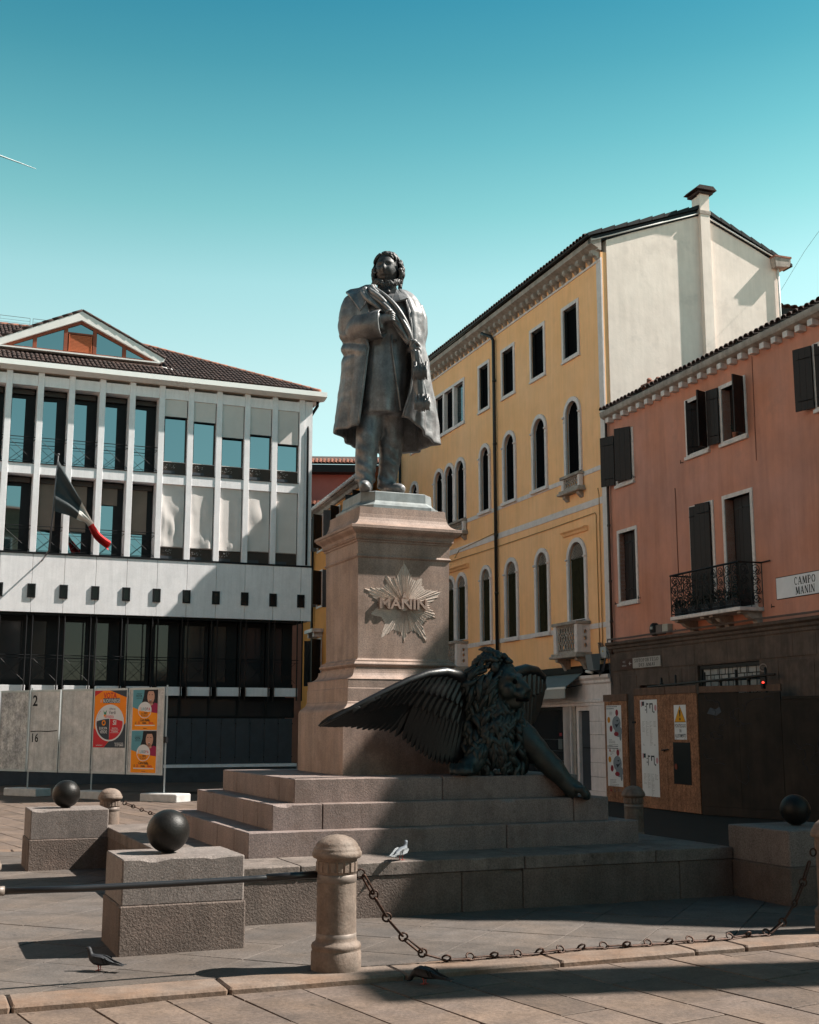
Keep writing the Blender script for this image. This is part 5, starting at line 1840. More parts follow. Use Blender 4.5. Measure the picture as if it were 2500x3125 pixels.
for zo in (1.15, .05):
    for c_ in range(4):
        xx = -2.18 + .155 * c_
        text_lines(q, xx, xx + .11, zo + .60, (9, 12, 20, 5)[c_], .026, -.0168, .006, 1.5)
        text_lines(q, xx, xx + .08, zo + .12, 2 if c_ in (0, 3) else 0, .02, -.0168)
    zt = zo + .78
    qd.add([(-2.17, -.0168, zt + .16), (-2.08, -.0168, zt + .16), (-2.08, -.0168, zt + .25), (-2.17, -.0168, zt + .25)], [(0, 1, 2, 3)])
    for (xa, xb, za, zb) in ((-1.99, -1.965, .0, .22), (-1.98, -1.90, .18, .21), (-1.86, -1.82, .1, .21), (-1.83, -1.74, .18, .21), (-1.75, -1.72, .02, .21), (-1.70, -1.66, 0, .04), (-2.05, -2.0, .06, .08), (-2.05, -2.0, .14, .155)):
        qd.add([(xa, -.0168, zt + za), (xb, -.0168, zt + za), (xb, -.0168, zt + zb), (xa, -.0168, zt + zb)], [(0, 1, 2, 3)])
    qp.add([(-1.615 + .05 * cos(2 * pi * k_ / 16), -.0166, zt + .11 + .065 * sin(2 * pi * k_ / 16)) for k_ in range(16)], [tuple(range(16))])
    qp.add([(-2.215, -.0166, zt + .14), (-2.17, -.0166, zt + .14), (-2.17, -.0166, zt + .25), (-2.215, -.0166, zt + .25)], [(0, 1, 2, 3)])
q.build('fine_print', M_TXT, p1, fix=False)
qd.build('dark_print', M_TXTD, p1, fix=False)
qp.build('pink_print', M_PPNK, p1, fix=False)
p2 = poster(hoard, -3.78, -3.07, .30, 2.13, .2995, lab='tall white poster with a grey picture and coloured spots on the left hoarding panel')
q, qr, qo, qb, qd = MB(), MB(), MB(), MB(), MB()
def disc(mb, x, z, rx, rz_, y, n=18):
    mb.add([(x + rx * cos(2 * pi * k_ / n), y, z + rz_ * sin(2 * pi * k_ / n)) for k_ in range(n)], [tuple(range(n))])
for zo in (1.2, .30):
    y = .2952
    for dd_ in ((-3.30, zo + .52, .20, .17, y), (-3.22, zo + .34, .17, .13, y + .0004), (-3.13, zo + .22, .05, .09, y + .0002)):
        qb = MB()
        disc(qb, *dd_)
        qb.build('grey_picture', M_PBLU, p2, fix=False)
    qd.add([(-3.38, y - .0006, zo + .50), (-3.30, y - .0006, zo + .42), (-3.13, y - .0006, zo + .55), (-3.25, y - .0006, zo + .50)], [(0, 1, 2, 3)])
    qd.add([(-3.33, y - .0006, zo + .58), (-3.20, y - .0006, zo + .60), (-3.24, y - .0006, zo + .56)], [(0, 1, 2)])
    for (x, z) in ((-3.27, .76), (-3.56, .40)):
        disc(qr, x, zo + z, .07, .075, y - .0004)
    disc(qr, -3.32, zo + .28, .11, .05, y - .0004)
    disc(qo, -3.66, zo + .60, .07, .07, y - .0004)
    text_lines(q, -3.68, -3.38, zo + .14, 3, .03, y, .010, .2)
    text_lines(q, -3.68, -3.25, zo + .04, 2, .03, y, .010, .5)
    text_lines(q, -3.76, -3.25, zo + .89, 2, .045, y, .022, .2)
    text_lines(q, -3.62, -3.48, zo + .77, 3, .03, y, .01, .2)
    text_lines(q, -3.50, -3.40, zo - .06, 4, .022, y, .008)
    text_lines(q, -3.33, -3.12, zo - .06, 3, .022, y, .008)
    qr.add([(-3.68, y, zo - .12), (-3.60, y, zo - .12), (-3.64, y, zo - .02)], [(0, 1, 2)])
for b, m, n in ((qr, M_PRED, 'red_spots'), (qo, M_PORA, 'orange_spots'), (q, M_TXT, 'fine_print'), (qd, M_TXTD, 'dark_print')):
    b.build(n, m, p2, fix=False)
p2.location.x -= .60
p3 = poster(hoard, -.885, -.425, 1.385, 2.085, -.0125, name='warning_sign', lab='white sign with yellow warning triangle reading PONTEGGIO IN ALLESTIMENTO')
q, q2 = MB(), MB()
q2.add([(-.855, -.0168, 1.745), (-.455, -.0168, 1.745), (-.655, -.0168, 2.06)], [(0, 1, 2)])
q.add([(-.87, -.0160, 1.735), (-.44, -.0160, 1.735), (-.655, -.0160, 2.075)], [(0, 1, 2)])
q.add([(-.685, -.0172, 1.98), (-.625, -.0172, 1.98), (-.64, -.0172, 1.85), (-.67, -.0172, 1.85)], [(0, 1, 2, 3)])
disc(q, -.655, 1.80, .027, .027, -.0172)
text_mb(q, 'PONTEGGIO', -.655, 1.63, .07, y=-.0165, sx=.74, bold=.01)
text_mb(q, 'IN', -.655, 1.53, .07, y=-.0165, sx=.74, bold=.01)
text_mb(q, 'ALLESTIMENTO', -.655, 1.43, .07, y=-.0165, sx=.60, bold=.01)
text_lines(q, -.85, -.78, 1.395, 1, .02, -.0165)
text_lines(q, -.53, -.45, 1.395, 1, .02, -.0165)
q.build('lettering', flat('sign_black2', (.01, .01, .012), .7), p3, fix=False)
q2.build('yellow_triangle', flat('sign_yellow', (.62, .28, .005), .6), p3, fix=False)

# ------------------------------------------------------------------ poster boards
BO = Vector((-5.641, 28.813, 0))
brd = thing('poster_board', 'row of grey metal election poster boards on posts before the pale building', 'poster board', BO, R(90 - 122))
M_ALU = mat('dull_metal_sheet', (.54, .525, .52), .5, metal=.1, var=.2, vs=2.2, col2=(.40, .405, .41), speck=.10, ss=30, bump=.06, streak=.25, sts=1.2)
M_ALUD = mat('dirty_metal_sheet', (.52, .51, .50), .6, metal=.1, var=.35, vs=2.6, col2=(.30, .30, .31), speck=.30, ss=18, bump=.08, streak=.30, sts=1.5)
M_POSTM = mat('galvanised_post', (.36, .39, .40), .5, metal=.4, var=.12, bump=.03)
M_CONC = mat('pale_concrete', (.46, .45, .44), .8, var=.15, vs=3, bump=.2)
xe = [-6.85, -5.70, -4.60, -3.48, -2.36, -1.20, -.02]
for i in range(6):
    a, c = xe[i], xe[i + 1]
    zb, zt = .56, 2.53
    pn = MB().box(a + .05, c - .05, .0, .012, zb, zt).build('panel', (M_ALUD if i < 2 else M_ALU), brd)
    MB().ring(rect(a + .05, c - .05, zb + .03, zt - .03), rect(a + .02, c - .02, zb - .015, zt + .02), -.012, .02).build('frame', M_POSTM, pn)
    if i in (2, 3, 5, 1):
        c_ = MB()
        text_mb(c_, 'C', c - .12, zt - .16, .10, y=-.003, bold=.03)
        c_.build('letter', mat('white_letter%d' % i, (.52, .52, .52), .8, bump=0), pn, fix=False)
for x in (-6.80, -4.57, -2.35, -.0):
    MB().bar((x, .03, -.04), (x, .03, 2.6), .036).build('post', M_POSTM, brd)
fo = [(-5.15, -3.98, M_CONC), (-2.62, -1.75, M_CONC), (-.52, .60, M_CONC), (-7.3, -6.3, M_CONC)]
for a, c, m in fo:
    MB().box(a, c, -.22, .28, -.05, .145, .02).build('foot_block', m, brd)
MB().box(-.03, .05, -.02, .06, 1.28, 1.42).build('strap', M_DMET, brd)
# painted numbers
gm = MB()
text_mb(gm, '2', -4.40, 2.16, .26, y=-.004, sx=1.0, align='CENTER', bold=.03)
text_mb(gm, '16', -4.36, 1.27, .21, y=-.004, sx=.95, bold=.02)
gm.loft([[(-4.52, -.003, 1.515), (-4.2, -.003, 1.525), (-3.9, -.003, 1.515), (-3.56, -.003, 1.54)], [(-4.52, -.003, 1.54), (-4.2, -.003, 1.545), (-3.9, -.003, 1.54), (-3.56, -.003, 1.56)]], cap=False, closed=False)
gm.build('painted_numbers', flat('paint_black', (.012, .012, .014), .8), brd, fix=False)

P_RED, P_ORA, P_NAVY = flat('p_red', (.52, .025, .035), .7), flat('p_orange', (.82, .22, .006), .7), flat('p_navy', (.035, .045, .06), .7)
P_WHT, P_TEAL, P_AMB = flat('p_white', (.60, .60, .61), .7), flat('p_teal', (.09, .27, .33), .7), flat('p_amber', (.80, .25, .004), .7)
P_SKIN, P_HAIR, P_MAG, P_BLK = flat('p_skin', (.48, .27, .20), .7), flat('p_hair', (.008, .008, .012), .7), flat('p_magenta', (.28, .012, .06), .7), flat('p_black', (.015, .018, .025), .7)
P_GRN = flat('p_green', (.02, .22, .12), .7)
def lay(parent, name, m, *items, y=-.006):
    for it in items:
        b = MB()
        if it[0] == 'p':
            b.add([(p[0], y, p[1]) for p in it[1]], [tuple(range(len(it[1])))])
        elif it[0] == 'd':
            disc(b, it[1], it[2], it[3], it[4], y, 28)
        elif it[0] == 't':
            text_mb(b, it[1], it[2], it[3], it[4], y=y, sx=it[5] if len(it) > 5 else .9, bold=it[6] if len(it) > 6 else .01, shear=it[7] if len(it) > 7 else 0)
        b.build(name, m, parent, fix=False)
def rc(x0, x1, z0, z1):
    return ('p', [(x0, z0), (x1, z0), (x1, z1), (x0, z1)])
# green left poster
x0, x1, z0, z1 = -2.32, -1.245, 1.155, 2.525
ps = poster(brd, x0, x1, z0, z1, -.002, P_ORA, lab='large orange and red election poster with a round white party emblem')
lay(ps, 'red_field', P_RED, ('p', [(x0, z1), (x0, 2.36), (-1.98, z1)]), y=-.006)
lay(ps, 'red_field', P_RED, ('p', [(x0, z0), (-1.95, z0), (-1.80, 1.31), (-2.05, 1.45), (x0, 1.62)]), y=-.006)
lay(ps, 'navy_field', P_NAVY, ('p', [(-1.88, z1), (-1.42, 2.38), (x1, 2.33), (x1, z1)]), y=-.007)
lay(ps, 'navy_field', P_NAVY, ('p', [(-1.95, z0), (x1, z0), (x1, 1.75), (-1.40, 1.60), (-1.78, 1.31)]), y=-.007)
lay(ps, 'red_words', P_RED, ('t', 'VOTA', -1.80, 2.32, .13, .85, .03), y=-.008)
lay(ps, 'dark_strip', P_NAVY, rc(-2.02, -1.47, 2.20, 2.315), y=-.009)
lay(ps, 'white_words', P_WHT, ('t', 'NUOVE ENERGIE', -1.745, 2.212, .09, .58, .02), ('t', 'LE', -2.09, 2.225, .06, .6, .01), y=-.010)
ex, ez, er, eh = -1.785, 1.735, .475, .435
lay(ps, 'white_disc', P_WHT, ('d', ex, ez, er, eh), y=-.008)
half = [(ex + (er - .04) * cos(R(a)), ez + (eh - .035) * sin(R(a))) for a in range(180, 271, 9)]
lay(ps, 'dark_sector', P_NAVY, ('p', half + [(ex - .01, ez + .10), (ex - .2, ez + .085), (ex - er + .05, ez + .04)]), y=-.009)
half = [(ex + (er - .04) * cos(R(a)), ez + (eh - .035) * sin(R(a))) for a in range(270, 361, 9)]
lay(ps, 'red_sector', P_RED, ('p', [(ex + .01, ez + .10)] + half + [(ex + er - .05, ez + .04), (ex + .2, ez + .085)]), y=-.009)
lay(ps, 'emblem_words', P_NAVY, ('t', 'Alleanza', ex + .08, ez + .31, .05, .85), ('t', 'Verdi', ex + .08, ez + .205, .085, .85, .015), y=-.009)
lay(ps, 'emblem_red_words', P_RED, ('t', 'Sinistra', ex - .02, ez + .115, .085, .85, .015), ('t', 'SI', ex + .18, ez - .04, .10, 1.1, .03), y=-.0085)
lay(ps, 'emblem_white_words', P_WHT, ('t', 'EUROPA', ex - .20, ez - .16, .065, .75), ('t', 'VERDE', ex - .19, ez - .245, .07, .8, .015), ('t', 'SI', ex + .17, ez - .045, .11, 1.1, .03),
    ('t', 'SINISTRA', ex + .18, ez - .155, .045, .75), ('t', 'ITALIANA', ex + .18, ez - .22, .045, .75), rc(ex + .03, ex + .33, ez - .17, ez - .165), rc(ex + .03, ex + .33, ez - .235, ez - .23), y=-.011)
sf_ = [('d', ex - .19 + .05 * cos(2 * pi * k_ / 10), ez + .0 + .05 * sin(2 * pi * k_ / 10), .018, .018) for k_ in range(10)]
lay(ps, 'sunflower', P_AMB, *sf_, y=-.0115)
lay(ps, 'green_bird', P_GRN, ('p', [(ex - .22, ez + .30), (ex - .16, ez + .24), (ex - .10, ez + .31), (ex - .12, ez + .20), (ex - .18, ez + .19)]), y=-.0115)
lay(ps, 'orange_bird', P_ORA, ('p', [(ex - .20, ez + .19), (ex - .12, ez + .195), (ex - .14, ez + .14), (ex - .20, ez + .15)]), y=-.0115)
rt = []
for k_, ch in enumerate('Reti Civiche'):
    a = R(215 - k_ * 7.0)
    rt.append(('t', ch, ex + (er - .06) * cos(a), ez + (eh - .05) * sin(a), .04, .9))
lay(ps, 'rim_words', P_RED, *rt, y=-.0115)
lay(ps, 'small_words', P_WHT, ('t', 'verdisinistra.it', -2.10, 1.195, .035, .75), ('t', 'ELEZIONI POLITICHE', -1.45, 1.245, .03, .7), ('t', '25 SETTEMBRE', -1.44, 1.19, .045, .68, .02), y=-.0105)
# two amber posters, one above the other
def amber(zt):
    x0, x1, z0 = -1.05, -.255, zt - .965
    lab = 'upper amber poster with a smiling person in a dark headscarf' if zt > 2 else 'lower amber poster with a smiling person in a dark headscarf'
    p = poster(brd, x0, x1, z0, zt, -.002, P_AMB, lab=lab)
    lay(p, 'white_edge', P_WHT, rc(x0 - .012, x0, z0, zt), rc(x1, x1 + .012, z0, zt), rc(x0 - .012, x1 + .012, zt, zt + .01), y=-.003)
    lay(p, 'teal_field', P_TEAL, ('p', [(x0, zt), (x0, zt - .44), (-.82, zt - .50), (-.68, zt - .30), (-.66, zt)]), y=-.006)
    lay(p, 'dark_field', P_HAIR, ('p', [(-.68, zt), (-.70, zt - .18), (-.78, zt - .40), (-.40, zt - .52), (x1, zt - .45), (x1, zt)]), y=-.0065)
    lay(p, 'magenta_shirt', P_MAG, ('p', [(-.46, zt - .40), (-.35, zt - .34), (x1, zt - .36), (x1, zt - .58), (-.44, zt - .56)]), y=-.007)
    lay(p, 'face', P_SKIN, ('d', -.475, zt - .20, .115, .165), ('p', [(-.54, zt - .30), (-.42, zt - .30), (-.40, zt - .38), (-.50, zt - .42)]), y=-.008)
    lay(p, 'face_lines', P_HAIR, ('p', [(-.545, zt - .15), (-.505, zt - .145), (-.505, zt - .155), (-.545, zt - .165)]), ('p', [(-.455, zt - .145), (-.41, zt - .15), (-.41, zt - .165), (-.455, zt - .155)]),
        ('p', [(-.53, zt - .27), (-.48, zt - .285), (-.425, zt - .26), (-.48, zt - .30)]), ('p', [(-.60, zt), (-.36, zt), (-.40, zt - .07), (-.55, zt - .07)]), y=-.009)
    lay(p, 'smile', P_WHT, ('p', [(-.52, zt - .268), (-.48, zt - .272), (-.435, zt - .26), (-.48, zt - .288)]), y=-.0095)
    lay(p, 'white_disc', P_WHT, ('d', -.655, zt - .505, .215, .19), y=-.0095)
    lay(p, 'amber_half', P_AMB, ('p', [(-.655 + .20 * cos(R(a)), zt - .505 + .175 * sin(R(a))) for a in range(185, 356, 9)] + [(-.56, zt - .55), (-.70, zt - .53)]), y=-.0100)
    for k_, (s_, m_) in enumerate((('E', P_AMB), ('U', P_TEAL), ('R', P_TEAL), ('O', P_NAVY), ('P', P_MAG), ('A', P_RED))):
        lay(p, 'emblem_letter', m_, ('t', s_, -.80 + .058 * k_, zt - .515, .068, .78, .025), y=-.0105)
    lay(p, 'dark_words', P_BLK, ('t', 'con EMMA', -.665, zt - .60, .045, .75), ('t', 'BONINO', -.655, zt - .655, .05, .75), ('t', 'Cara Italia,', -.645, zt - .765, .065, .78, .02, .15), ('t', 'il', -.93, zt - .83, .06, .7, .02, .15),
        ('t', 'resta', -.66, zt - .83, .06, .75, .02, .15), ('t', 'VOTA', -.85, zt - .205, .06, .8), rc(-.93, -.75, zt - .125, zt - .118), rc(-.93, -.75, zt - .235, zt - .228), ('t', '#piueuropa', -.63, zt - .935, .022, .8), y=-.0105)
    lay(p, 'red_words', P_RED, ('t', '25', -.83, zt - .83, .06, .75, .02, .15), ('t', 'libera.', -.44, zt - .83, .06, .75, .02, .15), y=-.0105)
    lay(p, 'white_strip', P_WHT, rc(-.96, -.32, zt - .872, zt - .85), y=-.006)
amber(2.535)
amber(1.55)

# ------------------------------------------------------------------ buildings seen in the gaps
M_ORG = mat('orange_plaster', (.62, .235, .055), .85, var=.08, vs=.8, bump=.06)
M_MAR = mat('maroon_plaster', (.25, .085, .075), .85, var=.08, vs=.6, bump=.05)
M_PNK = mat('dull_pink_plaster', (.36, .17, .125), .85, var=.1, vs=.8, bump=.05)
def az_xy(o, az, t):
    return (o[0] + sin(R(az)) * t, o[1] + cos(R(az)) * t)
# orange building down the lane; local x runs towards the viewer
OO = Vector((*az_xy((-2.08, 48.0), -16.8, -2.2), 0))
ob = thing('orange_building', 'narrow orange building with black shutters and a pale stone gutter down the lane', 'building', OO, R(90 - 163.2))
hl = []
ow = [(-2.3, -1.5, 9.75, 10.75), (-6.0, -5.1, 9.5, 10.75), (-9.3, -8.3, 9.4, 10.9), (-9.3, -8.3, 6.9, 8.4), (-6.0, -5.1, 6.6, 8.2), (-9.3, -8.3, 3.4, 5.4)]
for a, c, z0, z1 in ow:
    hl.append(rect(a, c, z0, z1))
b = MB()
b.sheet(rect(-12.5, 0, -.1, 11.2), hl, 0, .25)
b.box(-12.5, 0, .3, 7, 0, 11.15)
b.build('wall', M_ORG, ob)
for i, (a, c, z0, z1) in enumerate(ow):
    w_ = MB().ring(rect(a, c, z0, z1), rect(a - .08, c + .08, z0 - .08, z1 + .08), -.03, .05).build('window', M_WST, ob)
    MB().box(a, c, .2, .22, z0, z1).build('pane', M_GLD, w_)
    for hx, s in ((a, -1), (c, 1)):
        shutter(w_, hx, z0, z1, (c - a) / 2, 62, s)
        w_.children[-1].data.materials[0] = M_BLKM
MB().tube([(-12.6, -.36, 11.24), (.05, -.36, 11.24)], .085, 8).build('gutter', M_WST, ob)
for k_ in range(26):
    MB().lathe([(.09, -.03), (.10, -.015), (.10, .015), (.09, .03)], 8).build('gutter_joint', M_WST, ob, (-12.4 + .48 * k_, -.36, 11.24)).rotation_euler = (0, R(90), 0)
MB().prism([(0, 10.95), (-.08, 10.97), (-.14, 11.08), (-.28, 11.14), (-.28, 11.19), (0, 11.2)], -12.5, 0, axis='x').build('cornice', M_OLD, ob)
rf = MB().add([(-12.6, -.3, 11.25), (.05, -.3, 11.25), (.05, 6, 13.2), (-12.6, 6, 13.2)], [(0, 1, 2, 3)]).build('roof', M_TILER, ob)
MB().box(-9.6, -8.0, -.5, 0, 5.7, 5.85).build('stone_shelf', M_WST, ob)
for x in (-9.35, -8.3):
    MB().box(x, x + .18, -.4, 0, 5.5, 5.7).build('bracket', M_WST, ob)
MB().tube([(-9.9, -.1, 11.1), (-9.9, -.1, 0)], .06, 8).build('downpipe', M_BLKM, ob)
mb_ = thing('maroon_building', 'far maroon building with a red tiled roof and dark eaves', 'building', (0, 62, 0), R(3))
MB().box(-9, 3, 0, 8, 0, 14.45).build('wall', M_MAR, mb_)
MB().box(-9.3, 3.3, -.7, .2, 14.38, 14.76).build('eaves', M_DMET, mb_)
rf = MB().add([(-9.3, -.75, 14.77), (3.3, -.75, 14.77), (3.3, 3, 16.0), (-9.3, 3, 16.0)], [(0, 1, 2, 3)]).build('roof', M_ROOFB, mb_)
tile_field(rf, (-9.3, -.78, 14.79), (1, 0, 0), (0, 3.75, 1.23), 63, 4, .20, .44, M_TILER, None, 0, r=.10)
for x in (-6.4, -4.6):
    w_ = MB().box(x, x + .8, -.04, .02, 10.6, 12.1).build('window', M_WST, mb_)
    MB().box(x + .08, x + .72, -.05, -.041, 10.7, 12.0).build('pane', M_GLD, w_)
an = thing('annex_roof', 'low red tiled roof against the far maroon building', 'building', (-4.9, 57.6, 0), R(3))
MB().box(-2, 1.9, .5, 3.2, 0, 12.0).build('wall', M_PNK, an)
rf = MB().add([(-2, 0, 12.0), (2, 0, 12.0), (2, 3, 12.75), (-2, 3, 12.75)], [(0, 1, 2, 3)]).build('roof', M_ROOFB, an)
tile_field(rf, (-2, 0, 12.02), (1, 0, 0), (0, 3, .75), 20, 6, .20, .44, M_TILER, None, 0, r=.10)
MB().box(-2, 2, -.06, .4, 11.86, 11.99).build('eaves', M_DMET, an)
# brick building behind the salmon roof
bb = thing('brick_building', 'dark roofed building with a brick frieze behind the salmon roof', 'building', (11.2, 37.55, 0), R(90 - 70))
b = MB().box(-.6, 8, 0, 6, 0, 14.35).build('wall', M_OLD, bb)
MB().box(-.6, 8.2, -.22, .1, 13.92, 14.26, .01).build('concrete_beam', M_WST, bb)
me = MB().box(0, .235, 0, .1, 0, .20, .008).mesh('brick', mat('frieze_brick', (.30, .10, .055), .85, var=.2, bump=.15, rand=.25))
for k_ in range(32):
    link('brick', me, bb, (-.5 + .262 * k_, -.16, 14.30))
MB().box(-.6, 8.2, -.08, .1, 14.27, 14.53).build('mortar_band', M_OLD, bb)
MB().box(-.7, 8.4, -.28, .1, 14.56, 14.80).build('eaves_board', M_DMET, bb)
rf = MB().add([(-.7, -.32, 14.81), (8.4, -.32, 14.81), (8.4, 4, 15.9), (-.7, 4, 15.9)], [(0, 1, 2, 3)]).build('roof', M_ROOFB, bb)
tile_field(rf, (-.7, -.34, 14.825), (1, 0, 0), (0, 4.32, 1.09), 33, 3, .275, .45, M_TILE, None, 0, r=.11)
MB().box(-.6, 3.0, -.30, .0, 13.25, 13.72).build('dark_recess', M_BRNZ, bb)
MB().prism([(-.55, 13.70), (-.55, 13.80), (-.1, 13.90), (0, 13.72)], -.6, 3.2, axis='x').build('small_roof', M_WST, bb)
MB().box(-.6, 4, -.06, 0, 12.2, 13.1).build('grey_panel', M_WST, bb)
wr = thing('overhead_cable', 'thin dark cable rising to the right above the salmon roof', 'cable', (0, 0, 0))
pts = [(11.45, 37.2, 14.75), (11.35, 33.5, 15.1), (11.5, 31.0, 15.45), (12.2, 27, 16.3)]
MB().tube(pts, .005, 5).build('cable', M_BLKM, wr)
MB().tube([(11.35, 37.2, 14.7), (8.45, 29.5, 10.95), (8.2, 28.6, 10.0)], .005, 5).build('cable_shadow', M_BLKM, wr)  # dark tube drawn in place of the cable's shadow on the gable

# unseen buildings beside and behind the camera, some added to shape the light
M_OCH = mat('ochre_plaster', (.60, .41, .27), .85, var=.08, vs=.5, bump=.05)
M_ROSE = mat('rose_plaster', (.58, .37, .26), .85, var=.08, vs=.5, bump=.05)
def far_house(name, label, loc, rz, w_, d_, h, m, roofm=True, nwin=6, floors=3):
    t = thing(name, label, 'building', loc, rz)
    MB().box(0, w_, 0, d_, -.1, h).build('wall', m, t)
    MB().prism([(-.3, h + .002), (d_ + .3, h + .002), (d_ / 2, h + d_ * .10)], -.2, w_ + .2, axis='x').build('roof', M_TILER, t)
    for f in range(floors):
        for k_ in range(nwin):
            x = w_ * (k_ + .5) / nwin
            z = 1.2 + (h - 1.5) * f / floors
            q = MB().ring(rect(x - .45, x + .45, z, z + 1.6), rect(x - .55, x + .55, z - .1, z + 1.7), -.04, .0).build('window', M_WST, t)
            MB().box(x - .45, x + .45, -.02, -.003, z, z + 1.6).build('pane', M_GLD, q)
    return t
def sal_pt(x, p=0.0):
    o = Vector((-cos(R(-19.3)), sin(R(-19.3)), 0))
    d = Vector((.3305, -.9438, 0))
    return YO + d * x + o * p
# right hand row going on past the frame: unseen house, outline shaped to shade the right of the square
t = thing('ochre_house', 'unseen tall ochre house continuing the right hand row, outline shaped for its shadow', 'building', sal_pt(0), SRZ)
prof_ = [(9.63, -.1), (19.85, -.1), (19.85, 9.1), (19.55, 9.85), (19.2, 10.4), (19.08, 11.3), (18.7, 12.03), (17.8, 12.46), (17.3, 12.86), (16.4, 13.16), (13.5, 13.5), (9.63, 12.6)]
MB().prism(prof_, .0, 7.0).build('wall', M_OCH, t)
for f_ in range(3):
    for k_ in range(6):
        x, z = 10.5 + 1.6 * k_, 1.2 + 3.2 * f_
        q = MB().ring(rect(x - .45, x + .45, z, z + 1.6), rect(x - .55, x + .55, z - .1, z + 1.7), -.04, .0).build('window', M_WST, t)
        MB().box(x - .45, x + .45, -.02, -.003, z, z + 1.6).build('pane', M_GLD, q)
t = far_house('rose_shadow_caster', 'unseen low rose house carrying an added stack that casts the foreground shadow band', sal_pt(21.0), SRZ, 9.0, 6.0, 5.0, M_ROSE, floors=1)
MB().prism([(.14, 5.0), (.98, 5.0), (.93, 12.0), (.98, 12.9), (.18, 12.9), (.13, 11.0)], -.05, .25).build('shadow_stack', M_ROSE, t)  # unseen stack added only to cast the shadow band across the foreground
far_house('west_house', 'long sunlit ochre house on the left side of the square outside the picture', (-19, -16, 0), R(90), 26, 8, 12, M_OCH, nwin=12)
far_house('west_house', 'rose house on the left side of the square nearer the bank outside the picture', (-19, 11, 0), R(90), 16, 8, 12, M_ROSE, nwin=8)
far_house('south_skylight_blocker', 'unseen tall brown house added behind the camera to cut the skylight', (14, -8, 0), R(180), 30, 8, 15, mat('brown_plaster', (.26, .19, .14), .85), nwin=12, floors=4)  # unseen block, added close and tall to darken the ambient light
# contrail
ct = thing('contrail', 'short white contrail in the sky at upper left', 'contrail', (0, 0, 0))
D_ = 6000.0
a, c = Vector((-1262 / 3750 * D_, D_ * .99, 0)), Vector((-1142 / 3750 * D_, D_ * .99, 0))
def sky_pt(px, py):
    q = Vector(((px - 1250) / 3750, 1, (1562.5 - py) / 3750))
    q.rotate(Matrix.Rotation(R(9.9003), 3, 'X'))
    return Vector((0, 0, 1.65)) + q * D_
P_ = [sky_pt(-60, 452), sky_pt(0, 475), sky_pt(60, 497), sky_pt(100, 512), sky_pt(111, 516)]
MB().tube(P_, [5.5, 4.2, 3.0, 2.0, .8], 8).build('vapour', flat('white_vapour', (.9, .9, .9), 1.0), ct)

# ------------------------------------------------------------------ pigeons
def pigeon(loc, rz, label, body, wing, head_dir=0.0, peck=False, scale=1.0):
    """rock pigeon about 31 cm long facing +x"""
    t = thing('pigeon', label, 'pigeon', loc, rz, 'pigeons on the ground and the platform')
    t.scale = (scale,) * 3
    b = MB()
    spine = [(-.165, .075, .006, .012), (-.12, .082, .020, .026), (-.07, .092, .040, .042), (-.01, .100, .056, .054), (.045, .108, .056, .054), (.085, .125, .043, .044), (.105, .150, .029, .030), (.115, .178, .023, .023), (.122, .200, .026, .025), (.132, .215, .024, .022), (.150, .217, .013, .012)]
    if peck:
        spine = spine[:5] + [(.085, .098, .045, .042), (.115, .080, .030, .030), (.135, .058, .024, .023), (.148, .040, .026, .025), (.160, .028, .022, .020), (.170, .020, .012, .010)]
    rings = []
    for i, (x, z, ry, rz__) in enumerate(spine):
        p0, p1 = spine[max(i - 1, 0)], spine[min(i + 1, len(spine) - 1)]
        d = Vector((p1[0] - p0[0], 0, p1[1] - p0[1])).normalized()
        n_ = Vector((-d.z, 0, d.x))
        rings.append([tuple(Vector((x, 0, z)) + n_ * (rz__ * sin(2 * pi * k_ / 14)) + Vector((0, ry * cos(2 * pi * k_ / 14), 0))) for k_ in range(14)])
    b.loft(rings, smooth=True)
    o = b.build('body', body, t)
    hx, hz = (spine[-1][0], spine[-1][1])
    MB().tube([(hx - .008, 0, hz), (hx + .010, 0, hz - .006), (hx + .022, 0, hz - .013)], [.007, .005, .001], 6).build('beak', M_DMET, t)
    tl = MB()
    for k_ in range(5):
        y = (k_ - 2) * .010
        tl.prism([(-.13, y - .008), (-.285, y * 1.9 - .010), (-.29, y * 1.9), (-.285, y * 1.9 + .010), (-.13, y + .008)], .068 - abs(k_ - 2) * .003, .074 - abs(k_ - 2) * .003, axis='z')
    o = tl.build('tail', wing, t)
    for s in (-1, 1):
        w_ = MB()
        out = [(.07, .115), (.075, .135), (.03, .150), (-.05, .140), (-.14, .105), (-.245, .075), (-.25, .070), (-.14, .078), (-.05, .075), (.03, .085)]
        L_ = [(x, s * (.050 - max(0, -x) * .15 + .008), z) for x, z in out]
        L2 = [(x, s * (.060 - max(0, -x) * .16 + .010), z) for x, z in out]
        w_.loft([L_, L2], cap=True)
        w_.build('wing', wing, t)
        br = MB()
        for q in (-.06, -.10):
            br.add([(q, s * .066, .135), (q + .016, s * .066, .138), (q - .01, s * .060, .082), (q - .026, s * .060, .080)], [(0, 1, 2, 3)])
        br.build('wing_bar', M_DMET, t, fix=False)
        lg = MB()
        lg.tube([(.005, s * .022, .06), (-.004, s * .022, .03), (.0, s * .022, .004)], [.009, .005, .004], 6)
        for a in (-35, 0, 35, 180):
            lg.tube([(.0, s * .022, .004), (.032 * cos(R(a)), s * .022 + .032 * sin(R(a)), .003)], [.004, .002], 5)
        lg.build('leg', flat('pigeon_leg_%d%s' % (s, t.name), (.35, .07, .06), .6), t)
    for s in (-1, 1):
        MB().blob((hx - .016, s * .018, hz + .004), .0045, 6, 5).build('eye', M_DMET, t)
    return t
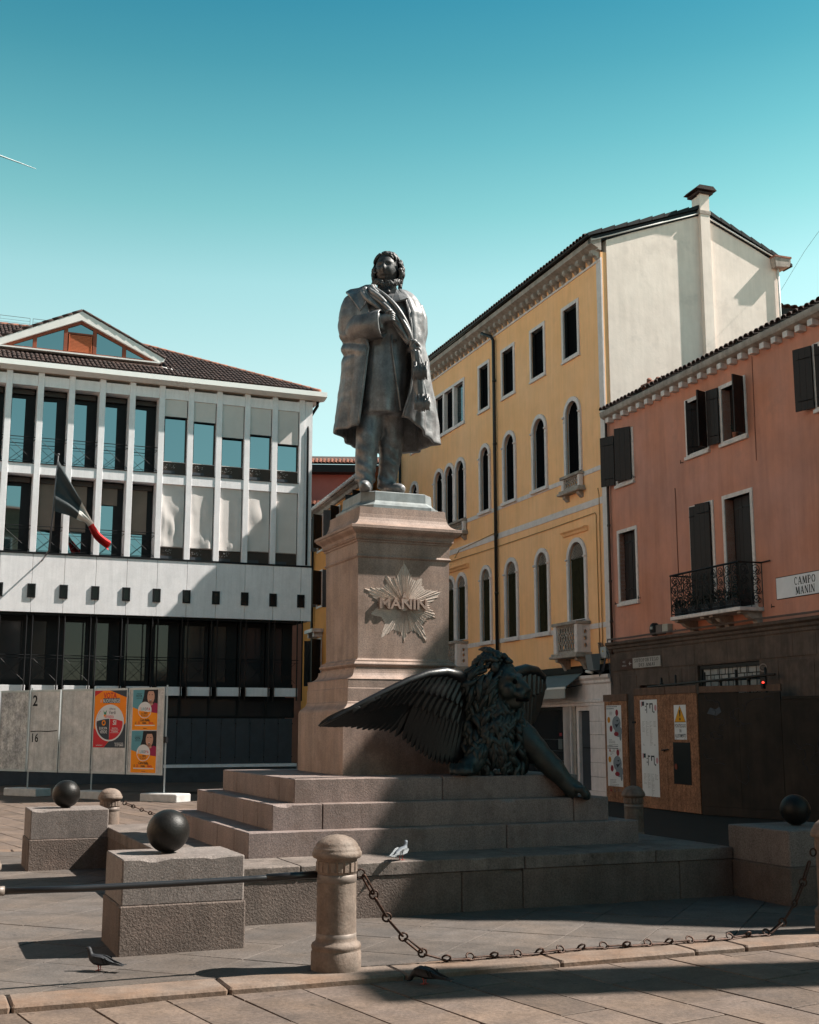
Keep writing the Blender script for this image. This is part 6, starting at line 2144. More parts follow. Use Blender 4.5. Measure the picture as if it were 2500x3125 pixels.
M_PGD = mat('dark_feathers', (.018, .019, .023), .6, var=.3, vs=25, bump=.1, bs=120)
M_PGD2 = mat('dark_wing_feathers', (.028, .031, .036), .6, var=.35, vs=30, bump=.1, bs=120)
M_PGL = mat('grey_feathers', (.10, .115, .135), .6, var=.25, vs=22, bump=.1, bs=120)
M_PGW = mat('pale_wing_feathers', (.22, .235, .25), .6, var=.25, vs=25, bump=.1, bs=120)
pigeon(W(-1.35, -1.50, .004), R(165), 'dark pigeon standing on the paving before the near left block', M_PGD, M_PGD2, scale=.66)
pigeon(W(1.52, .09, .470), R(62), 'pale grey pigeon standing on the edge of the stone platform', M_PGL, M_PGW, scale=.72)
pigeon(W(.62, -2.56, -.04), R(150), 'dark pigeon pecking in the shade at the kerb beside the foreground bollard', M_PGD, M_PGD, peck=True, scale=.72)
# ------------------------------------------------------------------ bronze statue
M_BRZ = mat('grey_bronze', (.135, .135, .140), .46, metal=.3, var=.30, vs=3.0, col2=(.25, .25, .255), speck=.14, ss=40, bump=.16, bs=22, streak=.45, sts=1.6, spec=.5)
M_BRZB = mat('bronze_plinth', (.20, .225, .235), .5, metal=.15, var=.15, vs=4, col2=(.26, .28, .28), bump=.08, streak=.3)
M_BRZD = mat('dark_bronze', (.032, .032, .034), .5, metal=.15, var=.35, vs=6, col2=(.065, .065, .067), bump=.2, bs=40)

def remesh(mb, voxel, smooth=4, m=None, name='body', warp=None):
    """fuse the overlapping shapes of a builder into one continuous skin"""
    me = mb.mesh(name, m)
    ob = bpy.data.objects.new('tmp', me)
    COL.objects.link(ob)
    md = ob.modifiers.new('r', 'REMESH')
    md.mode = 'VOXEL'
    md.voxel_size = voxel
    md.use_smooth_shade = True
    if smooth:
        sm = ob.modifiers.new('s', 'SMOOTH')
        sm.factor = .5
        sm.iterations = smooth
    dg = bpy.context.evaluated_depsgraph_get()
    out = bpy.data.meshes.new_from_object(ob.evaluated_get(dg))
    bpy.data.objects.remove(ob)
    bpy.data.meshes.remove(me)
    out.name = name
    if warp:
        for v in out.vertices:
            v.co = warp(v.co)
    out.materials.clear()
    out.materials.append(m)
    out.polygons.foreach_set('use_smooth', [True] * len(out.polygons))
    return out

ST = (-.27, 13.90, 4.262)
def sx(px):
    return (px - 590) * .001494
def sz(py):
    return (2030 - py) * .001544 - .005
statue = thing('statue', 'grey bronze statue of a standing man in a long overcoat and sash', 'statue', ST, 0)
ellip = lambda cx, cy, z, rx, rf, rb, n=40, p=2.3: [(cx + rx * math.copysign(abs(cos(2 * pi * k / n)) ** (2 / p), cos(2 * pi * k / n)),
                                                    cy + (rb if sin(2 * pi * k / n) > 0 else rf) * math.copysign(abs(sin(2 * pi * k / n)) ** (2 / p), sin(2 * pi * k / n)), z) for k in range(n)]
body = MB()
# frock coat torso and skirt
lv = [(415, 592, 62, .11, .10), (455, 594, 86, .13, .12), (480, 600, 140, .16, .14), (540, 605, 205, .215, .17), (620, 608, 222, .255, .18), (700, 607, 205, .27, .18), (800, 598, 185, .265, .18),
      (880, 590, 172, .255, .18), (960, 585, 172, .262, .19), (1060, 582, 178, .275, .20), (1160, 575, 178, .285, .21), (1270, 566, 172, .29, .22), (1360, 560, 164, .292, .22), (1424, 556, 158, .295, .22)]
body.loft([ellip(sx(cx), 0, sz(py), rx * .0015, f, bk) for py, cx, rx, f, bk in lv])
# trousers
def limb(pts, n=14):
    body.tube([(sx(p[0]), p[1], sz(p[2])) for p in pts], [p[3] for p in pts], n)
limb([(480, -.05, 1380, .165), (462, -.08, 1480, .155), (450, -.12, 1600, .142), (443, -.15, 1720, .130), (437, -.17, 1830, .118), (434, -.19, 1900, .116), (434, -.19, 1945, .122)])
limb([(620, .02, 1380, .17), (628, .04, 1500, .155), (628, .05, 1620, .145), (618, .05, 1730, .130), (605, .05, 1840, .118), (598, .04, 1910, .115), (598, .03, 1965, .120)])
# shoes
body.tube([(sx(440), -.10, .075), (sx(440), -.20, .075), (sx(438), -.33, .055), (sx(436), -.42, .042), (sx(436), -.49, .030)], [.07, .085, .074, .060, .032], 12)
body.box(sx(436) - .062, sx(436) + .062, -.47, -.08, -.008, .028, .01)
body.tube([(sx(585), .07, .075), (sx(620), .0, .072), (sx(660), -.10, .058), (sx(700), -.19, .045), (sx(722), -.24, .038)], [.07, .083, .076, .066, .04], 12)
# neck
body.tube([(sx(592), .02, sz(440)), (sx(590), .0, sz(360))], [.12, .115], 14)
# right arm bent across the chest, its hand slipped into the coat
body.tube([(sx(335), .06, sz(520)), (sx(300), .07, sz(600)), (sx(292), .05, sz(690)), (sx(300), -.03, sz(765))], [.115, .125, .13, .13], 14)
body.tube([(sx(300), -.03, sz(765)), (sx(380), -.17, sz(762)), (sx(470), -.29, sz(755)), (sx(560), -.355, sz(745))], [.13, .125, .115, .105], 14)
body.tube([(sx(560), -.35, sz(728)), (sx(605), -.355, sz(715)), (sx(645), -.325, sz(712)), (sx(675), -.28, sz(716))], [.055, .066, .062, .045], 10)
# left arm under the coat
body.tube([(sx(815), .05, sz(540)), (sx(838), .05, sz(640)), (sx(845), .02, sz(760)), (sx(835), -.05, sz(860)), (sx(815), -.13, sz(930))], [.10, .11, .105, .095, .08], 12)
def warp_body(c):
    py = 2030 - (c.z + .005) / .001544
    q = Vector(c)
    if py > 1424:
        # trouser creases bunch up above the shoes
        k = min(1, max(0, (py - 1500) / 300))
        a = math.atan2(c.y, c.x)
        d = .022 * k * noise.noise(Vector((c.x * 6, c.y * 6, c.z * 15 + c.x * 8))) + .016 * noise.noise(Vector((c.x * 8, c.y * 8, c.z * 4)))
        if py < 1945:
            q += Vector((c.x * .0 + d * (1 if c.x > 0 else -1) * .5, -d, 0))
    elif py > 480:
        d = .014 * noise.noise(Vector((c.x * 6, c.y * 6, c.z * 2.2))) + .010 * sin(c.x * 26 + c.z * 2) * min(1, max(0, (py - 950) / 300))
        if py > 640 and py < 900 and c.x < sx(560):
            d += .015 * sin(c.x * 34 - c.z * 16 + 3 * noise.noise(Vector((c.x * 4, 2, c.z * 4))))
        q.y -= d
        q.x += d * .5
    return q
bm_ = remesh(body, .017, 3, M_BRZ, 'body', warp_body)
sbody = link('body', bm_, statue)

# head
hc = Vector((sx(590), -.02, sz(262)))
def gauss(x, z, cx, cz, sx_, sz_):
    return math.exp(-((x - cx) / sx_) ** 2 - ((z - cz) / sz_) ** 2)
FT = R(-14)            # the face turns a little to his right
def face(d):
    dd = Vector(d)
    dd.rotate(Matrix.Rotation(-FT, 3, 'Z'))
    x, y, z = dd
    f = 1.0
    if y < .25:
        w = min(1, (.25 - y) / .5)
        f += w * (.30 * gauss(x, z, 0, -.16, .13, .17) + .10 * gauss(x, z, 0, .06, .10, .16))       # nose
        f -= w * .13 * (gauss(x, z, -.36, .08, .17, .10) + gauss(x, z, .36, .08, .17, .10))           # eye sockets
        f += w * .06 * (gauss(x, z, -.36, .24, .28, .08) + gauss(x, z, .36, .24, .28, .08))           # brows
        f += w * .045 * (gauss(x, z, -.36, .07, .09, .055) + gauss(x, z, .36, .07, .09, .055))        # eyes
        f += w * .05 * (gauss(x, z, -.46, -.22, .2, .2) + gauss(x, z, .46, -.22, .2, .2))
        f += w * .09 * gauss(x, z, 0, -.47, .26, .05) + w * .09 * gauss(x, z, 0, -.62, .22, .05)      # lips
        f -= w * .09 * gauss(x, z, 0, -.545, .25, .03)
        f += w * .12 * gauss(x, z, 0, -.84, .3, .14)
    return f
hb = MB()
hb.blob(hc, (.135, .165, .205), 56, 44, face)
head = hb.build('head', M_BRZD, sbody)
hair = MB()
rr = random.Random(12)
def strand(p, d, nrm, ln, r, curl, mb, seg=7, n=6):
    """a tapering, curling lock"""
    p, d = Vector(p), Vector(d).normalized()
    pts, rad = [p.copy()], [r * .7]
    for i in range(seg):
        t = (i + 1) / seg
        d = (d + nrm * (-.10) + d.cross(nrm) * curl / seg).normalized()
        p = p + d * ln / seg
        pts.append(p.copy())
        rad.append(r * (1 - t) ** .7 + .002)
    mb.tube(pts, rad, n)
# cap of hair: thick on his left, swept over the ear on his right
for i in range(260):
    a = rr.uniform(0, 2 * pi)
    t = rr.uniform(0, 1) ** .7 * 1.9
    d = Vector((sin(t) * cos(a), sin(t) * sin(a), cos(t)))
    f = Vector(d)
    f.rotate(Matrix.Rotation(-FT, 3, 'Z'))
    if f.y < -.12 and f.z < .70 and abs(f.x) < .90:
        continue
    if d.z < -.35:
        continue
    big = 1.0 + .34 * max(0, d.x) + (.10 if d.x < -.6 and d.z < .1 else 0)
    p = hc + Vector((d.x * .142 * big, d.y * .172, d.z * .210))
    dn = Vector((d.x * .9 + (.5 if d.x > 0 else -.35), .25 + d.y * .3, -.9))
    if f.y < .1 and f.z > .45:
        dn = Vector((1.0 if f.x > -.35 else -.8, .35, -.15))
    dn = dn - d * dn.dot(d) * .8
    strand(p, dn, d, rr.uniform(.09, .15), rr.uniform(.020, .033), rr.uniform(-2.6, 2.6), hair)
for s in (-1, 1):
    for i in range(26):
        z = rr.uniform(-.20, .02)
        p = hc + Vector((s * rr.uniform(.135, .155) + (.012 if s > 0 else 0), rr.uniform(-.03, .09), z))
        strand(p, (s * .5, -.1, -1), Vector((s, 0, 0)), rr.uniform(.05, .09), rr.uniform(.020, .032), rr.uniform(-2.5, 2.5), hair)
# beard under the jaw
for i in range(70):
    a = rr.uniform(pi, 2 * pi)
    p = hc + Vector((.135 * cos(a), -.03 + .13 * sin(a), -.200 + .06 * abs(cos(a)) ** 2 + rr.uniform(-.03, .01)))
    strand(p, (cos(a) * .5, sin(a) * .5, -1), Vector((cos(a), sin(a), 0)), rr.uniform(.04, .07), rr.uniform(.018, .03), rr.uniform(-2.5, 2.5), hair)
stuff(hair.build('hair', M_BRZD, sbody))
# bow tie, shirt front, button
bt = MB()
bt.blob((sx(604), -.165, sz(472)), (.028, .03, .030), 10, 8)
for s in (-1, 1):
    bt.loft([[(sx(604) + s * .02, -.17 + q * .0, sz(472) + h_) for q, h_ in ((0, .022), (0, -.022))] + [(sx(604) + s * .02, -.14, sz(472) - .02), (sx(604) + s * .02, -.14, sz(472) + .02)],
             [(sx(604) + s * .10, -.15, sz(465) + h_) for h_ in (.045, -.03)] + [(sx(604) + s * .10, -.11, sz(465) - .03), (sx(604) + s * .10, -.11, sz(465) + .045)]], cap=True)
bt.build('bow_tie', M_BRZD, sbody)
bu = MB()
bu.lathe([(.022, 0), (.020, .008), (.01, .012)], 14)
o = bu.build('button', M_BRZD, sbody, (sx(657), -.272, sz(876)))
o.rotation_euler = (R(90), 0, 0)
cf = MB()
# turned front edge of the buttoned frock coat
cf.tube([(sx(628), -.262, sz(830)), (sx(640), -.272, sz(950)), (sx(660), -.285, sz(1090)), (sx(684), -.295, sz(1260)), (sx(704), -.290, sz(1418))], [.011, .012, .013, .013, .012], 6)
cf.build('coat_edge', M_BRZ, sbody)

# overcoat: an open shell hanging from the shoulders
ocl = [  # py, xl, silhouette l, silhouette r, xr, front depth, back depth
    (438, 455, 400, 740, 680, .10, .13), (462, 452, 315, 790, 690, .13, .16), (500, 452, 258, 822, 712, .17, .19), (560, 456, 236, 858, 745, .215, .21), (640, 458, 224, 886, 768, .245, .23), (760, 458, 232, 888, 784, .25, .25),
    (880, 452, 264, 880, 790, .25, .26), (1000, 446, 262, 902, 795, .262, .28), (1150, 430, 254, 922, 792, .275, .31), (1300, 412, 240, 942, 768, .285, .33), (1420, 398, 228, 955, 735, .295, .34), (1540, 384, 214, 966, 708, .30, .35), (1640, 376, 206, 974, 700, .30, .36)]
NA = 72
def coat_ring(L_):
    py, xl, sl_, sr_, xr, df, db = L_
    a0, a1 = 0.0, 1.0
    xl, sl_, xr, sr_ = sx(xl), sx(sl_), sx(xr), sx(sr_)
    out = []
    for k in range(NA + 1):
        t = k / NA
        if t < .22:                               # right front panel
            s = t / .22
            a = s * pi / 2
            x = xl + (sl_ - xl) * sin(a) ** 1.0
            y = -df * cos(a) ** .8 if cos(a) > 0 else 0
        elif t < .78:                             # round the back
            s = (t - .22) / .56
            x = (sl_ + sr_) / 2 - (sr_ - sl_) / 2 * cos(pi * s)
            y = db * sin(pi * s) ** .75
        else:
            s = (1 - t) / .22
            a = s * pi / 2
            x = xr + (sr_ - xr) * sin(a) ** 1.0
            y = -df * cos(a) ** .8 if cos(a) > 0 else 0
        out.append([x, y])
    return out
def lerp_level(py):
    for i in range(len(ocl) - 1):
        if py <= ocl[i + 1][0]:
            a, c = ocl[i], ocl[i + 1]
            f = (py - a[0]) / (c[0] - a[0])
            return tuple(a[j] + (c[j] - a[j]) * f for j in range(7))
    return ocl[-1]
def hem(t):
    K = [(0, 1540), (.12, 1545), (.22, 1548), (.34, 1600), (.5, 1660), (.62, 1650), (.72, 1625), (.80, 1635), (.88, 1600), (1, 1475)]
    for i in range(len(K) - 1):
        if t <= K[i + 1][0]:
            f = (t - K[i][0]) / (K[i + 1][0] - K[i][0])
            f = f * f * (3 - 2 * f)
            return K[i][1] + (K[i + 1][1] - K[i][1]) * f
    return K[-1][1]
oc = MB()
NZ = 56
for j in range(NZ + 1):
    for k in range(NA + 1):
        t = k / NA
        py = 438 + (hem(t) - 438) * j / NZ
        r_ = coat_ring(lerp_level(py))[k]
        x, y = r_
        g_ = max(0, (py - 620) / 900)
        ang = math.atan2(y, x)
        dn = Vector((x, y, 0)).normalized()
        fold = .040 * g_ * sin(ang * 8 + 1.1 + .9 * noise.noise(Vector((ang, py * .002, 0)))) + .018 * g_ * sin(ang * 19 + py * .004)
        fold += .016 * noise.noise(Vector((x * 6, y * 6, py * .006)))
        fold += .010 * noise.noise(Vector((x * 14, y * 14, py * .022)))
        if t < .06 or t > .94:
            fold *= .35
        # cloth pulled in at the bent elbow
        if t < .30 and 780 < py < 980:
            fold += .02 * sin(py * .06 + t * 20)
        x += dn.x * fold
        y += dn.y * fold - (.012 if t < .05 or t > .95 else 0)
        oc.v.append((x, y, sz(py)))
for j in range(NZ):
    for k in range(NA):
        q = j * (NA + 1) + k
        oc.f.append((q, q + 1, q + NA + 2, q + NA + 1))
        oc.sm.append(True)
coat = oc.build('overcoat', M_BRZ, sbody, fix=False)
mods(coat, solid=.035, sub=1)
# hem rolls along both front edges
he = MB()
def edge_pts(k, j0=0):
    return [oc.v[j * (NA + 1) + k] for j in range(j0, NZ + 1, 3)]
he.tube([(p[0], p[1] - .008, p[2]) for p in edge_pts(0, 22)], .016, 6)
he.build('front_hem', M_BRZ, coat)
he = MB()
he.tube([(p[0], p[1] - .008, p[2]) for p in edge_pts(NA, 8)], .016, 6)
he.build('front_hem', M_BRZ, coat)
# wide right sleeve with an open cuff
sl2 = MB()
path = [(345, .05, 500, .11, .12), (312, .06, 560, .12, .135), (300, .06, 640, .128, .14), (302, .02, 715, .132, .15), (325, -.07, 768, .14, .16), (372, -.17, 772, .145, .160), (440, -.255, 768, .14, .156), (515, -.325, 764, .135, .155), (572, -.365, 764, .13, .156)]
nn = 28
rings = []
for i, (px, y, py, rh, rv) in enumerate(path):
    c = Vector((sx(px), y, sz(py)))
    a = path[max(i - 1, 0)]
    b_ = path[min(i + 1, len(path) - 1)]
    d = (Vector((sx(b_[0]), b_[1], sz(b_[2]))) - Vector((sx(a[0]), a[1], sz(a[2])))).normalized()
    side = d.cross(Vector((0, 0, 1))) if abs(d.z) < .8 else d.cross(Vector((0, 1, 0))).cross(d) * 0 + Vector((1, 0, 0))
    side = (side - d * side.dot(d)).normalized()
    up2 = side.cross(d).normalized()
    ring = []
    for k in range(nn):
        a_ = 2 * pi * k / nn
        w_ = .014 * sin(i * 2.3 + a_ * 3) + .012 * noise.noise(Vector((px * .02, a_ * 2, py * .02)))
        ring.append(tuple(c + side * cos(a_) * (rh + w_) + up2 * sin(a_) * (rv + w_)))
    rings.append(ring)
sl2.loft(rings, cap=False, smooth=True)
so = sl2.build('sleeve', M_BRZ, sbody)
mods(so, solid=.02, sub=1)
# fingers of the tucked hand
fg = MB()
for k in range(4):
    z0 = sz(690 + k * 16)
    fg.tube([(sx(612), -.405 + .006 * k, z0), (sx(640), -.395, z0 - .004), (sx(662), -.36, z0 - .008), (sx(676), -.31, z0 - .010)], [.019, .019, .017, .013], 8)
fg.tube([(sx(590), -.40, sz(690)), (sx(612), -.425, sz(676)), (sx(636), -.41, sz(672))], [.02, .019, .014], 8)
for k in range(1):
    pass
fg.build('fingers', M_BRZ, sbody)
# collars and lapels: plates with thickness
def plate(name, pts, th=.03, par=None):
    b = MB()
    c = [Vector((sx(p[0]), p[1], sz(p[2]))) for p in pts]
    n = len(c)
    ctr = sum(c, Vector()) / n
    nrm = Vector((0, 0, 0))
    for i in range(n):
        nrm += (c[i] - ctr).cross(c[(i + 1) % n] - ctr)
    nrm.normalize()
    if nrm.y > 0:
        nrm = -nrm
    fr = [tuple(p + nrm * th * .5) for p in c]
    bk = [tuple(p - nrm * th * .5) for p in c]
    mid = tuple(ctr + nrm * th * .9)
    v = fr + bk + [mid]
    f = [(i, (i + 1) % n, 2 * n) for i in range(n)] + [(i, n + i, n + (i + 1) % n, (i + 1) % n) for i in range(n)] + [tuple(range(n, 2 * n))]
    b.add(v, f)
    o = b.build(name, M_BRZ, par or sbody)
    mods(o, bev=.008)
    return o
plate('coat_collar', [(478, -.10, 402), (430, -.13, 412), (372, -.10, 430), (304, -.06, 432), (268, -.08, 458), (292, -.20, 500), (330, -.24, 560), (388, -.275, 648), (420, -.27, 600), (440, -.25, 520), (452, -.21, 452)], .035, coat)
plate('coat_collar', [(682, -.10, 448), (712, -.12, 462), (770, -.10, 505), (818, -.08, 550), (800, -.22, 590), (786, -.27, 660), (774, -.285, 740), (762, -.28, 660), (738, -.25, 560), (700, -.20, 490)], .03, coat)
plate('lapel', [(672, -.18, 455), (700, -.225, 490), (762, -.27, 548), (700, -.305, 575), (640, -.31, 592), (648, -.27, 530), (662, -.22, 480)], .028)
plate('lapel', [(500, -.15, 440), (520, -.20, 470), (590, -.27, 560), (632, -.30, 612), (596, -.30, 580), (520, -.25, 520), (480, -.20, 470)], .024)
# sash: bundled strands from the right shoulder to the left hip, knotted, with fringed ends
M_SASH = M_BRZ
pth = [(448, -.235, 452), (470, -.285, 505), (540, -.325, 568), (620, -.345, 650), (690, -.345, 745), (745, -.335, 830), (782, -.325, 905)]
wid = [62, 72, 74, 66, 58, 46, 26]
for s in range(6):
    t = s / 5 - .5
    b = MB()
    pts, rad = [], []
    for i in range(25):
        u = i / 24
        q = cr([(p[0], p[1], p[2]) for p in pth], u)
        w_ = cr([(w__,) for w__ in wid], u)[0]
        a = pth[min(int(u * 6), 5)]
        c = pth[min(int(u * 6) + 1, 6)]
        dx, dz = c[0] - a[0], c[2] - a[2]
        l_ = math.hypot(dx, dz)
        ox, oz = -dz / l_ * w_ * t * 1.5, dx / l_ * w_ * t * 1.5
        pts.append((sx(q[0] - ox), q[1] + .06 * t * t - .02 * sin(u * 7 + s * 2.1), sz(q[2] - oz)))
        rad.append(.026 + .007 * sin(u * 9 + s * 1.7) - .006 * u)
    b.tube(pts, rad, 8)
    b.build('sash_fold', M_SASH, sbody)
kn = MB()
kn.blob((sx(808), -.335, sz(945)), (.055, .05, .075), 12, 9, lambda d: 1 + .14 * sin(d.x * 7 + d.z * 5))
for (cx, cz, r, a) in ((818, 955, .055, .3), (806, 930, .045, -.4), (828, 985, .045, .9)):
    ring = [(sx(cx) + r * cos(2 * pi * k / 14) * .8, -.345 - .03 * sin(2 * pi * k / 14 + a), sz(cz) + r * 1.1 * sin(2 * pi * k / 14)) for k in range(14)]
    kn.tube(ring, .020, 7, closed=True)
kn.build('sash_knot', M_SASH, sbody)
def fringe(name, top, bot, w0, w1, y, seed):
    r_ = random.Random(seed)
    b = MB()
    n = 15
    grid = []
    for i in range(n + 1):
        t = i / n
        cx, cz = top[0] + (bot[0] - top[0]) * t, top[1] + (bot[1] - top[1]) * t
        w_ = w0 + (w1 - w0) * t
        grid.append([(sx(cx + w_ * (k / 8 - .5)), y - .045 * sin(pi * k / 8) - .014 * sin(k * 2.3 + t * 3), sz(cz)) for k in range(9)])
    b.loft(grid, cap=False, closed=False, smooth=True)
    o = b.build(name, M_SASH, sbody, fix=False)
    mods(o, solid=.02)
    f = MB()
    for k in range(26):
        x = bot[0] + w1 * (k / 25 - .5)
        f.tube([(sx(x), y - .05 - r_.uniform(0, .015), sz(bot[1] - 75 + r_.uniform(-38, 30))), (sx(x + r_.uniform(-5, 5)), y - .055, sz(bot[1] - 40)), (sx(x + r_.uniform(-8, 8)), y - .045, sz(bot[1] + r_.uniform(8, 26)))], [.010, .011, .006], 5)
    stuff(f.build('fringe', M_SASH, o))
fringe('sash_end', (815, 985), (852, 1190), 64, 98, -.41, 3)
fringe('sash_end', (838, 1170), (868, 1430), 82, 108, -.40, 4)
# bronze plinth with cut corners
def octo(h, c, z):
    return [(-h + c, -h, z), (h - c, -h, z), (h, -h + c, z), (h, h - c, z), (h - c, h, z), (-h + c, h, z), (-h, h - c, z), (-h, -h + c, z)]
bp = MB()
rings = [octo(.50, .15, 4.052), octo(.50, .15, 4.085), octo(.475, .142, 4.10), octo(.445, .13, 4.125), octo(.435, .128, 4.145), octo(.43, .127, 4.245), octo(.42, .125, 4.255)]
bp.loft(rings)
pl_ = bp.build('plinth', M_BRZB, statue)
pl_.location = Vector(W(2.35, 2.61, 0)) - Vector(ST)
pl_.rotation_euler = (0, 0, RZ)
# ------------------------------------------------------------------ winged bronze lion
M_LION = mat('green_black_bronze', (.009, .0100, .0100), .50, metal=.1, var=.35, vs=5, col2=(.018, .028, .027), speck=.15, ss=50, bump=.2, bs=35, spec=.5)
M_LIONW = mat('polished_black_bronze', (.008, .008, .009), .38, metal=.1, var=.3, vs=6, bump=.12, bs=40, spec=.5)
LO = W(2.35, 1.4, 1.154)
lion = thing('lion_statue', 'dark bronze winged lion lying on the steps with one paw hanging over the edge', 'lion statue', LO, RZ)
lb = MB()
T = lambda pts, r, n=14: lb.tube(pts, r, n)
T([(.72, -.06, .50), (.86, .22, .50), (1.06, .60, .46), (1.14, 1.0, .42), (1.15, 1.35, .34)], [.30, .31, .27, .27, .20])
lb.blob((1.28, 1.15, .26), (.17, .26, .25), 14, 10)                      # haunch
lb.blob((.72, -.08, .50), (.25, .22, .42), 16, 12)                       # chest
lb.blob((.74, -.10, .82), (.21, .22, .26), 16, 12)
# head: skull, cheeks, muzzle, jaw
fd = Vector((.56, -.80, -.20)).normalized()
HC = Vector((.77, -.22, .955))
lb.blob(HC, (.17, .17, .185), 16, 12)
for s in (-1, 1):
    sd_ = fd.cross(Vector((0, 0, 1))).normalized() * s
    lb.blob(HC + fd * .10 + sd_ * .085 - Vector((0, 0, .075)), .085, 12, 8)
    lb.blob(HC + fd * .13 + sd_ * .075 + Vector((0, 0, .075)), (.06, .06, .045), 12, 8)
    lb.blob(HC + fd * .225 + sd_ * .045 - Vector((0, 0, .085)), .062, 12, 8)
T([tuple(HC + fd * .05 + Vector((0, 0, .05))), tuple(HC + fd * .16 + Vector((0, 0, .03))), tuple(HC + fd * .265 - Vector((0, 0, .025)))], [.09, .07, .055])
lb.blob(HC + fd * .275 - Vector((0, 0, .025)), (.05, .05, .038), 12, 8)
T([tuple(HC + fd * .03 - Vector((0, 0, .17))), tuple(HC + fd * .13 - Vector((0, 0, .19))), tuple(HC + fd * .215 - Vector((0, 0, .185)))], [.09, .07, .045])
# fore legs
T([(.90, -.14, .46), (1.03, -.24, .34), (1.14, -.33, .20), (1.24, -.405, .07), (1.33, -.455, -.05), (1.40, -.485, -.13), (1.45, -.50, -.17)], [.175, .155, .12, .118, .092, .108, .112])
T([(.55, -.16, .34), (.44, -.24, .20), (.34, -.29, .10), (.24, -.31, .07)], [.15, .13, .105, .095])
def toes(c, d, up_, s=1.0):
    c, d, up_ = Vector(c), Vector(d).normalized(), Vector(up_).normalized()
    sd2 = d.cross(up_).normalized()
    for k in range(4):
        o = (k - 1.5) * .052 * s
        fwd = .055 - abs(k - 1.5) * .018
        p = c + sd2 * o
        lb.tube([tuple(p - d * .05), tuple(p + d * fwd * .5 + up_ * .03 * s), tuple(p + d * (fwd + .035)), tuple(p + d * (fwd + .055) - up_ * .035)], [.03 * s, .036 * s, .034 * s, .022 * s], 8)
toes((1.48, -.52, -.17), (.62, -.40, -.45), (.4, -.2, .9), 1.35)
toes((.22, -.33, .06), (-.45, -.85, -.05), (0, 0, 1), 1.2)
def lw(c):
    e1 = HC + fd * .165
    return c + Vector((.004, -.006, .004)) * noise.noise(c * 9) * 2
lme = remesh(lb, .016, 3, M_LION, 'body', lw)
lbody = link('body', lme, lion)
ey = MB()
for s in (-1, 1):
    sd_ = fd.cross(Vector((0, 0, 1))).normalized() * s
    ey.blob(HC + fd * .175 + sd_ * .075 + Vector((0, 0, .035)), .024, 10, 8)
ey.build('eyes', M_BLK, lbody)
mo = MB()
sd_ = fd.cross(Vector((0, 0, 1))).normalized()
mo.tube([tuple(HC + fd * .19 + sd_ * .085 - Vector((0, 0, .15))), tuple(HC + fd * .265 + sd_ * .03 - Vector((0, 0, .135))), tuple(HC + fd * .265 - sd_ * .03 - Vector((0, 0, .135))), tuple(HC + fd * .19 - sd_ * .085 - Vector((0, 0, .15)))], .017, 8)
mo.build('mouth', M_BLK, lbody)
for s in (-1, 1):
    p = HC - fd * .01 + sd_ * s * .17 + Vector((0, 0, .14))
    e_ = MB()
    e_.blob(p, (.05, .04, .06), 10, 8)
    e_.build('ear', M_LION, lbody)
# mane: curling locks in layers
rr = random.Random(21)
mane = MB()
def lock(p, d, n_, ln, r, curl):
    p, d, n_ = Vector(p), Vector(d).normalized(), Vector(n_).normalized()
    pts, rad = [], []
    sd2 = d.cross(n_).normalized()
    for i in range(8):
        t = i / 7
        pts.append(tuple(p))
        rad.append(r * (.55 + .9 * t if t < .4 else 1.0 * (1 - (t - .4) / .6) ** .8 + .06))
        dd = (d + sd2 * curl * sin(t * 3.6) + n_ * (.30 - .9 * t)).normalized()
        p = p + dd * ln / 7
    mane.tube(pts, rad, 6)
# round the head
for ringi in range(5):
    back = -.02 + .06 * ringi
    R_ = .175 + .038 * min(ringi, 3)
    cnt = 30
    for k in range(cnt):
        a = 2 * pi * (k + rr.uniform(-.3, .3)) / cnt
        upv_ = sd_.cross(fd).normalized()
        rad_dir = (sd_ * cos(a) + upv_ * sin(a)).normalized()
        zs = 1.0 if sin(a) > 0 else 1.05
        p = HC - fd * back + rad_dir * R_ * zs
        d = rad_dir * (.30 if sin(a) < .55 else -.1) - fd * (.55 if sin(a) > -.3 else .1) + Vector((0, 0, -.75 if abs(cos(a)) > .3 or sin(a) < 0 else .1))
        lock(p, d, rad_dir, rr.uniform(.18, .30) * (.55 if sin(a) > .55 else 1), rr.uniform(.030, .044), rr.uniform(-1, 1))
# crown of the head
for k in range(80):
    a = rr.uniform(0, 2 * pi)
    t = rr.uniform(0, .9)
    d = Vector((sin(t) * cos(a), sin(t) * sin(a), cos(t)))
    p = HC + Vector((-.05, .05, .06)) + Vector((d.x * .21, d.y * .21, d.z * .22))
    lock(p, d * .2 - fd * .8 + Vector((rr.uniform(-.4, .4), rr.uniform(-.3, .3), -.1)), d, rr.uniform(.09, .14), rr.uniform(.028, .038), rr.uniform(-1.2, 1.2))
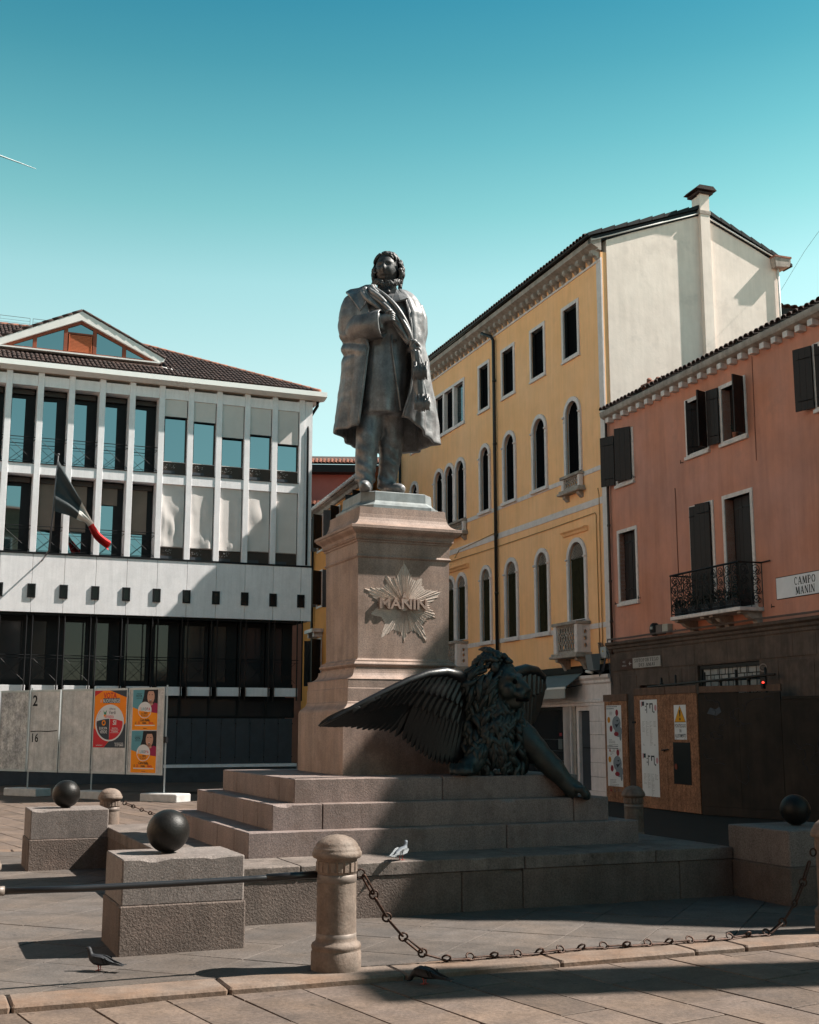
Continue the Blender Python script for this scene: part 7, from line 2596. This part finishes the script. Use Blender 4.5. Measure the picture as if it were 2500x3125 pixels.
# chest and neck
for k in range(430):
    z = rr.uniform(.10, .95)
    a = rr.uniform(-pi * 1.1, pi * .15)
    f = .5 + .5 * sin(pi * min(1, max(0, (z - .02) / .95)) ** .8)
    cx, cy = .72, -.08
    d = Vector((cos(a), sin(a), 0))
    p = Vector((cx + d.x * .33 * f, cy + d.y * .27 * f, z))
    lock(p, Vector((d.x * .15 + rr.uniform(-.25, .25), d.y * .15, -1)), d, rr.uniform(.16, .27), rr.uniform(.030, .048), rr.uniform(-1.3, 1.3))
for k in range(46):
    t = rr.uniform(0, .42)
    a = rr.uniform(0, 2 * pi)
    c = Vector((.90, -.14, .46)).lerp(Vector((1.33, -.455, -.05)), t)
    d = Vector((.6 * cos(a), -.5 * cos(a) - .3 * sin(a), sin(a))).normalized()
    lock(c + d * (.15 - .10 * t), Vector((.35, -.3, -.6)), d, rr.uniform(.12, .2), rr.uniform(.024, .036), rr.uniform(-1, 1))
for k in range(30):
    t = rr.uniform(0, .6)
    c = Vector((.60, -.16, .40)).lerp(Vector((.30, -.31, .10)), t)
    d = Vector((rr.uniform(-1, .6), rr.uniform(-1, -.2), rr.uniform(-.2, .8))).normalized()
    lock(c + d * (.13 - .05 * t), Vector((-.3, -.2, -.7)), d, rr.uniform(.12, .2), rr.uniform(.024, .036), rr.uniform(-1, 1))
stuff(mane.build('mane', M_LION, lbody))
# wings: leading limb, rows of feathers
def feather(wing, root, tip, width, n_, m, thick=.010, bend=.0, name='feather'):
    root, tip, n_ = Vector(root), Vector(tip), Vector(n_).normalized()
    d = tip - root
    ln = d.length
    d.normalize()
    s = d.cross(n_).normalized()
    b = MB()
    prof = [(0, .55), (.25, .85), (.55, 1.0), (.8, .92), (.93, .6), (1.0, .12)]
    L_, C_, Rt = [], [], []
    for t, w_ in prof:
        q = root + d * ln * t + s * bend * ln * sin(t * pi / 2) ** 2
        hw = width * .5 * w_
        L_.append(tuple(q - s * hw - n_ * .0))
        C_.append(tuple(q + n_ * (thick * .55 + .007 * (1 - t))))
        Rt.append(tuple(q + s * hw))
    Bk = [tuple(Vector(c) - n_ * (thick * 2 + .01)) for c in C_]
    b.loft([L_, C_, Rt, Bk, L_], cap=False, closed=False)
    return b.build(name, m, wing)
wing = MB()
lead = [(.46, .06, .72), (.42, -.08, .90), (.27, -.19, 1.01), (.08, -.26, 1.045), (-.14, -.31, 1.02), (-.37, -.335, .945), (-.64, -.34, .825), (-.92, -.33, .69), (-1.14, -.31, .575), (-1.28, -.30, .495)]
wing.tube(lead, [.11, .085, .066, .052, .044, .038, .033, .028, .02, .008], 12)
wl_ = wing.build('wing', M_LIONW, lion)
def on(P, t):
    return Vector(cr(P, t))
nf = Vector((.1, -1, -.2))
trail = [(.42, -.10, .16), (.22, -.10, .12), (-.02, -.09, .15), (-.22, -.08, .26), (-.42, -.08, .41), (-.58, -.10, .445), (-.75, -.12, .45), (-.93, -.16, .475), (-1.12, -.22, .475), (-1.275, -.28, .485)]
NP = 15
for i in range(NP):                         # long outer feathers
    t = i / (NP - 1)
    root = on(lead, .40 + .30 * t) + Vector((0, .03 - .004 * i, -.03))
    tip = on(trail, .42 + .58 * t)
    feather(wl_, root, tip, .105, nf, M_LIONW, bend=.03)
for i in range(18):                         # inner hanging feathers
    t = i / 17
    root = on(lead, .02 + .40 * t) + Vector((0, .0, -.06))
    tip = on(trail, .0 + .42 * t) + Vector((0, -.03, 0))
    feather(wl_, root, tip, .13, nf, M_LIONW, bend=-.09)
for row, (f0, w_) in enumerate(((.50, .085), (.28, .07))):
    for i in range(20):
        t = i / 19
        a = on(lead, .06 + .70 * t) + Vector((0, -.012 - .008 * row, -.03))
        c = on(trail, .0 + .80 * t)
        tip = a.lerp(c, f0) + Vector((-.05, -.03 - .012 * row, 0))
        feather(wl_, a, tip, w_, nf, M_LIONW, thick=.012, bend=.04, name='covert_feather')
# far wing, folded back behind the head
wing = MB()
lead2 = [(.85, .14, .82), (1.02, .20, .98), (1.16, .27, 1.07), (1.32, .32, 1.115), (1.46, .36, 1.10), (1.56, .40, 1.03), (1.575, .42, .95)]
wing.tube(lead2, [.10, .085, .075, .065, .06, .055, .03], 12)
wr_ = wing.build('wing', M_LIONW, lion)
nf2 = Vector((.25, -1, .15))
trail2 = [(.90, .12, .40), (1.02, .18, .40), (1.12, .22, .42), (1.22, .27, .45), (1.32, .31, .46), (1.42, .35, .55), (1.50, .39, .70), (1.56, .42, .88)]
for i in range(14):
    t = i / 13
    feather(wr_, on(lead2, .05 + .95 * t) + Vector((0, .0, -.02)), on(trail2, t), .10, nf2, M_LIONW, bend=-.02)
for i in range(12):
    t = i / 11
    a = on(lead2, .05 + .92 * t) + Vector((0, -.03, -.01))
    feather(wr_, a, a.lerp(on(trail2, t), .45) + Vector((0, -.03, 0)), .09, nf2, M_LIONW, thick=.012, name='covert_feather')
